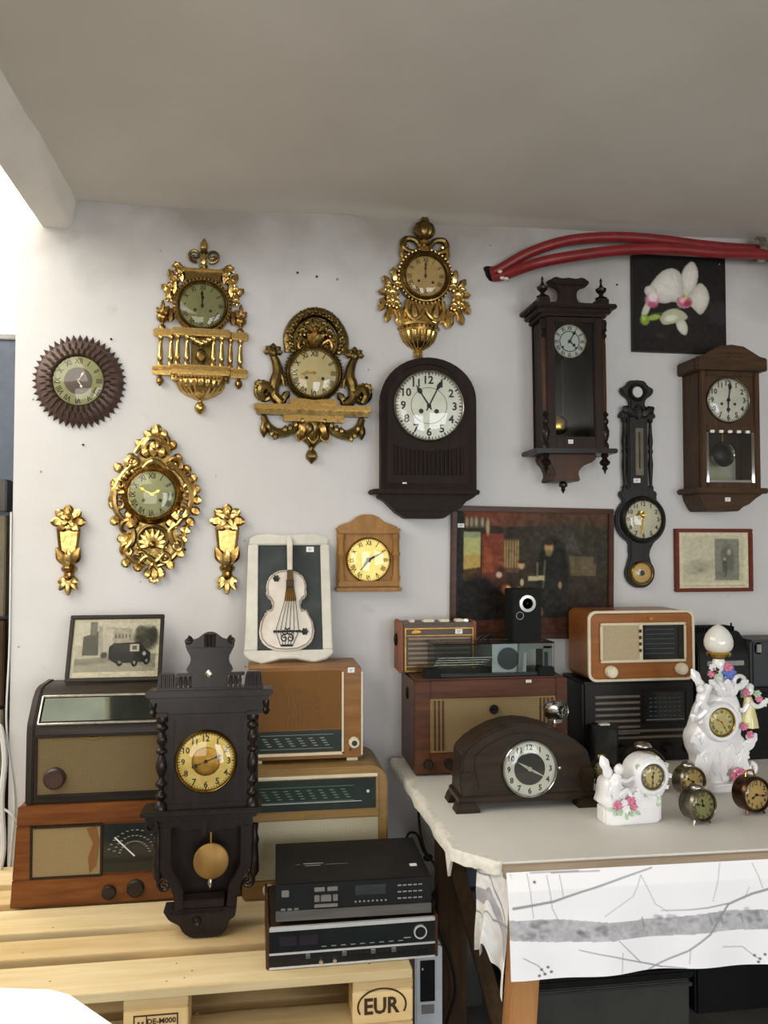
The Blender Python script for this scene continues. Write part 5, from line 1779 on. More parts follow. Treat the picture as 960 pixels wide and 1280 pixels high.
for sg in (-1, 1):
    t.part('head_leaf', t.mb().leaf(cxa + sg * 3, 520, 90 - sg * 55, 20, 12, -10, 3, 1, 2), blk)
    t.part('column', t.mb().lathe(cxa + sg * 16.5, -6, [(3, 522), (3.4, 526), (1.8, 528), (2.2, 540), (3.2, 552), (2.2, 560), (3.2, 564), (2, 568), (3.2, 580), (2.2, 596), (1.8, 606), (3.4, 609), (3, 613)], 12), blk)
t.part('head_leaf', t.mb().leaf(cxa, 524, 90, 18, 12, -11, 3, 1, 2), blk)
t.part('thermometer_plate', t.mb().box(cxa - 4, cxa + 6, 535, 594, -10, -8.5), mat('dull_brass_plate', '6b6350', '57503f', rough=0.45, metal=0.7), bevel=0.4)
t.part('thermometer_tube', t.mb().tube([(cxa + 1, -10.5, 540), (cxa + 1, -10.5, 586)], 0.8), ink)
m = t.mb()
for k in range(18):
    m.box(cxa + 2.5, cxa + 5, 540 + 2.6 * k, 540.5 + 2.6 * k, -10.2, -10)
t.part('thermometer_scale', m, ink, kind='stuff')
label_tag(t, 792, 800.5, 598, 603.5, -9)
dial(t, 802.3, 649.5, 25, -12, mat('barometer_dial', 'cdc8b4', 'b7b09a', rough=0.4, metal=0.2), ink, 'arabic', 6, 0.78, 195, 190, 0.55, 0.8, hmat=brass, bezel=blk, bw=4.5, bh=5, dome=6)
t.part('dial_flower', t.mb().flower(799, 644, 6, 6, -12, 0.8), brass)
t.part('chrome_rim', t.mb().ring(802.3, 649.5, [(24.8, -14), (25.6, -15.5), (26.4, -14)], 48), chrome)
dial(t, 800, 716, 13, -11, mat('hygrometer_dial', 'd2b06a', 'c69e52', rough=0.4), ink_brown, None, bezel=brass, bw=1.8, bh=2.5, dome=3)
m = t.mb()
clock_hand(m, 800, 716, 300, 9, 0.7, -11.8)
m.disc(800, 716, 3.4, -12.6, -11.3, 16)
t.part('needle', m, ink)

# ---------------------------------------------------------------- brown oak wall clock at the right
t = Thing('oak_wall_clock', 'brown oak wall clock with silvered dial and glazed pendulum window', 'clock', 910, 530, Y=0, wall=True, front=42)
D = 38
x0, x1 = 876, 950
t.part('back_board', t.mb().box(x0 - 1, x1 + 1, 460, 612, -3, -0.3), oak)
for x in (x0 - 1, x1 - 4):
    t.part('side_panel', t.mb().box(x, x + 5, 460, 612, -D, -3), oak, bevel=0.6)
t.part('case_floor', t.mb().box(x0, x1, 604, 612, -D, -3), oak_x)
t.part('case_top', t.mb().box(x0, x1, 460, 468, -D, -3), oak_x)
# door: solid top with round dial opening, glazed lower part
m = t.mb()
for a in ((x0, x0 + 7, 462, 612), (x1 - 7, x1, 462, 612), (x0 + 7, x1 - 7, 462, 470), (x0 + 7, x1 - 7, 532, 541), (x0 + 7, x1 - 7, 603, 612)):
    m.box(*a, -D - 5, -D)
t.part('door_frame', m, oak, bevel=1)
t.part('dial_board', t.mb().box(x0 + 6, x1 - 6, 468, 533, -D - 2.5, -D + 1), oak)
dial(t, 910.5, 500, 27.5, -D - 4, silver_dial, ink, 'arabic', 7.5, 0.78, 181, 8, 0.62, 0.85, bezel=nickel, bw=1.5, bh=2, dome=4, holes=((-.32, .18), (.32, .18)), hw=1.2)
for i in range(5):
    t.part('dentil', t.mb().box(887 + i * 11, 892 + i * 11, 538, 541.5, -D - 7, -D - 4), tag_white, bevel=0.6)
t.part('window_glass', t.mb().quad(x0 + 7, x1 - 7, 541, 603, -D - 2), pane_glass, smooth=0)
# bevelled edge strips of the glass
for a in ((x0 + 7, x0 + 10, 541, 603), (x1 - 10, x1 - 7, 541, 603), (x0 + 10, x1 - 10, 600, 603)):
    t.part('glass_bevel', t.mb().add([(a[0], -D - 2.4, a[2]), (a[1], -D - 3.6, a[2]), (a[1], -D - 3.6, a[3]), (a[0], -D - 2.4, a[3])], [(0, 1, 2, 3)]), mat('mirror_bevel', 'b9bcb8', rough=0.06, metal=1.0), smooth=0)
t.part('pendulum_rod', t.mb().box(913, 915, 520, 560, -22, -21), brass_dull)
t.part('pendulum_bob', t.mb().ring(914, 566, [(15, -21), (14, -24), (6, -26), (0.1, -26)], 28, closed=False), black_iron, smooth=60)
t.part('bob_rim', t.mb().ring(914, 566, [(14, -24), (15, -25), (16, -24), (15.5, -21)], 28), chrome)
t.part('painted_reflection', t.mb().box(x0 + 10, x1 - 10, 568, 600, -4.5, -3.2), mat('reflection_cream', 'd9d6c8', 'cfc49a', rough=0.4, scale=25))  # matte cream panel painting in the bright reflection of the window
# arched pediment with returned ends
ped = [(868, 464), (868, 448), (876, 446), (884, 441), (896, 434), (911, 432), (926, 434), (938, 441), (946, 446), (955, 448), (955, 464)]
t.part('pediment', t.mb().prism([(a, b_) for a, b_ in ped], -D - 14, -D - 6), oak_x, bevel=1.2)
t.part('pediment_block', t.mb().prism([(868, 464), (868, 448), (955, 448), (955, 464)], -D - 7, -0.3), oak_x, bevel=1.5)
t.part('pediment_carving', t.mb().leaf(911, 446, 0, 15, 7, -D - 14, 2, 0, 2), oak_x)
t.part('pediment_carving', t.mb().leaf(911, 446, 180, 15, 7, -D - 14, 2, 0, 2), oak_x)
t.part('base_moulding', t.mb().slab([(x0 - 10, -0.3), (x0 - 10, -D - 10), (x1 + 7, -D - 10), (x1 + 7, -0.3)], 610, 617), oak_x, bevel=1.5)
t.part('apron', t.mb().prism([(x0 - 4, 617), (x1 + 3, 617), (944, 623), (936, 630), (927, 634), (923, 639), (882, 639), (878, 633), (874, 625)], -D - 4, -0.3), oak_x, bevel=1.2)
label_tag(t, 905, 911.5, 622, 627, -D - 4.1)

# ---------------------------------------------------------------- framed pale print
t = Thing('framed_print', 'small pale print of figures in thin red wood frame', 'picture', 893, 701, Y=0, front=5, wall=True)
m = t.mb()
for a in ((844.5, 941, 661, 665.5), (844.5, 941, 735, 739.5), (844.5, 849, 665.5, 735), (936.5, 941, 665.5, 735)):
    m.box(*a, -7, -0.3)
t.part('frame', m, red_frame, bevel=0.7)
cv = Canvas(120, 96, 'e9e0c8')
cv.rect(.06, .94, .06, .9, 'dfd7c0')
cv.rect(.08, .92, .08, .88, 'd9d2bf')
cv.rect(.52, .86, .12, .86, '9b998c')
cv.ell(.69, .4, .08, .16, '6b6c66', soft=.9, al=.7)
cv.ell(.66, .62, .035, .16, '565853', soft=.5, al=.8)
cv.ell(.74, .55, .05, .14, '777770', soft=.8, al=.7)
cv.ell(.72, .36, .03, .05, 'c5bfae', soft=.5)
cv.ell(.66, .48, .02, .03, 'b8b2a2', soft=.5)
cv.ell(.6, .75, .06, .06, '87867c', soft=.9)
cv.ell(.3, .62, .18, .1, 'b3ad9c', soft=.9, al=.7)
cv.ell(.32, .68, .05, .03, '96917f', soft=.8, al=.7)
cv.ell(.2, .72, .07, .03, 'a8a290', soft=.8, al=.6)
cv.line([(.06, .95), (.94, .95)], .004, 'b9b19a')
cv.mottle(.04, 4)
cv.mottle(.03, 2)
t.part('backing', t.mb().box(846, 939, 663, 738, -3.5, -0.3), cream_paint)
t.picture('print', cv.a, 848.5, 937, 665, 735.5, -3.7, paint)
t.part('glass', t.mb().quad(848.5, 937, 665, 735.5, -4.6), thin_glass, smooth=0)

# ---------------------------------------------------------------- large dark painting
t = Thing('framed_painting', 'large dark interior painting of gathered people in brown frame', 'painting', 666, 716, Y=0, roll=0.9, front=6, wall=True)
m = t.mb()
for a in ((565, 768, 634, 640.5), (565, 768, 791.5, 798), (565, 571.5, 640.5, 791.5), (761.5, 768, 640.5, 791.5)):
    m.box(*a, -9, -0.3)
t.part('frame', m, mahog_frame, bevel=1)
cv = Canvas(230, 180, '241a14')
cv.rect(0, 1, 0, .12, '4a281a')
cv.poly([(0, 0), (1, 0), (1, .08), (.3, .13), (0, .04)], '5a3020')
cv.rect(0, .05, 0, 1, '1d1c1a')
cv.ell(.75, .3, .4, .3, '2e2c22', soft=1.2)
cv.rect(.05, .16, .17, .5, '8c8a58')
cv.rect(.05, .16, .36, .5, '8f7a42')
cv.rect(.05, .16, .17, .22, '6e7858')
cv.poly([(.05, .48), (.16, .46), (.16, .56), (.05, .58)], '3d2a16')
cv.rect(.17, .31, .18, .62, '5c2c1c')
cv.rect(.18, .24, .3, .5, '6e3820')
cv.rect(.31, .41, .22, .5, '4a3524')
for x in (.325, .36, .395):
    cv.rect(x - .012, x + .012, .24, .46, '7d6a44')
    cv.line([(x, .24), (x, .46)], .002, '2a1c12')
cv.rect(.06, .2, .07, .14, '3a3428')
for x in (.07, .1, .13, .17):
    cv.ell(x, .09, .011, .04, '7c735c', soft=.5)
cv.ell(.205, .13, .012, .07, '8a7a58', soft=.6)
cv.poly([(.7, .3), (.76, .18), (.83, .35)], '3b3730')
cv.rect(.74, .92, .36, .52, '4d4430')
cv.rect(.9, .98, .2, .42, '2a2620')
cv.ell(.63, .5, .11, .28, '15140f', soft=.3)
cv.poly([(.53, .36), (.66, .34), (.72, .5), (.72, .95), (.52, .95)], '1a1914')
cv.ell(.605, .29, .03, .045, '8a6c48', soft=.5)
cv.ell(.605, .335, .022, .03, '5d5136', soft=.5)
cv.ell(.605, .25, .03, .022, '2a2118', soft=.5)
cv.line([(.58, .4), (.57, .62)], .006, '4a4836')
cv.ell(.68, .6, .012, .03, '7d6247', soft=.5)
cv.poly([(.47, .53), (.58, .52), (.58, .56), (.47, .57)], '8f8468')
cv.line([(.53, .53), (.53, .42)], .006, '5d5844')
cv.ell(.425, .44, .02, .032, '9b7a54', soft=.5)
cv.ell(.425, .41, .022, .016, '2a1d12', soft=.4)
cv.poly([(.39, .5), (.46, .5), (.47, .72), (.38, .72)], '2c241a')
cv.ell(.43, .58, .012, .03, '9a8a68', soft=.5)
cv.ell(.41, .66, .02, .04, '7d765c', soft=.6)
cv.ell(.44, .68, .012, .03, '857c60', soft=.6)
cv.ell(.29, .44, .02, .03, '7d4a34', soft=.5)
cv.ell(.29, .54, .04, .1, '3b1f16', soft=.5)
cv.ell(.28, .52, .02, .025, 'a08f78', soft=.5)
cv.ell(.33, .64, .035, .04, '7e4a2e', soft=.6)
cv.ell(.34, .63, .015, .02, 'c2a684', soft=.5)
cv.ell(.16, .78, .15, .25, '110e0b', soft=.3)
cv.poly([(.05, .6), (.2, .58), (.24, .95), (.05, .95)], '14110d')
cv.rect(.28, .5, .72, .95, '1a130d')
cv.poly([(0, .9), (1, .85), (1, 1), (0, 1)], '3a2114')
cv.ell(.55, .82, .02, .04, '5a4028', soft=.6)
cv.mottle(.035, 5)
cv.mottle(.025, 2)
cv.blur(1)
t.part('backing', t.mb().box(567, 766, 636, 796, -4, -0.3), black_frame)
t.picture('painted_scene', np.clip(cv.a * 1.2 + 0.01, 0, 1), 571, 762, 640, 792, -4.3, paint_gloss)
label_tag(t, 573, 581, 656, 661, -4.8)



# ================================================================== RADIOS AND CLOCK ON THE PALLET
def knob(t, x, p, r, y, m, parent=None, h=6, cap=None):
    o = t.part('knob', t.mb().ring(x, p, [(r, y), (r, y - h * .7), (r * .82, y - h), (0.1, y - h)], 24, closed=False), m, parent, smooth=40)
    if cap:
        t.part('knob_cap', t.mb().disc(x, p, r * .5, y - h - .5, y - h + .3, 16), cap, o)
    return o


def frame_of(m, x0, x1, p0, p1, w, y0, y1):
    for a in ((x0, x1, p0, p0 + w), (x0, x1, p1 - w, p1), (x0, x0 + w, p0 + w, p1 - w), (x1 - w, x1, p0 + w, p1 - w)):
        m.box(*a, y0, y1)
    return m


def dial_print(t, x0, x1, p0, p1, y, parent, m1, rows=4, slant=True):
    """station scale: rows of slanted name strokes and thin lines"""
    q = t.mb()
    n = max(4, int((x1 - x0) / 13))
    for i in range(n):
        x = x0 + (x1 - x0) * (i + .3) / n
        for k in range(rows):
            p = p0 + (p1 - p0) * (k + .5) / rows
            dx = (k - rows / 2) * 2.2 if slant else 0
            q.box(x + dx, x + dx + 5.5, p, p + 1.1, y - .2, y)
    t.part('scale_names', q, m1, parent, smooth=0, kind='stuff')
    q = t.mb()
    for p in (p0 - 2.5, p1 + 2.5):
        q.box(x0 - 2, x1 + 2, p, p + .6, y - .2, y)
    t.part('scale_lines', q, m1, parent, smooth=0, kind='stuff')


# ---- orange mahogany radio, bottom left
B = Thing('mahogany_radio', 'orange mahogany table radio with black dial, under the roll-top radio', 'radio', 160, 1126, z=ZP)
t = B
BW = [(16, 1126), (24, 1003), (296, 1003), (304, 1126)]
t.part('cabinet', t.mb().prism(BW, 0, 108), rosewood, bevel=2.5)
m = t.mb()
m.prism([(18.2, 1092), (22.4, 1027), (40, 1027), (40, 1092)], -3, 1)
m.prism([(281, 1092), (281, 1027), (297.6, 1027), (301.8, 1092)], -3, 1)
m.prism([(24, 1003), (296, 1003), (297.6, 1027), (22.4, 1027)], -3, 1)
m.prism([(18.2, 1092), (301.8, 1092), (304, 1126), (16, 1126)], -3, 1)
t.part('front_frame', m, rosewood, bevel=1.0)
t.part('grille_rim', frame_of(t.mb(), 39, 128, 1028, 1093, 3, -3.5, 0), black_frame, bevel=.6)
t.part('grille_cloth', t.mb().box(41, 127, 1030, 1091, -1.5, 0), beige_cloth)
t.part('grille_badge', t.mb().prism([(108, 1034), (120, 1031), (124, 1050), (120, 1080), (112, 1088), (110, 1070), (116, 1052)], -2.2, -1), brown_cloth)
o = t.part('tuning_dial', t.mb().box(129, 282, 1030, 1089, -2.2, 0), dial_black)
m = t.mb()
for r in (20, 27, 34):
    for i in range(14):
        a = R(20 + 140 * i / 13)
        m.box(168 + r * math.cos(a) - 1.6, 168 + r * math.cos(a) + 1.6, 1072 - r * math.sin(a) - .5, 1072 - r * math.sin(a) + .5, -2.5, -2.2)
t.part('scale_names', m, grey_plastic, o, kind='stuff')
m = t.mb()
m.tube([(143, -2.8, 1046), (168, -2.8, 1070)], 0.9, 5)
t.part('needle', m, tag_white, o)
knob(t, 137, 1112, 8.5, -3, black_frame)
knob(t, 170, 1109, 10.5, -3, black_frame)
knob(t, 262, 1109, 8.5, -3, black_frame)
for x in (40, 280):
    t.part('foot', t.mb().box(x - 8, x + 8, 1125, 1126, 10, 30), black_matte)

# ---- dark radio with slanted glass dial on top of it
A = Thing('roll_top_radio', 'dark radio with slanted mirror-like dial glass and tan grille', 'radio', 160, 1003, Y=B.loc.y + 0.005)
t = A
t.root.location.z = B.loc.z + (1126 - 1003) * B.s + 0.0008
prof = [(0, 1003), (2, 915), (5, 905), (26, 880), (40, 870), (54, 867), (100, 867), (108, 872), (108, 1003)]
t.part('cabinet', t.mb().sideprism(prof, 38, 292), darkbrown, bevel=2)
for x in (34, 288):
    pr2 = [(y - 3 if y < 60 else y, p - (1.5 if p < 1000 else 0)) for y, p in prof]
    t.part('side_cheek', t.mb().sideprism(pr2, x, x + 9), darkbrown, bevel=1.5)
m = t.mb()
m.add([(50, 5.2, 903), (284, 5.2, 903), (284, 26, 878), (50, 26, 878)], [(0, 1, 2, 3)])
o = t.part('dial_glass', m, mat('mirror_dark_glass', '3a4038', '4c5248', rough=0.05, metal=0.75, scale=6), smooth=0)
m = t.mb()
for yy, p in ((2, 906), (26.5, 876)):
    m.tube([(47, yy, p), (287, yy, p)], 1.6, 6)
t.part('dial_rim', m, nickel)
m = t.mb()
for a, b_ in (((47, 2, 906), (47, 26.5, 876)), ((287, 2, 906), (287, 26.5, 876))):
    m.tube([a, b_], 1.6, 6)
t.part('dial_rim', m, nickel)
t.part('grille_rim', frame_of(t.mb(), 45, 285, 919, 994, 3, -3, 2), black_frame, bevel=.6)
t.part('grille_cloth', t.mb().box(47, 283, 921, 992, -.8, 2), tan_cloth)
t.part('badge', t.mb().tube([(104, -1.5, 922.5), (116, -1.5, 924), (128, -1.5, 922.5)], 1.1, 6), brass_dull)
for x in (70, 258):
    knob(t, x, 971, 13, -1, mat('brown_knob', '3a241a', '2c1b14', rough=.4), h=8)
for x in (50, 275):
    t.part('foot', t.mb().box(x - 8, x + 8, 1002, 1003, 10, 30), black_matte)
s_ = A.s

# ---- framed photograph standing on the roll-top radio
yA = A.loc.y + 66 * A.s
zA = A.root.location.z + (1003 - 867) * A.s
t = Thing('framed_photograph', 'old street photograph with van in black frame on dark radio', 'picture', 141, 870, Y=yA, lean=-22)
t.root.location.z = zA + 0.0025
m = t.mb()
for a in ((81, 202, 784, 789), (81, 202, 865, 870), (81, 86, 789, 865), (197, 202, 789, 865)):
    m.box(*a, -4, 2)
t.part('frame', m, black_frame, bevel=.8)
cv = Canvas(150, 105, 'c9c1ac')
cv.rect(.035, .965, .04, .9, 'b9b19c')
cv.rect(.04, .96, .05, .45, 'c2bcab')
cv.poly([(.12, .3), (.3, .2), (.3, .62), (.12, .62)], '5d5a50')
cv.rect(.19, .27, .04, .28, '77736a')
cv.poly([(.28, .12), (.68, .17), (.68, .6), (.34, .62), (.3, .6)], 'a39d8d')
cv.poly([(.33, .14), (.46, .16), (.46, .6), (.36, .62)], 'b9b3a3')
for k in range(5):
    cv.rect(.48 + .04 * k, .5 + .04 * k, .26, .33, '6a665c')
cv.ell(.84, .34, .14, .2, '47453d', soft=.5)
cv.ell(.77, .2, .05, .08, '5b584e', soft=.6)
cv.ell(.92, .28, .05, .14, '3a3932', soft=.5)
cv.poly([(.04, .68), (.96, .6), (.96, .9), (.04, .9)], '8d8778')
cv.poly([(.04, .8), (.5, .74), (.96, .84), (.96, .9), (.04, .9)], 'a09a8a')
cv.poly([(.42, .48), (.47, .42), (.78, .4), (.84, .52), (.9, .58), (.9, .74), (.5, .76), (.42, .68)], '2a2925')
cv.rect(.66, .77, .44, .56, 'b9b4a4')
cv.rect(.69, .74, .47, .53, '5d594f')
cv.poly([(.48, .46), (.64, .44), (.64, .56), (.48, .58)], '3a3832')
for x, y in ((.55, .74), (.72, .75), (.86, .72)):
    cv.ell(x, y, .038, .07, '1c1b18', soft=.2)
    cv.ell(x, y, .016, .03, '8a8578', soft=.4)
cv.ell(.83, .6, .02, .035, 'b5b0a0', soft=.4)
cv.ell(.37, .62, .04, .05, '4c4a42', soft=.6)
cv.rect(.04, .96, .9, .965, 'cbc3ae')
cv.mottle(.05, 3)
cv.mottle(.04, 2)
t.part('backing', t.mb().box(83, 200, 786, 868, 0, 1.5), black_matte)
t.picture('photograph', cv.a, 86, 197, 789, 865, -.3, paint)
t.part('glass', t.mb().quad(86, 197, 789, 865, -1.2), faint_glass, smooth=0)

# ---- cream-fronted golden radio (bottom right of the pallet)
Dr = Thing('golden_radio', 'golden veneer radio with cream cloth front, under the tan radio', 'radio', 400, 1120, z=ZP)
t = Dr


def rounded(x0, x1, p0, p1, r, corners=(1, 1, 0, 0), n=8):
    """outline with rounded corners: tl, tr, br, bl"""
    out = []
    for k, (cx_, cp_, a0) in enumerate(((x0 + r, p0 + r, 180), (x1 - r, p0 + r, 90), (x1 - r, p1 - r, 0), (x0 + r, p1 - r, 270))):
        if corners[k]:
            for i in range(n + 1):
                a = R(a0 - 90 * i / n)
                out.append((cx_ + r * math.cos(a), cp_ - r * math.sin(a)))
        else:
            out.append(((x0, p0), (x1, p0), (x1, p1), (x0, p1))[k])
    return out


t.part('cabinet', t.mb().prism(rounded(304, 486, 962, 1120, 22), 0, 105), goldwood, bevel=2)
t.part('front_panel', t.mb().prism(rounded(310, 474, 967, 1024, 8), -2.5, 1), goldwood, bevel=1)
o = t.part('dial_glass', t.mb().box(314, 470, 975, 1013, -3.2, -1), dial_green)
dial_print(t, 326, 440, 986, 999, -3.2, o, ink_green, 4)
m = t.mb()
m.box(318, 452, 1003, 1003.8, -3.4, -3.2)
m.ball(460, -3.4, 992, 2, .5, 2, 8, 5)
t.part('scale_pointer', m, ink_white, o, kind='stuff')
t.part('upper_trim', t.mb().tube([(312, -3, 972), (472, -3, 972)], 2.2, 6), cream_paint)
t.part('lower_trim', t.mb().box(310, 474, 1014, 1023, -4, 0), goldwood, bevel=1)
t.part('badge', t.mb().prism([(374, 1016), (380, 1016), (379, 1022), (375, 1022)], -4.6, -4), brass_dull)
t.part('grille_cloth', t.mb().box(312, 473, 1025, 1096, -1.5, 1), cream_cloth)
t.part('plinth', t.mb().box(306, 484, 1097, 1119, -3, 1), goldwood, bevel=1)
knob(t, 336, 1107, 7, -3, cream_paint)
knob(t, 452, 1107, 7, -3, cream_paint)

# ---- tan radio standing on it
C = Thing('tan_veneer_radio', 'tan veneer radio with dark station dial, below the violin plaque', 'radio', 400, 962, Y=Dr.loc.y + 0.065)
t = C
t.root.location.z = Dr.loc.z + (1120 - 962) * Dr.s
C_TOP = t.root.location.z + (958 - 844) * t.s
VIO_Y = C.loc.y + 0.115
t.part('cabinet', t.mb().prism([(308, 958), (310, 844), (452, 844), (454, 958)], 0, 82), tanwood, bevel=2)
t.part('side_panel_front', t.mb().box(429, 452, 846, 956, -2, 1), tanwood, bevel=1)
t.part('grille_cloth', t.mb().box(314, 427, 848, 920, -1.2, 1), brown_cloth)
for i in range(9):
    x = 356 + i * 5
    t.part('grille_slot', t.mb().box(x, x + 1.6, 868 + 2 * abs(i - 4), 912, -1.6, -1), tanwood, bevel=.3)
o = t.part('dial_glass', t.mb().box(318, 427, 922, 948, -2.2, 0), dial_green)
dial_print(t, 328, 414, 929, 941, -2.2, o, grey_plastic, 4)
m = t.mb()
for a in ((427, 429.5, 850, 952), (316, 429.5, 949, 952.5), (315, 317.5, 916, 952)):
    m.box(*a, -3.2, 0)
t.part('brass_trim', m, cream_paint, bevel=.4)
knob(t, 442.5, 938, 7, -2, cream_paint, h=6, cap=ink)
t.part('push_button', t.mb().disc(438, 947, 1.5, -3.5, -2, 10), ink)
t.part('foot', t.mb().box(434, 448, 957.5, 962, 4, 20), cream_paint)
t.part('foot', t.mb().box(314, 328, 957.5, 962, 4, 20), cream_paint)
t.part('foot', t.mb().box(434, 448, 957.5, 962, 60, 76), cream_paint)
label_tag(t, 434.5, 443, 844.5, 851, -2.2)
t.part('side_rail', t.mb().box(451.5, 453.5, 850, 954, -2.4, 1), cream_paint)

# ---- carved wall clock leaning against the radios
t = Thing('carved_wall_clock', 'dark carved wall clock with turned columns leaning against the radios', 'clock', 258, 1169, z=ZP, lean=-4)
W_ = ebony
D = 44
t.part('backboard', t.mb().prism([(198, 870), (322, 870), (322, 1010), (314, 1020), (314, 1085), (300, 1110), (290, 1135), (290, 1155), (278, 1169), (238, 1169), (226, 1155), (226, 1135), (212, 1110), (202, 1085), (202, 1020), (198, 1010)], 30, 40), W_, bevel=1)
t.part('case', t.mb().box(203, 317, 880, 1015, -4, 34), W_, bevel=1)
# door with a stepped frame
t.part('door_frame', frame_of(t.mb(), 208, 308, 894, 1013, 7, -8, -3), W_, bevel=1.2)
t.part('door_panel', t.mb().box(213, 303, 898, 1010, -5.5, -3), W_)
dial(t, 255.5, 955.5, 36, -8, gold_dial, ink, 'arabic', 8.5, 0.79, 248, 70, 0.55, 0.62, bezel=brass, bw=3.2, bh=4.5, dome=6, holes=((-.42, .18), (.38, .22)), hw=1.3)
t.part('dial_medallion', t.mb().ring(255.5, 955.5, [(18, -8.6), (16, -9.4), (10, -9), (5, -9.6), (0.1, -9.6)], 32, closed=False), brass_dull, smooth=60)
# cornice and gallery
t.part('frieze', t.mb().box(190, 330, 880, 898, -8, 34), W_, bevel=1)
t.part('cornice', t.mb().box(179, 341, 866, 874, -20, 34), W_, bevel=1.5)
t.part('cornice', t.mb().box(184, 336, 874, 881, -14, 34), W_, bevel=1.5)
for x in (188, 332):
    t.part('cornice_drop', t.mb().lathe(x, -8, [(4, 881), (4.5, 886), (3, 890), (5, 894), (3, 898), (0.4, 900)], 12), W_)
t.part('gallery_rail', t.mb().box(192, 328, 863, 867, -14, 20), W_, bevel=.8)
for x0_, x1_ in ((192, 217), (303, 328)):
    t.part('gallery_block', t.mb().prism([(x0_, 866), (x0_ + 2, 850), (x0_ + 4, 844), (x1_ - 4, 844), (x1_ - 2, 850), (x1_, 866)] if x0_ < 250 else [(x0_, 866), (x0_ + 2, 850), (x0_ + 4, 844), (x1_ - 4, 844), (x1_ - 2, 850), (x1_, 866)], -12, 4), W_, bevel=1)
    for k in range(4):
        x = x0_ + 5 + k * 5
        t.part('flute', t.mb().tube([(x, -12.3, 846), (x, -12.3, 862)], 1.7, 6), W_)
for x in (222, 228, 234, 286, 292, 298):
    t.part('spindle', t.mb().lathe(x, -6, [(2.2, 848), (1.4, 851), (2.2, 856), (1.4, 861), (2.4, 864)], 10), W_)
t.part('gallery_top', t.mb().box(216, 304, 845, 849, -10, 4), W_, bevel=.8)
# crest
cr = [(236, 866), (236, 848), (230, 844), (229, 838), (233, 835), (235, 826), (231, 818), (228, 812), (227, 803), (231, 799), (236, 803), (243, 801), (251, 795), (256, 793), (262, 793), (267, 795), (275, 801), (282, 803), (287, 799), (291, 803), (290, 812), (287, 818), (283, 826), (285, 835), (289, 838), (288, 844), (282, 848), (282, 866)]
t.part('crest', t.mb().prism(cr, -12, 0), W_, bevel=1.5)
t.part('crest_moulding', t.mb().box(230, 288, 813, 818, -17, -4), W_, bevel=1.2)
for k in range(3):
    t.part('crest_flute', t.mb().tube([(254 + 5 * k, -13, 796), (254 + 5 * k, -13, 812)], 2.4, 7), W_)
for sg in (-1, 1):
    t.part('crest_scroll', t.mb().scroll(259 + sg * 28, 804, 5, 1.6, 90, 90 + sg * 400, 2.2, 1.5, -11), W_)
t.part('crest_ornament', t.mb().leaf(258, 852, 90, 11, 9, -12, 2, 1, 1), nickel)
# turned columns
for x in (199, 315):
    t.part('column', t.mb().lathe(x, -5, [(7, 898), (7.5, 902), (7, 905), (3.5, 907), (7.5, 911), (7.5, 914), (3.2, 918), (6, 924), (6.8, 930), (3, 935), (3, 937), (7, 940), (7, 943), (3, 946), (5.5, 952), (7.2, 960), (6, 967), (3, 973), (3, 976), (7.2, 980), (7.2, 983), (3, 987), (3.2, 991), (7, 995), (7, 998), (3.4, 1002), (7.5, 1006), (7.5, 1014)], 16), W_, smooth=50)
    t.part('column_block', t.mb().box(x - 7.5, x + 7.5, 894, 899, -13, 4), W_, bevel=.8)
# shelf and lower part
t.part('shelf', t.mb().box(175, 327, 1013, 1019, -20, 34), W_, bevel=1.6)
t.part('shelf', t.mb().box(181, 321, 1019, 1025, -14, 34), W_, bevel=1.2)
for x in (188, 307):
    t.part('shelf_scroll', t.mb().ring(x, 1032, [(9, -10), (9, 0), (5, 0), (5, -10)], 20), W_)
t.part('valance', t.mb().prism([(200, 1024), (314, 1024), (314, 1036), (300, 1034), (290, 1040), (276, 1038), (268, 1043), (254, 1043), (246, 1038), (232, 1040), (222, 1034), (200, 1036)], -8, -2), W_, bevel=.8)
t.part('valance_tongue', t.mb().prism([(249, 1024), (259, 1024), (257, 1042), (254, 1046), (251, 1042)], -13, -7), W_, bevel=.8)
for sg in (-1, 1):
    X = lambda d: 257 + sg * d
    t.part('side_scroll_frame', t.mb().prism([(X(58), 1034), (X(44), 1034), (X(43), 1085), (X(37), 1096), (X(29), 1108), (X(26), 1134), (X(38), 1138), (X(40), 1118), (X(47), 1100), (X(57), 1088)], -8, 4), W_, bevel=1.4)
    t.part('side_baluster', t.mb().lathe(X(61), -2, [(5, 1036), (4, 1048), (6, 1056), (4.5, 1062), (5.5, 1078), (6, 1094), (4, 1098), (1, 1102)], 12), W_)
    t.part('side_foot', t.mb().scroll(X(52), 1106, 9, 2, 90, 90 - sg * 380, 3.2, 2, -2), W_)
t.part('pendulum_rod', t.mb().tube([(262, 8, 1030), (262, 8, 1062)], 1.6, 6), brass_dull)
t.part('pendulum_bob', t.mb().ring(262.5, 1081.5, [(22, 8), (22, 4), (20, 2.6), (0.1, 2)], 36, closed=False), mat('copper_bob', '96743e', '7e5c30', rough=.5, metal=.6, scale=30, stretch=(1, 1, .3)), smooth=50)
t.part('bob_nut', t.mb().lathe(262, 6, [(2.5, 1103), (3.5, 1106), (3.5, 1112), (1.5, 1116)], 10), nickel)
t.part('sill', t.mb().box(226, 280, 1124, 1134, -6, 20), W_, bevel=1)
t.part('base', t.mb().prism([(204, 1134), (296, 1134), (294, 1146), (286, 1150), (284, 1160), (274, 1168), (240, 1168), (230, 1162), (224, 1152), (212, 1146)], -10, 24), W_, bevel=1.4)
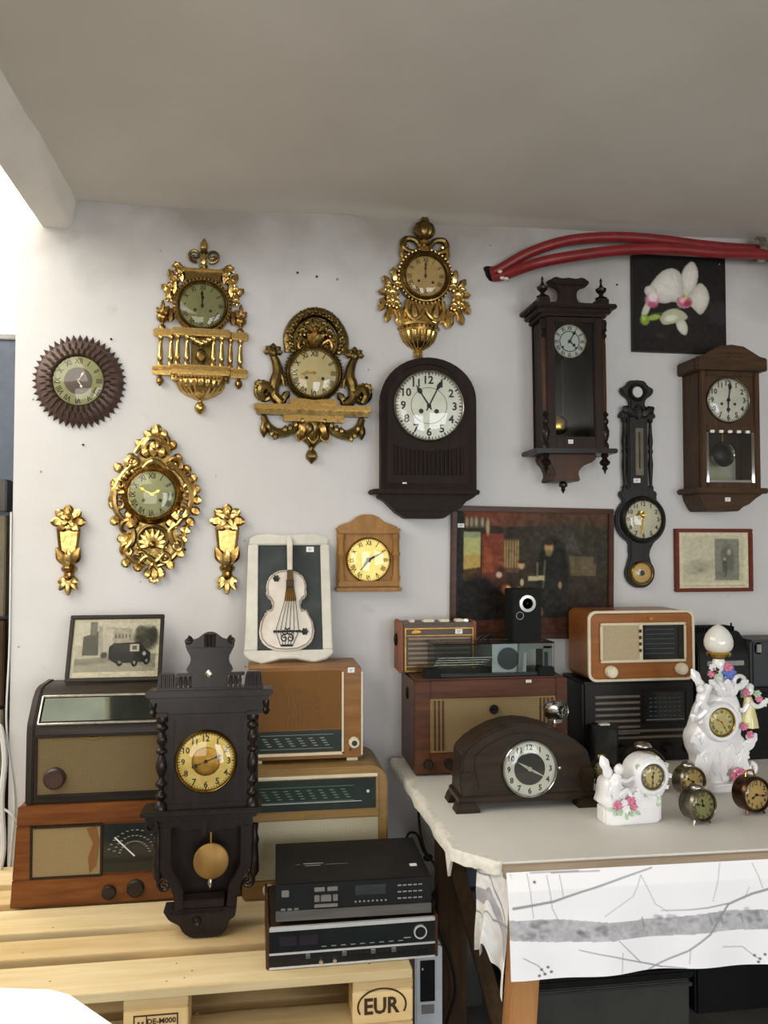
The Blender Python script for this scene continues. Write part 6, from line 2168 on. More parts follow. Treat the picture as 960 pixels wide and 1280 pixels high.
t.part('base_fan', t.mb().prism([(212, 1137), (282, 1137), (272, 1148), (252, 1153), (236, 1150), (222, 1146)], -13, -8), W_, bevel=1)
t.part('base_rosette', t.mb().ring(246, 1146, [(6, -13), (5, -16), (2.5, -14.5), (0.1, -16)], 18, closed=False), W_)

# ---- receiver and black deck at the pallet's right end
bright_trim = mat('bright_trim', 'cfcfcd', 'c4c4c2', rough=.35, metal=.35)
F = Thing('stereo_receiver', 'wide stereo receiver with chrome dial ring, under the black deck', 'receiver', 441, 1204, z=ZP, rz=0.5)
t = F
t.part('case', t.mb().box(338, 545, 1154, 1201, 1, 128), darkbrown, bevel=1)
for x in (334, 545):
    t.part('wood_cheek', t.mb().box(x, x + 4, 1151, 1203, -2, 130), walnut_lt, bevel=.8)
t.part('front_panel', t.mb().box(338, 545, 1156, 1184, -2, 2), dial_black, bevel=.4)
t.part('control_strip', t.mb().box(338, 545, 1186, 1201, -2, 2), black_plastic, bevel=.4)
for p0, p1 in ((1153, 1157.5), (1183.6, 1186), (1200.5, 1203)):
    t.part('chrome_strip', t.mb().box(338, 545, p0, p1, -3.2, 2), bright_trim, bevel=.3)
for x0_, x1_ in ((350, 371), (375, 397)):
    t.part('meter', t.mb().box(x0_, x1_, 1164, 1176, -2.4, -1.5), mat('meter_violet', '231f26', '2c262e', rough=.2))
t.part('tuning_ring', t.mb().ring(526, 1170, [(6.8, -2), (6.8, -5), (8.4, -5), (8.4, -2)], 32), bright_trim)
t.part('tuning_knob', t.mb().disc(526, 1170, 6.8, -4.2, -2, 28), black_plastic)
for x in (385, 430, 466, 492):
    t.part('slider', t.mb().box(x - 3, x + 3, 1186.5, 1192, -5, -2), chrome, bevel=.5)
for x in (401, 418):
    knob(t, x, 1196.5, 3, -2, chrome, h=4)
for i in range(16):
    t.part('button', t.mb().box(432 + i * 6.6, 436.5 + i * 6.6, 1192.5, 1198, -3.4, -2), black_matte, bevel=.3)
m = t.mb()
for i in range(9):
    m.box(402 + i * 12, 408 + i * 12, 1179, 1180, -2.3, -2)
m.box(505, 514, 1176, 1177.2, -2.3, -2)
t.part('panel_lettering', m, grey_plastic, kind='stuff')

E = Thing('cassette_deck', 'black hi-fi deck with silver buttons on top of receiver', 'hi-fi deck', 443, 1151, Y=F.loc.y + 0.01, rz=-0.8)
t = E
t.root.location.z = F.loc.z + (1204 - 1151) * F.s
t.part('case', t.mb().box(346, 540, 1104, 1149, 1, 138), black_plastic, bevel=1)
t.part('upper_panel', t.mb().box(346, 540, 1105, 1135, -1.5, 2), black_plastic, bevel=.4)
t.part('lower_strip', t.mb().box(346, 540, 1136.5, 1149, -2.5, 2), alu, bevel=.5)
for x0_, x1_, p0, p1 in ((353, 362, 1111, 1119), (352, 358, 1133, 1135.5), (360, 366, 1133, 1135.5), (368, 374, 1133, 1135.5), (393, 406, 1109.5, 1114.5), (409, 422, 1109.5, 1114.5),
                         (393, 399.5, 1119, 1127), (401, 414, 1119, 1127), (416, 422, 1119, 1127), (393, 422, 1130, 1134)):
    t.part('button', t.mb().box(x0_, x1_, p0, p1, -4, -1.5), mat('silver_button', '8d8a84', '7d7a75', rough=.4, metal=.6), bevel=.5)
o = t.part('display', t.mb().box(444, 482, 1110, 1122, -2.2, -1), mat('lcd_grey', '34383a', '2c3032', rough=.2))
for r in range(3):
    for i in range(5):
        x = 497 + i * 6.6
        t.part('small_button', t.mb().box(x, x + 4.8, 1112 + 8 * r, 1113.6 + 8 * r, -2.6, -1.5), grey_plastic, bevel=.2)
for i in range(8):
    t.part('small_button', t.mb().box(443 + i * 5.4, 445.4 + i * 5.4, 1129, 1131, -2.4, -1.5), grey_plastic, bevel=.2)
# printed legend on the lid, lying flat
m = t.mb()
for (x0_, x1_, y0_, y1_) in ((382, 408, 58, 61), (384, 404, 52, 54), (372, 378, 57, 58), (410, 440, 54, 55)):
    m.add([(x0_, y0_, 1103.8), (x1_, y0_, 1103.8), (x1_, y1_, 1103.8), (x0_, y1_, 1103.8)], [(0, 1, 2, 3)])
t.part('lid_legend', m, grey_plastic, kind='stuff')
m = t.mb()
m.box(519, 528, 1103.2, 1103.9, 34, 41)
t.part('price_tag', m, tag_white)
for x in (356, 530):
    t.part('foot', t.mb().box(x - 6, x + 6, 1148.5, 1151, 6, 18), black_matte)
    t.part('foot', t.mb().box(x - 6, x + 6, 1148.5, 1151, 110, 122), black_matte)

# ================================================================== THINGS ON THE RIGHT-HAND TABLE
# ---- wooden cabinet radio behind the mantel clock
G = Thing('cabinet_radio', 'red-brown wooden radio with woven grille behind mantel clock', 'radio', 612, 966, z=ZT)
t = G
t.part('cabinet', t.mb().box(519, 710, 848, 965.5, 0, 95), redbrown, bevel=3)
m = t.mb()
for a in ((519, 538, 850, 964), (695, 710, 850, 964), (538, 695, 850, 872), (538, 695, 938, 964)):
    m.box(*a, -4, 1)
t.part('front_frame', m, redbrown, bevel=1.2)
t.part('grille_rim', frame_of(t.mb(), 538, 695, 872, 938, 2.2, -3, 0), goldwood, bevel=.5)
t.part('grille_cloth', t.mb().box(540, 693, 874, 936, -1.4, 1), beige_cloth)
for x in (543, 548, 553, 675, 680, 685, 690):
    t.part('grille_bar', t.mb().box(x, x + 2, 874, 936, -2.8, -1), redbrown, bevel=.3)
m = t.mb().ring(617, 887, [(6, -3), (5, -4.5), (0.1, -4)], 20, closed=False)
o = t.part('badge', m, black_plastic)
t.part('badge_band', t.mb().box(613, 621, 884.5, 888, -5, -4.2), chrome, o)
t.part('side_handle', t.mb().ball(518.5, 45, 872, 2.0, 6, 8, 10, 6), black_matte)
for x in (535, 560):
    knob(t, x, 951, 6, -4, black_frame)
for x in (530, 698):
    t.part('foot', t.mb().box(x - 8, x + 8, 965, 966, 8, 24), black_matte)
G_TOP = G.loc.z + (966 - 848) * G.s
label_tag(t, 657, 664, 851, 854.5, -4.2)

# ---- portable transistor radio standing on it
t = Thing('portable_radio', 'small brown portable radio with slotted front and leather ends', 'radio', 548, 838, Y=G.loc.y + 0.124)
t.root.location.z = G_TOP
s0 = t
t.part('body', t.mb().box(503, 593, 776, 838, 0, 40), mat('brown_plastic', '4a3224', '3d281c', rough=.45), bevel=2)
for x in (499.5, 591):
    t.part('leather_end', t.mb().box(x, x + 5, 774, 838, -1, 41), mat('tan_leather', '8a4f2e', '7a4428', rough=.6), bevel=1.5)
t.part('front_rim', frame_of(t.mb(), 506, 592, 782, 836, 1.6, -2, 0), brass_dull, bevel=.3)
for k in range(6):
    t.part('slot', t.mb().box(510, 588, 794 + k * 6, 796.6 + k * 6, -2.2, 0), mat('pale_slot', '8f765a', '80684e', rough=.5), bevel=.5)
t.part('divider', t.mb().box(507, 591, 791, 792, -2, 0), brass_dull)
t.part('divider', t.mb().box(507, 591, 829, 830, -2, 0), brass_dull)
t.part('badge', t.mb().prism([(514, 787), (519, 784), (526, 786), (526, 788), (516, 789)], -1, 0), brass_dull)
for x, w_ in ((514, 6), (531, 14), (552, 12), (572, 10), (582, 6)):
    t.part('top_control', t.mb().box(x, x + w_, 772.5, 776.5, 8, 20), cream_paint if x != 582 else nickel, bevel=.8)
t.part('handle_lug', t.mb().ball(498, 18, 798, 2.5, 5, 8), black_matte)
label_tag(t, 569, 578, 784, 790, -1)

# ---- long clear acrylic case (record-player lid) lying along the front of the radio top
t = Thing('acrylic_player', 'clear acrylic player case with grey plate on wooden radio', 'record player', 622, 849, Y=G.loc.y + 0.012)
t.root.location.z = G_TOP + 0.002
t.part('base_rail', t.mb().box(547, 696, 845, 849, 0, 42), black_plastic, bevel=.6)
for x0_, x1_ in ((530, 552), (672, 694)):
    t.part('rubber_foot', t.mb().prism([(x0_, 849), (x0_ + 2, 838), (x1_ - 2, 838), (x1_, 849)], -4, 12), black_matte, bevel=.8)
t.part('front_pane', t.mb().box(544, 694, 809, 845, 0, 1.2), perspex)
t.part('top_pane', t.mb().box(544, 694, 807.5, 809, 0, 42), perspex)
t.part('back_pane', t.mb().box(544, 694, 809, 845, 40.5, 41.7), perspex)
for k in range(4):
    t.part('wire_rail', t.mb().tube([(550, 6 + 8 * k, 826 + 4 * k), (640, 6 + 8 * k, 826 + 4 * k)], .7, 6), nickel)
m = t.mb()
m.prism([(617, 809), (660, 809), (660, 845), (617, 845)], 6, 8)
t.part('end_plate', m, mat('grey_plate', 'b2b5b4', 'a4a7a6', rough=.4, metal=.2))
t.part('plate_hole', t.mb().disc(637, 828, 14, 4.6, 6.2, 28), mat('smoked_disc', '3a4040', '2f3535', rough=.2))
t.part('end_plate', t.mb().prism([(650, 809), (692, 809), (692, 816), (664, 816), (656, 822), (654, 845), (648, 845)], 2, 4), grey_plastic, bevel=.3)
t.part('end_block', t.mb().box(680, 692, 812, 845, 2, 30), grey_plastic, bevel=.6)
t.part('switch', t.mb().box(682, 686, 820, 838, 0.5, 2.5), black_plastic)
m = t.mb()
m.curve([(604, 815, 30), (610, 805, 25), (618, 800, 22), (624, 803, 26)], .9)
t.part('lead', m, cable_black)
m = t.mb()
m.curve([(600, 812, 34), (608, 803, 30), (616, 802, 30), (620, 808, 34)], .9)
t.part('lead', m, cable_black)
I_TOP = t.root.location.z + (849 - 807.5) * t.s
iy = t.loc.y

t = Thing('small_speaker', 'small black speaker with silver ring standing on acrylic case', 'speaker', 658.5, 808, Y=iy + 0.02)
t.root.location.z = I_TOP + 0.001
t.part('cabinet', t.mb().box(641, 677, 743, 808, 0, 34), black_matte, bevel=1)
t.part('cone_ring', t.mb().ring(659.7, 761, [(6.5, 0), (7, -1.5), (10.5, -1.2), (11, 0)], 32), mat('silver_ring', 'b5b5b3', 'a8a8a6', rough=.35, metal=.6), smooth=50)
t.part('cone', t.mb().ring(659.7, 761, [(6.5, 0), (5, 1.4), (2, .2), (.1, -.3)], 24, closed=False), black_plastic)
t.part('port', t.mb().ring(650, 776, [(4.2, -.2), (4.2, -1), (5, -1), (5, -.2)], 20), grey_plastic)

# ---- black bakelite radio with the tan bakelite radio on it
BK = Thing('bakelite_radio', 'black bakelite radio with horizontal louvres, under the caramel radio', 'radio', 800, 953, z=ZT)
t = BK
t.part('cabinet', t.mb().box(730, 870, 852, 952.5, 0, 78), bakelite, bevel=3)
for k in range(7):
    t.part('louvre', t.mb().box(744, 800, 869 + 7.5 * k, 872 + 7.5 * k, -3, 1), mat('louvre_highlight', '6a5e52', '584d43', rough=.35), bevel=.8)  # tone lightened so the colour carries the highlights on the louvres
for k in range(2):
    t.part('louvre', t.mb().box(744, 862, 912 + 8 * k, 915 + 8 * k, -3, 1), MATS['louvre_highlight'], bevel=.8)
t.part('dial_frame', frame_of(t.mb(), 804, 860, 863, 906, 3, -3, 1), bakelite, bevel=.8)
o = t.part('dial_glass', t.mb().box(807, 857, 866, 903, -1.2, 0), dial_black)
m = t.mb()
for k in range(5):
    for i in range(7):
        m.box(812 + 6 * i, 815.5 + 6 * i, 873 + 5.5 * k, 874 + 5.5 * k, -1.5, -1.2)
t.part('scale_names', m, bluegrey, o, kind='stuff')
t.part('dial_pointer', t.mb().box(808, 856, 900, 900.8, -1.6, -1.2), grey_plastic, o)
for x in (775, 836, 862):
    knob(t, x, 937, 7.5, 0, bakelite, h=8)
L_TOP = BK.loc.z + (953 - 852) * BK.s

K = Thing('caramel_radio', 'caramel brown radio with cream window trim and two cream knobs', 'radio', 802, 850, Y=BK.loc.y - 0.008)
t = K
t.root.location.z = L_TOP + 0.001
t.part('cabinet', t.mb().prism(rounded(737, 868, 763, 849, 9, (1, 1, 1, 1)), 0, 70), wood('caramel_bakelite', '8a5228', '9c6434', rough=.3, coat=.5, axis='x'), bevel=3)
m = t.mb()
ou, inn = rounded(736, 869, 762, 849.5, 10, (1, 1, 1, 1)), rounded(739, 866, 765, 846.5, 8, (1, 1, 1, 1))
n = len(ou)
m.add([(x, -1.2, p) for x, p in ou] + [(x, -1.2, p) for x, p in inn] + [(x, 2, p) for x, p in ou] + [(x, 1, p) for x, p in inn],
      [(i, (i + 1) % n, n + (i + 1) % n, n + i) for i in range(n)] + [(i, 2 * n + i, 2 * n + (i + 1) % n, (i + 1) % n) for i in range(n)] + [(n + i, n + (i + 1) % n, 3 * n + (i + 1) % n, 3 * n + i) for i in range(n)])
t.part('front_piping', m, cream_paint, smooth=40)
t.part('window_trim', frame_of(t.mb(), 750, 857, 777, 826, 3, -5, -1), cream_paint, bevel=1)
t.part('grille_cloth', t.mb().box(753, 800, 780, 823, -3.5, 0), mat('beige_mesh', 'b5a583', 'a89775', rough=.8, scale=200))
t.part('divider', t.mb().box(798, 802, 779, 824, -5, -1), cream_paint, bevel=.6)
o = t.part('dial_glass', t.mb().box(802, 847, 780, 823, -3.2, 0), dial_black)
m = t.mb()
for k in range(6):
    m.box(806, 842, 785 + 6 * k, 785.7 + 6 * k, -3.5, -3.2)
t.part('scale_lines', m, bluegrey, o, kind='stuff')
for k in range(4):
    t.part('band_button', t.mb().box(797, 800, 785 + 8 * k, 789 + 8 * k, -6.5, -5), walnut_lt, bevel=.4)
t.part('window_side', t.mb().box(847, 854, 780, 823, -4, 0), darkbrown)
for x, p in ((763, 837), (850.5, 835)):
    knob(t, x, p, 7.8, -1, cream_paint, h=8, cap=mat('cream_cap', 'e2d8c2', rough=.4))
t.part('badge', t.mb().prism([(810, 771), (814, 770), (818, 771), (816, 774), (812, 774)], -2, 0), brass_dull)
for x in (752, 854):
    t.part('foot', t.mb().box(x - 6, x + 6, 848.5, 850, 5, 16), cream_paint)

# ---- black machines behind the porcelain clock
t = Thing('black_recorder', 'big black tape recorder case behind the porcelain lamp clock', 'tape recorder', 940, 950, z=ZT)
t.part('case', t.mb().box(880, 1010, 866, 950, 0, 60), black_matte, bevel=2)
t.part('case_seam', t.mb().box(879.5, 1010.5, 861, 866, -1, 61), black_plastic, bevel=.8)
t.part('clasp', t.mb().box(925, 936, 862, 872, -3, 0), nickel, bevel=.6)
R_TOP = t.root.location.z + (950 - 861) * t.s
ry = t.loc.y
t = Thing('adding_machine', 'black adding machine with a row of ribs on its top', 'machine', 905, 861, Y=ry + 0.03)
t.root.location.z = R_TOP
t.part('body', t.mb().sideprism([(0, 861), (0, 822), (8, 806), (22, 794), (52, 792), (52, 861)], 874, 938), black_plastic, bevel=1.5)
for i in range(16):
    x = 880 + i * 3.4
    t.part('rib', t.mb().box(x, x + 1.5, 788, 793.5, 24, 48), black_matte)
t.part('lever', t.mb().tube([(932, 30, 794), (932, 30, 784)], 1.2, 6), black_matte)
t.part('slot', t.mb().box(884, 930, 828, 834, -2, 1), grey_plastic, bevel=.6)
t = Thing('grey_case', 'dark grey case with rounded catch beside the adding machine', 'case', 972, 861, Y=ry + 0.02)
t.root.location.z = R_TOP
t.part('body', t.mb().box(940, 1008, 803, 861, 0, 56), mat('charcoal_case', '34373a', '2b2e30', rough=.5), bevel=3)
t.part('catch', t.mb().box(944, 953, 806, 820, -3, 1), grey_plastic, bevel=2)

# ---- mantel clock
t = Thing('mantel_clock', 'dark wooden mantel clock with arched top and silvered dial ring', 'clock', 660, 1011, z=ZT)
D = 52
top = [(579, 958), (580, 940), (592, 928), (606, 919), (622, 911), (640, 906), (655, 905), (672, 907), (690, 912), (706, 919), (722, 929), (736, 941), (741, 958)]
t.part('case', t.mb().prism(top + [(743, 1000), (577, 1000)], 0, D), mantel_wood, bevel=2)
t.part('front_moulding', t.mb().prism([(600, 985)] + [(660 + (x - 660) * .82, 958 + (p - 958) * .8) for x, p in top] + [(720, 985)], -2, 1), mantel_wood, bevel=.8)
t.part('plinth', t.mb().box(574, 746, 992, 1001, -4, D + 2), mantel_wood, bevel=1.4)
for x0_, x1_ in ((569, 600), (720, 751)):
    for y0_ in (-8, D - 16):
        t.part('foot', t.mb().prism([(x0_, 1011), (x0_ + 3, 1003), (x0_ + 6, 998), (x1_ - 6, 998), (x1_ - 3, 1003), (x1_, 1011)], y0_, y0_ + 22), mantel_wood, bevel=1)
for x in (584, 735):
    for k in range(3):
        t.part('corner_carving', t.mb().leaf(x, 996 - 8 * k, 90, 13, 9, -1, 2.5, 1, 1), mantel_wood)
    t.part('shoulder', t.mb().prism([(x - 7, 992), (x - 9, 975), (x - 7, 962), (x + 7, 962), (x + 9, 975), (x + 7, 992)], -3, 6), mantel_wood, bevel=1.4)
f_ = dial(t, 661, 960.5, 34, -4, silver_dial, ink, 'arabic', 8, 0.79, 300, 118, 0.5, 0.72, hmat=ink_white, bezel=chrome, bw=2.2, bh=3.5, dome=5, centre=(20, mat('mantel_dial_centre', '2a2723', '3a3630', rough=.3)), track=False, hkind='baton', hw=1.5)
t.part('bezel_catch', t.mb().ball(698, -6, 960, 2.4, n=8, k=5), chrome)
MC = t


# ---- alarm clocks
def alarm(px, pc, r, z, label, face, body, rz, dep=18, hour=300, minute=0, bell=True, style='roman', py0=None, rim=None, lean=-3):
    foot = 3.0
    base = py0 if py0 is not None else pc + r + foot
    t = Thing('alarm_clock', label, 'alarm clock', px, base, z=z, rz=rz, lean=lean, group='old alarm clocks on the table')
    c = base - r - foot
    t.part('body', t.mb().ring(px, c, [(r * .96, 2.6), (r, 3.8), (r, dep - 2), (r * .93, dep), (.1, dep)], 40, closed=False), body, smooth=25)
    dial(t, px, c, r * .86, 2, face, ink, style, r * .27, .76, hour, minute, .5, .72, bezel=rim or body, bw=r * .16, bh=4, dome=3.5, hw=max(.7, r * .04))
    for sg in (-1, 1):
        t.part('foot', t.mb().tube([(px + sg * r * .45, 6, c + r * .85), (px + sg * r * .6, 5, base)], [2, 1.3], 8), body)
    t.part('rear_foot', t.mb().tube([(px, dep - 4, c + r * .9), (px, dep - 2, base)], [2, 1.3], 8), body)
    if bell:
        t.part('bell', t.mb().lathe(px, dep * .5, [(r * .44, c - r * .93), (r * .45, c - r * 1.02), (r * .36, c - r * 1.16), (r * .14, c - r * 1.22), (.2, c - r * 1.23)], 24), nickel, smooth=50)
    else:
        t.part('handle', t.mb().curve([(px - r * .3, c - r * .95, dep * .5), (px - r * .2, c - r * 1.25, dep * .5), (px + r * .2, c - r * 1.25, dep * .5), (px + r * .3, c - r * .95, dep * .5)], 1.3), brass)
    return t


steel = mat('aged_steel', '8d8678', '6a6254', rough=.3, metal=1.0, scale=60)
dark_steel = mat('dark_steel', '4b463e', '37332d', rough=.35, metal=1.0, scale=60)
alarm(881, 1008, 20.5, ZT, 'round nickel alarm clock with olive Roman dial', olive_dial, steel, 12, 24, 350, 285)
alarm(868, 974, 19, ZT, 'steel alarm clock with tan dial behind the olive one', tan_dial, steel, 8, 20, 220, 300, py0=1000)
alarm(948, 994.5, 22, ZT, 'copper-brown alarm clock with tan dial and brass handle', tan_dial, copper, 10, 22, 240, 100, bell=False, style='arabic')
alarm(810, 962, 26, ZT, 'large steel alarm clock hidden behind the white cherub clock', cream_dial, dark_steel, -4, 24, 20, 120, py0=991)
alarm(772, 978, 14, ZT, 'small nickel alarm clock left of the cherub clock back', cream_dial, nickel, -14, 16, 60, 200, py0=998)
alarm(754, 958, 14, ZT, 'small dark alarm clock standing close against the mantel clock', cream_dial, dark_steel, -12, 14, 40, 160, py0=981, bell=False)
# chrome travel clock on the shoulder of the mantel clock
t = Thing('travel_clock', 'small chrome round clock with black face on mantel clock top', 'clock', 699, 919, Y=MC.loc.y + 0.055, rz=28, lean=-8)
t.root.location.z = MC.loc.z + (1011 - 912.5) * MC.s
t.part('body', t.mb().ring(702, 903, [(11, -3), (12, 0), (11.5, 16), (9, 20), (.1, 20)], 32, closed=False), chrome, smooth=50)
t.part('stand', t.mb().box(694, 708, 913, 919, 2, 14), chrome, bevel=1)
dial(t, 702, 903, 9.5, -3.2, black_plastic, ink_white, 'arabic', 3, .76, 60, 190, .5, .75, hmat=ink_white, bezel=chrome, bw=2, bh=3, dome=2.5)

# ---- small porcelain clock with cherub and flowers
t = Thing('cherub_clock', 'white porcelain clock with cherub, pink roses and round dial', 'clock', 793, 1029, z=ZT, rz=4)
t.part('base', t.mb().slab([(756, 3), (760, -3), (768, -6), (818, -6), (826, -3), (830, 3), (830, 24), (824, 30), (762, 30), (756, 24)], 1008, 1029), porcelain, bevel=2.5)
cb = smooth_loop([(756, 1012), (754, 990), (756, 976), (764, 972), (774, 980), (782, 986), (790, 984), (790, 962), (796, 951), (806, 946), (816, 946), (828, 950), (836, 962), (838, 976), (834, 990), (828, 1000), (832, 1012)], 4)
cb = [((min(max(x, 757), 829) if p > 1003 else x), min(p, 1012)) for x, p in cb]
n = len(cb)
m = t.mb()
for f_, y_ in ((.86, -5), (.96, -2), (1.0, 3), (1.0, 20), (.9, 25)):
    m.v += [(796 + (x - 796) * f_, y_, 1012 + (p - 1012) * (1 - (1 - f_) * .5)) for x, p in cb]
m.f = [(a * n + i, a * n + (i + 1) % n, (a + 1) * n + (i + 1) % n, (a + 1) * n + i) for a in range(4) for i in range(n)] + [tuple(range(n)), tuple(4 * n + i for i in range(n))]
t.part('body', m, porcelain, smooth=60)
t.part('disc_rim', t.mb().ring(813, 971, [(16, -5), (17, -10), (21, -10), (25, -4), (25, 18), (16, 18)], 44), porcelain, smooth=60)
dial(t, 813, 971, 14.5, -7, cream_dial, ink, 'roman', 4.5, .76, 20, 180, .5, .7, bezel=nickel, bw=2, bh=3, dome=3)
for i in range(10):
    a = R(36 * i)
    t.part('rim_blossom', t.mb().flower(813 + 23 * math.cos(a), 971 - 23 * math.sin(a), 3.4, 5, -6, 1.5, 20), (porcelain, porc_green, porcelain)[i % 3])
# cherub
o = t.part('cherub', t.mb().curve([(768, 994), (766, 982), (769, 972), (771, 966)], (7, 8, 5), -3, 20, 10), porcelain)
t.part('cherub_head', t.mb().ball(772, -4, 960, 6.5, 6, 7, 12, 8), porcelain, o)
t.part('cherub_wing', t.mb().leaf(764, 974, 110, 32, 14, 2, 3, -2, 2), porcelain, o)
t.part('cherub_arm', t.mb().curve([(771, 972), (780, 974), (788, 970)], (3, 2.6, 2), -7), porcelain, o)
t.part('cherub_leg', t.mb().curve([(769, 992), (780, 986), (786, 996)], (4.5, 4, 2.6), -7), porcelain, o)
t.part('cherub_arm', t.mb().curve([(767, 974), (760, 984), (758, 992)], (3, 2.6, 2), -6), porcelain, o)
rnd = random.Random(5)
for x, p, r, m_ in ((768, 1003, 6, porc_pink), (776, 1000, 5, porcelain), (784, 998, 6.5, porc_pink), (788, 1006, 5, porc_pink), (778, 1008, 6, porcelain), (770, 1011, 4.5, porc_green), (792, 992, 5, porcelain), (786, 1013, 4.5, porc_green)):
    t.part('rose', t.mb().flower(x, p, r, 6, -8, 2.5, rnd.random() * 60), m_)
for x, p, a in ((772, 1012, 200), (780, 1013, 270), (790, 1012, 330), (765, 1009, 170), (822, 1003, 80), (820, 1008, 60)):
    t.part('leaf', t.mb().leaf(x, p, a, 9, 5, -6, 1.2, .5), porc_green)

# ---- tall porcelain lamp clock
t = Thing('porcelain_lamp_clock', 'tall white porcelain figurine clock crowned by an opal lamp', 'clock', 905, 986, z=ZT, rz=3)
cx = 903
body = [(868, 986), (872, 970), (874, 950), (868, 936), (866, 920), (872, 908), (876, 896), (882, 882), (892, 868), (900, 862), (912, 860), (922, 868), (928, 884), (930, 904), (928, 918), (934, 926), (936, 942), (930, 958), (934, 972), (938, 986)]
m = t.mb()
for k_, (f_, y_) in enumerate(((.80, -6), (.93, -3), (1.0, 3), (1.0, 22), (.92, 28))):
    m.v += [(903 + (x - 903) * f_, y_, min(986, 986 + (p - 986) * (1 - (1 - f_) * .35))) for x, p in smooth_loop(body)]
n = len(smooth_loop(body))
m.f = [(a * n + i, a * n + (i + 1) % n, (a + 1) * n + (i + 1) % n, (a + 1) * n + i) for a in range(4) for i in range(n)] + [tuple(range(n)), tuple(4 * n + i for i in range(n))]
t.part('body', m, porcelain, smooth=60)
t.part('base', t.mb().slab([(866, 2), (872, -10), (890, -16), (918, -16), (936, -10), (942, 2), (942, 24), (930, 34), (876, 34), (866, 24)], 976, 986), porcelain, bevel=3)
t.part('dial_rim', t.mb().ring(897, 901, [(18, -6), (18.5, -12), (22, -12), (26, -5), (26, 16), (18, 16)], 40), porcelain, smooth=60)
dial(t, 897, 901, 16.5, -9, porc_yel, ink, 'roman', 4.5, .76, 300, 150, .5, .7, hmat=brass, bezel=brass, bw=2, bh=3, dome=3, centre=(8, cream_dial), track=False)
# rocaille base: folds, scrolls, pink rose
for (x, p, a, L, W) in ((880, 972, 110, 34, 16), (892, 968, 95, 34, 16), (906, 962, 80, 34, 18), (920, 962, 70, 32, 16), (930, 966, 100, 32, 14), (874, 938, 120, 26, 14), (930, 940, 60, 26, 14), (884, 940, 250, 30, 14), (912, 938, 285, 30, 14), (900, 936, 270, 34, 16)):
    t.part('drape_fold', t.mb().leaf(x, p, a, L, W, -5, 6, 3, 2), porcelain)
for (x, p, r0, a0, a1) in ((872, 926, 9, 90, 420), (932, 930, 9, 90, -260), (880, 944, 8, 200, -150), (924, 948, 8, 0, 340), (870, 962, 8, 90, 430), (936, 962, 8, 90, -250)):
    t.part('scroll', t.mb().scroll(x, p, r0, 2.5, a0, a1, 3.2, 1.8, -6), porcelain)
t.part('large_rose', t.mb().flower(915, 966, 10, 8, -14, 4), porc_pink)
t.part('large_rose', t.mb().flower(915, 966, 6, 6, -18, 3, 20), porc_pink)
for a in (200, 250, 300, 340, 20):
    t.part('rose_leaf', t.mb().leaf(915 + 8 * math.cos(R(a)), 966 - 8 * math.sin(R(a)), a, 11, 7, -9, 2, 1), porcelain if a != 250 else porc_green)
# figures: winged putto at left, lady at the right, ring handles above
o = t.part('putto', t.mb().curve([(880, 886), (874, 876), (878, 864), (884, 856)], (5, 7, 4.5), -6, 20, 10), porcelain)
t.part('putto_head', t.mb().ball(872, -8, 860, 5.5, 5.5, 6, 12, 8), porcelain, o)
t.part('putto_wing', t.mb().leaf(882, 866, 118, 34, 13, 0, 3, -1, 2), porcelain, o)
t.part('putto_arm', t.mb().curve([(876, 872), (868, 878), (864, 888)], (3, 2.8, 2), -9), porcelain, o)
t.part('putto_leg', t.mb().curve([(878, 886), (868, 894), (862, 892), (862, 898)], (4.5, 3.6, 2), -7), porcelain, o)
t.part('putto_leg', t.mb().curve([(882, 888), (876, 898), (870, 902)], (4.5, 3.6, 2), -5), porcelain, o)
o = t.part('lady', t.mb().curve([(934, 904), (936, 890), (936, 880), (935, 872)], (8, 7, 4), -4, 20, 10), porc_yel)
t.part('lady_head', t.mb().ball(936, -6, 864, 5.5, 5.5, 6.5, 12, 8), porcelain, o)
t.part('lady_hair', t.mb().ball(937, -4, 860, 6, 6, 5, 12, 8), porcelain, o)
t.part('lady_arm', t.mb().curve([(934, 878), (944, 884), (954, 880), (957, 874)], (3, 3, 2), -9), porcelain, o)
t.part('lady_arm', t.mb().curve([(932, 880), (926, 888), (922, 886)], (3, 3, 2), -9), porcelain, o)
t.part('lady_skirt', t.mb().lathe(937, -3, [(5, 884), (8, 892), (10, 902), (11, 910), (3, 911)], 20, 7, .08), porc_yel, o, smooth=60)
for (x, p, m_) in ((930, 866, porc_pink), (946, 874, porc_pink), (934, 918, porc_pink), (944, 868, porc_green), (952, 880, porcelain), (926, 908, porc_pink)):
    t.part('blossom', t.mb().flower(x, p, 5, 6, -9, 2, 10), m_)
t.part('handle_ring', t.mb().ring(923, 853, [(5, -4), (5, -8), (7.5, -10), (10, -8), (10, -4), (7.5, -2)], 24), porcelain, smooth=60)
t.part('shoulder', t.mb().ball(907, 2, 862, 18, 12, 13, 16, 10), porcelain)
for (x, p, a) in ((900, 870, 120), (912, 870, 60), (906, 866, 90), (896, 860, 140), (918, 862, 40)):
    t.part('shoulder_leaf', t.mb().leaf(x, p, a, 18, 10, -8, 4, 3, 2), porcelain)
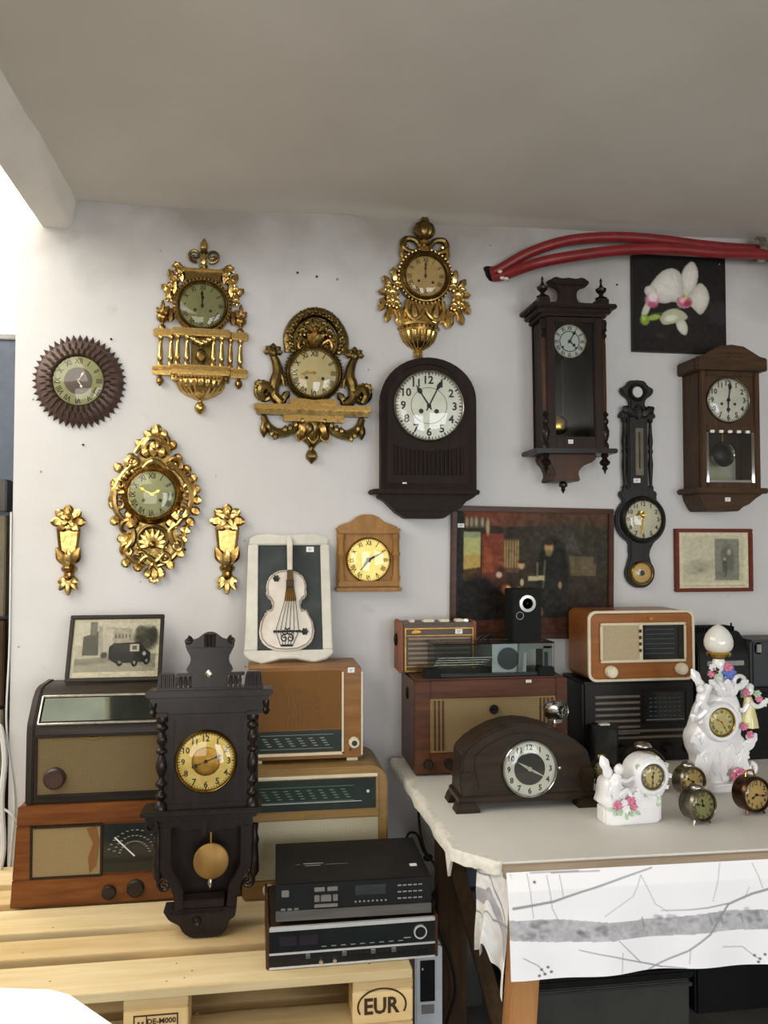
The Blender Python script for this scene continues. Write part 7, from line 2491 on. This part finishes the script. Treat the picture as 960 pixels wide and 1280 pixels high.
# lamp stem with flowers, brass collar, opal shade
t.part('stem', t.mb().lathe(cx, 4, [(8, 856), (6, 848), (5, 842), (8, 836), (8.5, 829), (6, 824), (5, 821)], 18), porcelain, smooth=60)
t.part('blossom', t.mb().flower(909, 834, 6, 6, -6, 2.5), porc_pink)
for a in (10, 60, 120, 170, 230, 300):
    t.part('blue_petal', t.mb().leaf(911, 842, a, 9, 6, -5, 1.5, 1), porc_blue)
for (x, p, m_) in ((893, 838, copper), (888, 842, porc_pink), (896, 846, porc_green), (890, 834, porcelain)):
    t.part('blossom', t.mb().flower(x, p, 5, 6, -4, 2, 15), m_)
t.part('collar', t.mb().lathe(cx, 4, [(6, 826), (7, 823), (14, 821), (15, 818), (13, 816), (10, 816)], 28), brass, smooth=50)
t.part('shade', t.mb().lathe(cx, 4, [(11, 817), (15.5, 813), (17.6, 808), (17.6, 802), (15.5, 795), (11.5, 789), (6.5, 784.5), (2, 782), (.3, 781.5)], 36), opal, smooth=80)

# small clear display box behind the alarm clocks
t = Thing('display_box', 'small dark glass-fronted box beside the mantel clock', 'box', 757, 976, Y=BK.loc.y - 0.045)
t.root.location.z = ZT
zz = ZT
k0 = (t.loc.z - ZT) / t.s
t.part('body', t.mb().box(741, 774, 924 - 0, 976, 0, 12), bakelite, bevel=1)
t.part('glass', t.mb().box(744, 771, 930, 972, -1.2, .2), mat('box_pane', '4a4c48', '3c3e3a', rough=.08, metal=.5), bevel=.3)
t.part('label_plate', t.mb().box(752, 764, 922, 924.4, 2, 9), ink_white)
# ---------------------------------------------------------------- white violin plaque
t = Thing('violin_plaque', 'white carved violin relief on dark panel in wavy cream frame', 'plaque', 361, 843, Y=VIO_Y, lean=-23)
t.root.location.z = C_TOP + 0.0025
t.root.scale = (1.0, 1.0, 1.05)
# the plaque stands on the tan radio and leans back; outline in photo pixels
outer = [(310, 683), (318, 678), (335, 675), (352, 678), (375, 677), (395, 675), (408, 679), (416, 684), (416, 760), (417, 832), (408, 838), (392, 842), (370, 837), (350, 837), (328, 843), (312, 838), (305, 832), (308, 780), (309, 730)]
t.part('backing', t.mb().prism(outer, -4, 0), ivory_paint, bevel=1.5)
m = t.mb()
inner = [(322, 690), (404, 690), (404, 827), (321, 827)]
for a in ((306.5, 322, 691, 827), (404, 416, 691, 827)):
    m.prism([(a[0] + (2.5 if a[0] < 350 else 0), a[2]), (a[1], a[2]), (a[1], a[3]), (a[0], a[3])], -8, -3)
m.prism([(310, 683), (318, 678), (335, 675.5), (352, 678), (375, 677), (395, 675.5), (408, 679), (416, 684), (414, 691), (312, 691)], -8, -3)
m.prism([(307, 827), (416, 827), (416.5, 832), (408, 838), (392, 842), (370, 837), (350, 837), (328, 843), (312, 838), (305.5, 832)], -8, -3)
t.part('frame', m, ivory_paint, bevel=1.0)
t.part('panel', t.mb().box(321, 405, 689, 828, -4.6, -3.5), mat('slate_panel', '2c3232', '474c4b', rough=0.5, scale=14, detail=6, lo=.45, hi=.8))
half = [(0, 726), (9, 727), (18, 731), (24, 738), (26, 747), (25, 755), (27, 760), (22, 762), (18, 768), (18, 774), (20, 779), (27, 779), (28, 784), (33, 793), (35, 805), (33, 815), (26, 823), (14, 828), (0, 829)]
xc = 358.5
vio = [(xc + a, b_) for a, b_ in half] + [(xc - a, b_) for a, b_ in reversed(half[1:-1])]
vm = mat('ivory_violin', 'd9d2c6', 'c8beb0', rough=0.42, scale=20)
t.part('violin_body', t.mb().prism(vio, -12, -4), vm, bevel=2.2)
edge_m = mat('violin_edge', 'a89684', '8f7c6a', rough=0.5)
m = t.mb()
m.tube([(xc + (x - xc) * .93, -12.1, 778 + (p - 778) * .955) for x, p in vio] + [(xc + (vio[0][0] - xc) * .93, -12.1, 778 + (vio[0][1] - 778) * .955)], 0.7, 6)
t.part('purfling', m, edge_m)
t.part('neck', t.mb().prism([(359.5, 683), (365, 682), (367, 690), (366, 740), (360, 740), (359.5, 690)], -16, -9), vm, bevel=1)
t.part('fingerboard', t.mb().prism([(359.5, 728), (366.5, 728), (367.5, 742), (359, 742)], -17, -11), ink_brown, bevel=0.5)
t.part('bridge_plate', t.mb().prism([(358, 750), (368, 750), (371, 767), (355.5, 767)], -14, -11.5), brass_dull, bevel=0.5)
t.part('string_nut', t.mb().box(358, 368, 740, 750, -15, -11.5), ink_brown, bevel=0.8)
for i in range(6):
    u = i / 5
    t.part('string', t.mb().tube([(359.5 + 7.5 * u, -14.8, 744), (356.5 + 13.5 * u, -14.5, 767), (344.5 + 29 * u, -12.8, 805), (350.5 + 15 * u, -12.6, 823)], 0.4, 5), ink)
m = t.mb()
m.tube([(343, -12.8, 805.5), (375, -12.8, 805.5)], 1.0, 6)
for x in (343, 348, 353, 366, 371, 375):
    m.ball(x, -12.8, 805.5, 1.8, 1, 1.8, 8, 5)
t.part('bridge_bar', m, ink)
m = t.mb()
for sg in (-1, 1):
    m.scroll(359 + sg * 3.4, 806, 4.6, 1.5, 90, 90 + sg * 400, 0.8, 0.6, -12.6, 20)
    m.scroll(359 + sg * 3.6, 814, 4.6, 1.5, 90, 90 - sg * 400, 0.8, 0.6, -12.6, 20)
m.box(351, 366, 821.5, 824, -12.8, -11.8)
t.part('tailpiece', m, ink)
for x, p in ((345.5, 738), (381, 806)):
    m = t.mb()
    m.flower(x, p, 4.5, 6, -11.9, 0.8)
    t.part('painted_flower', m, ink)
label_tag(t, 385.5, 395.5, 693, 700, -4.7)
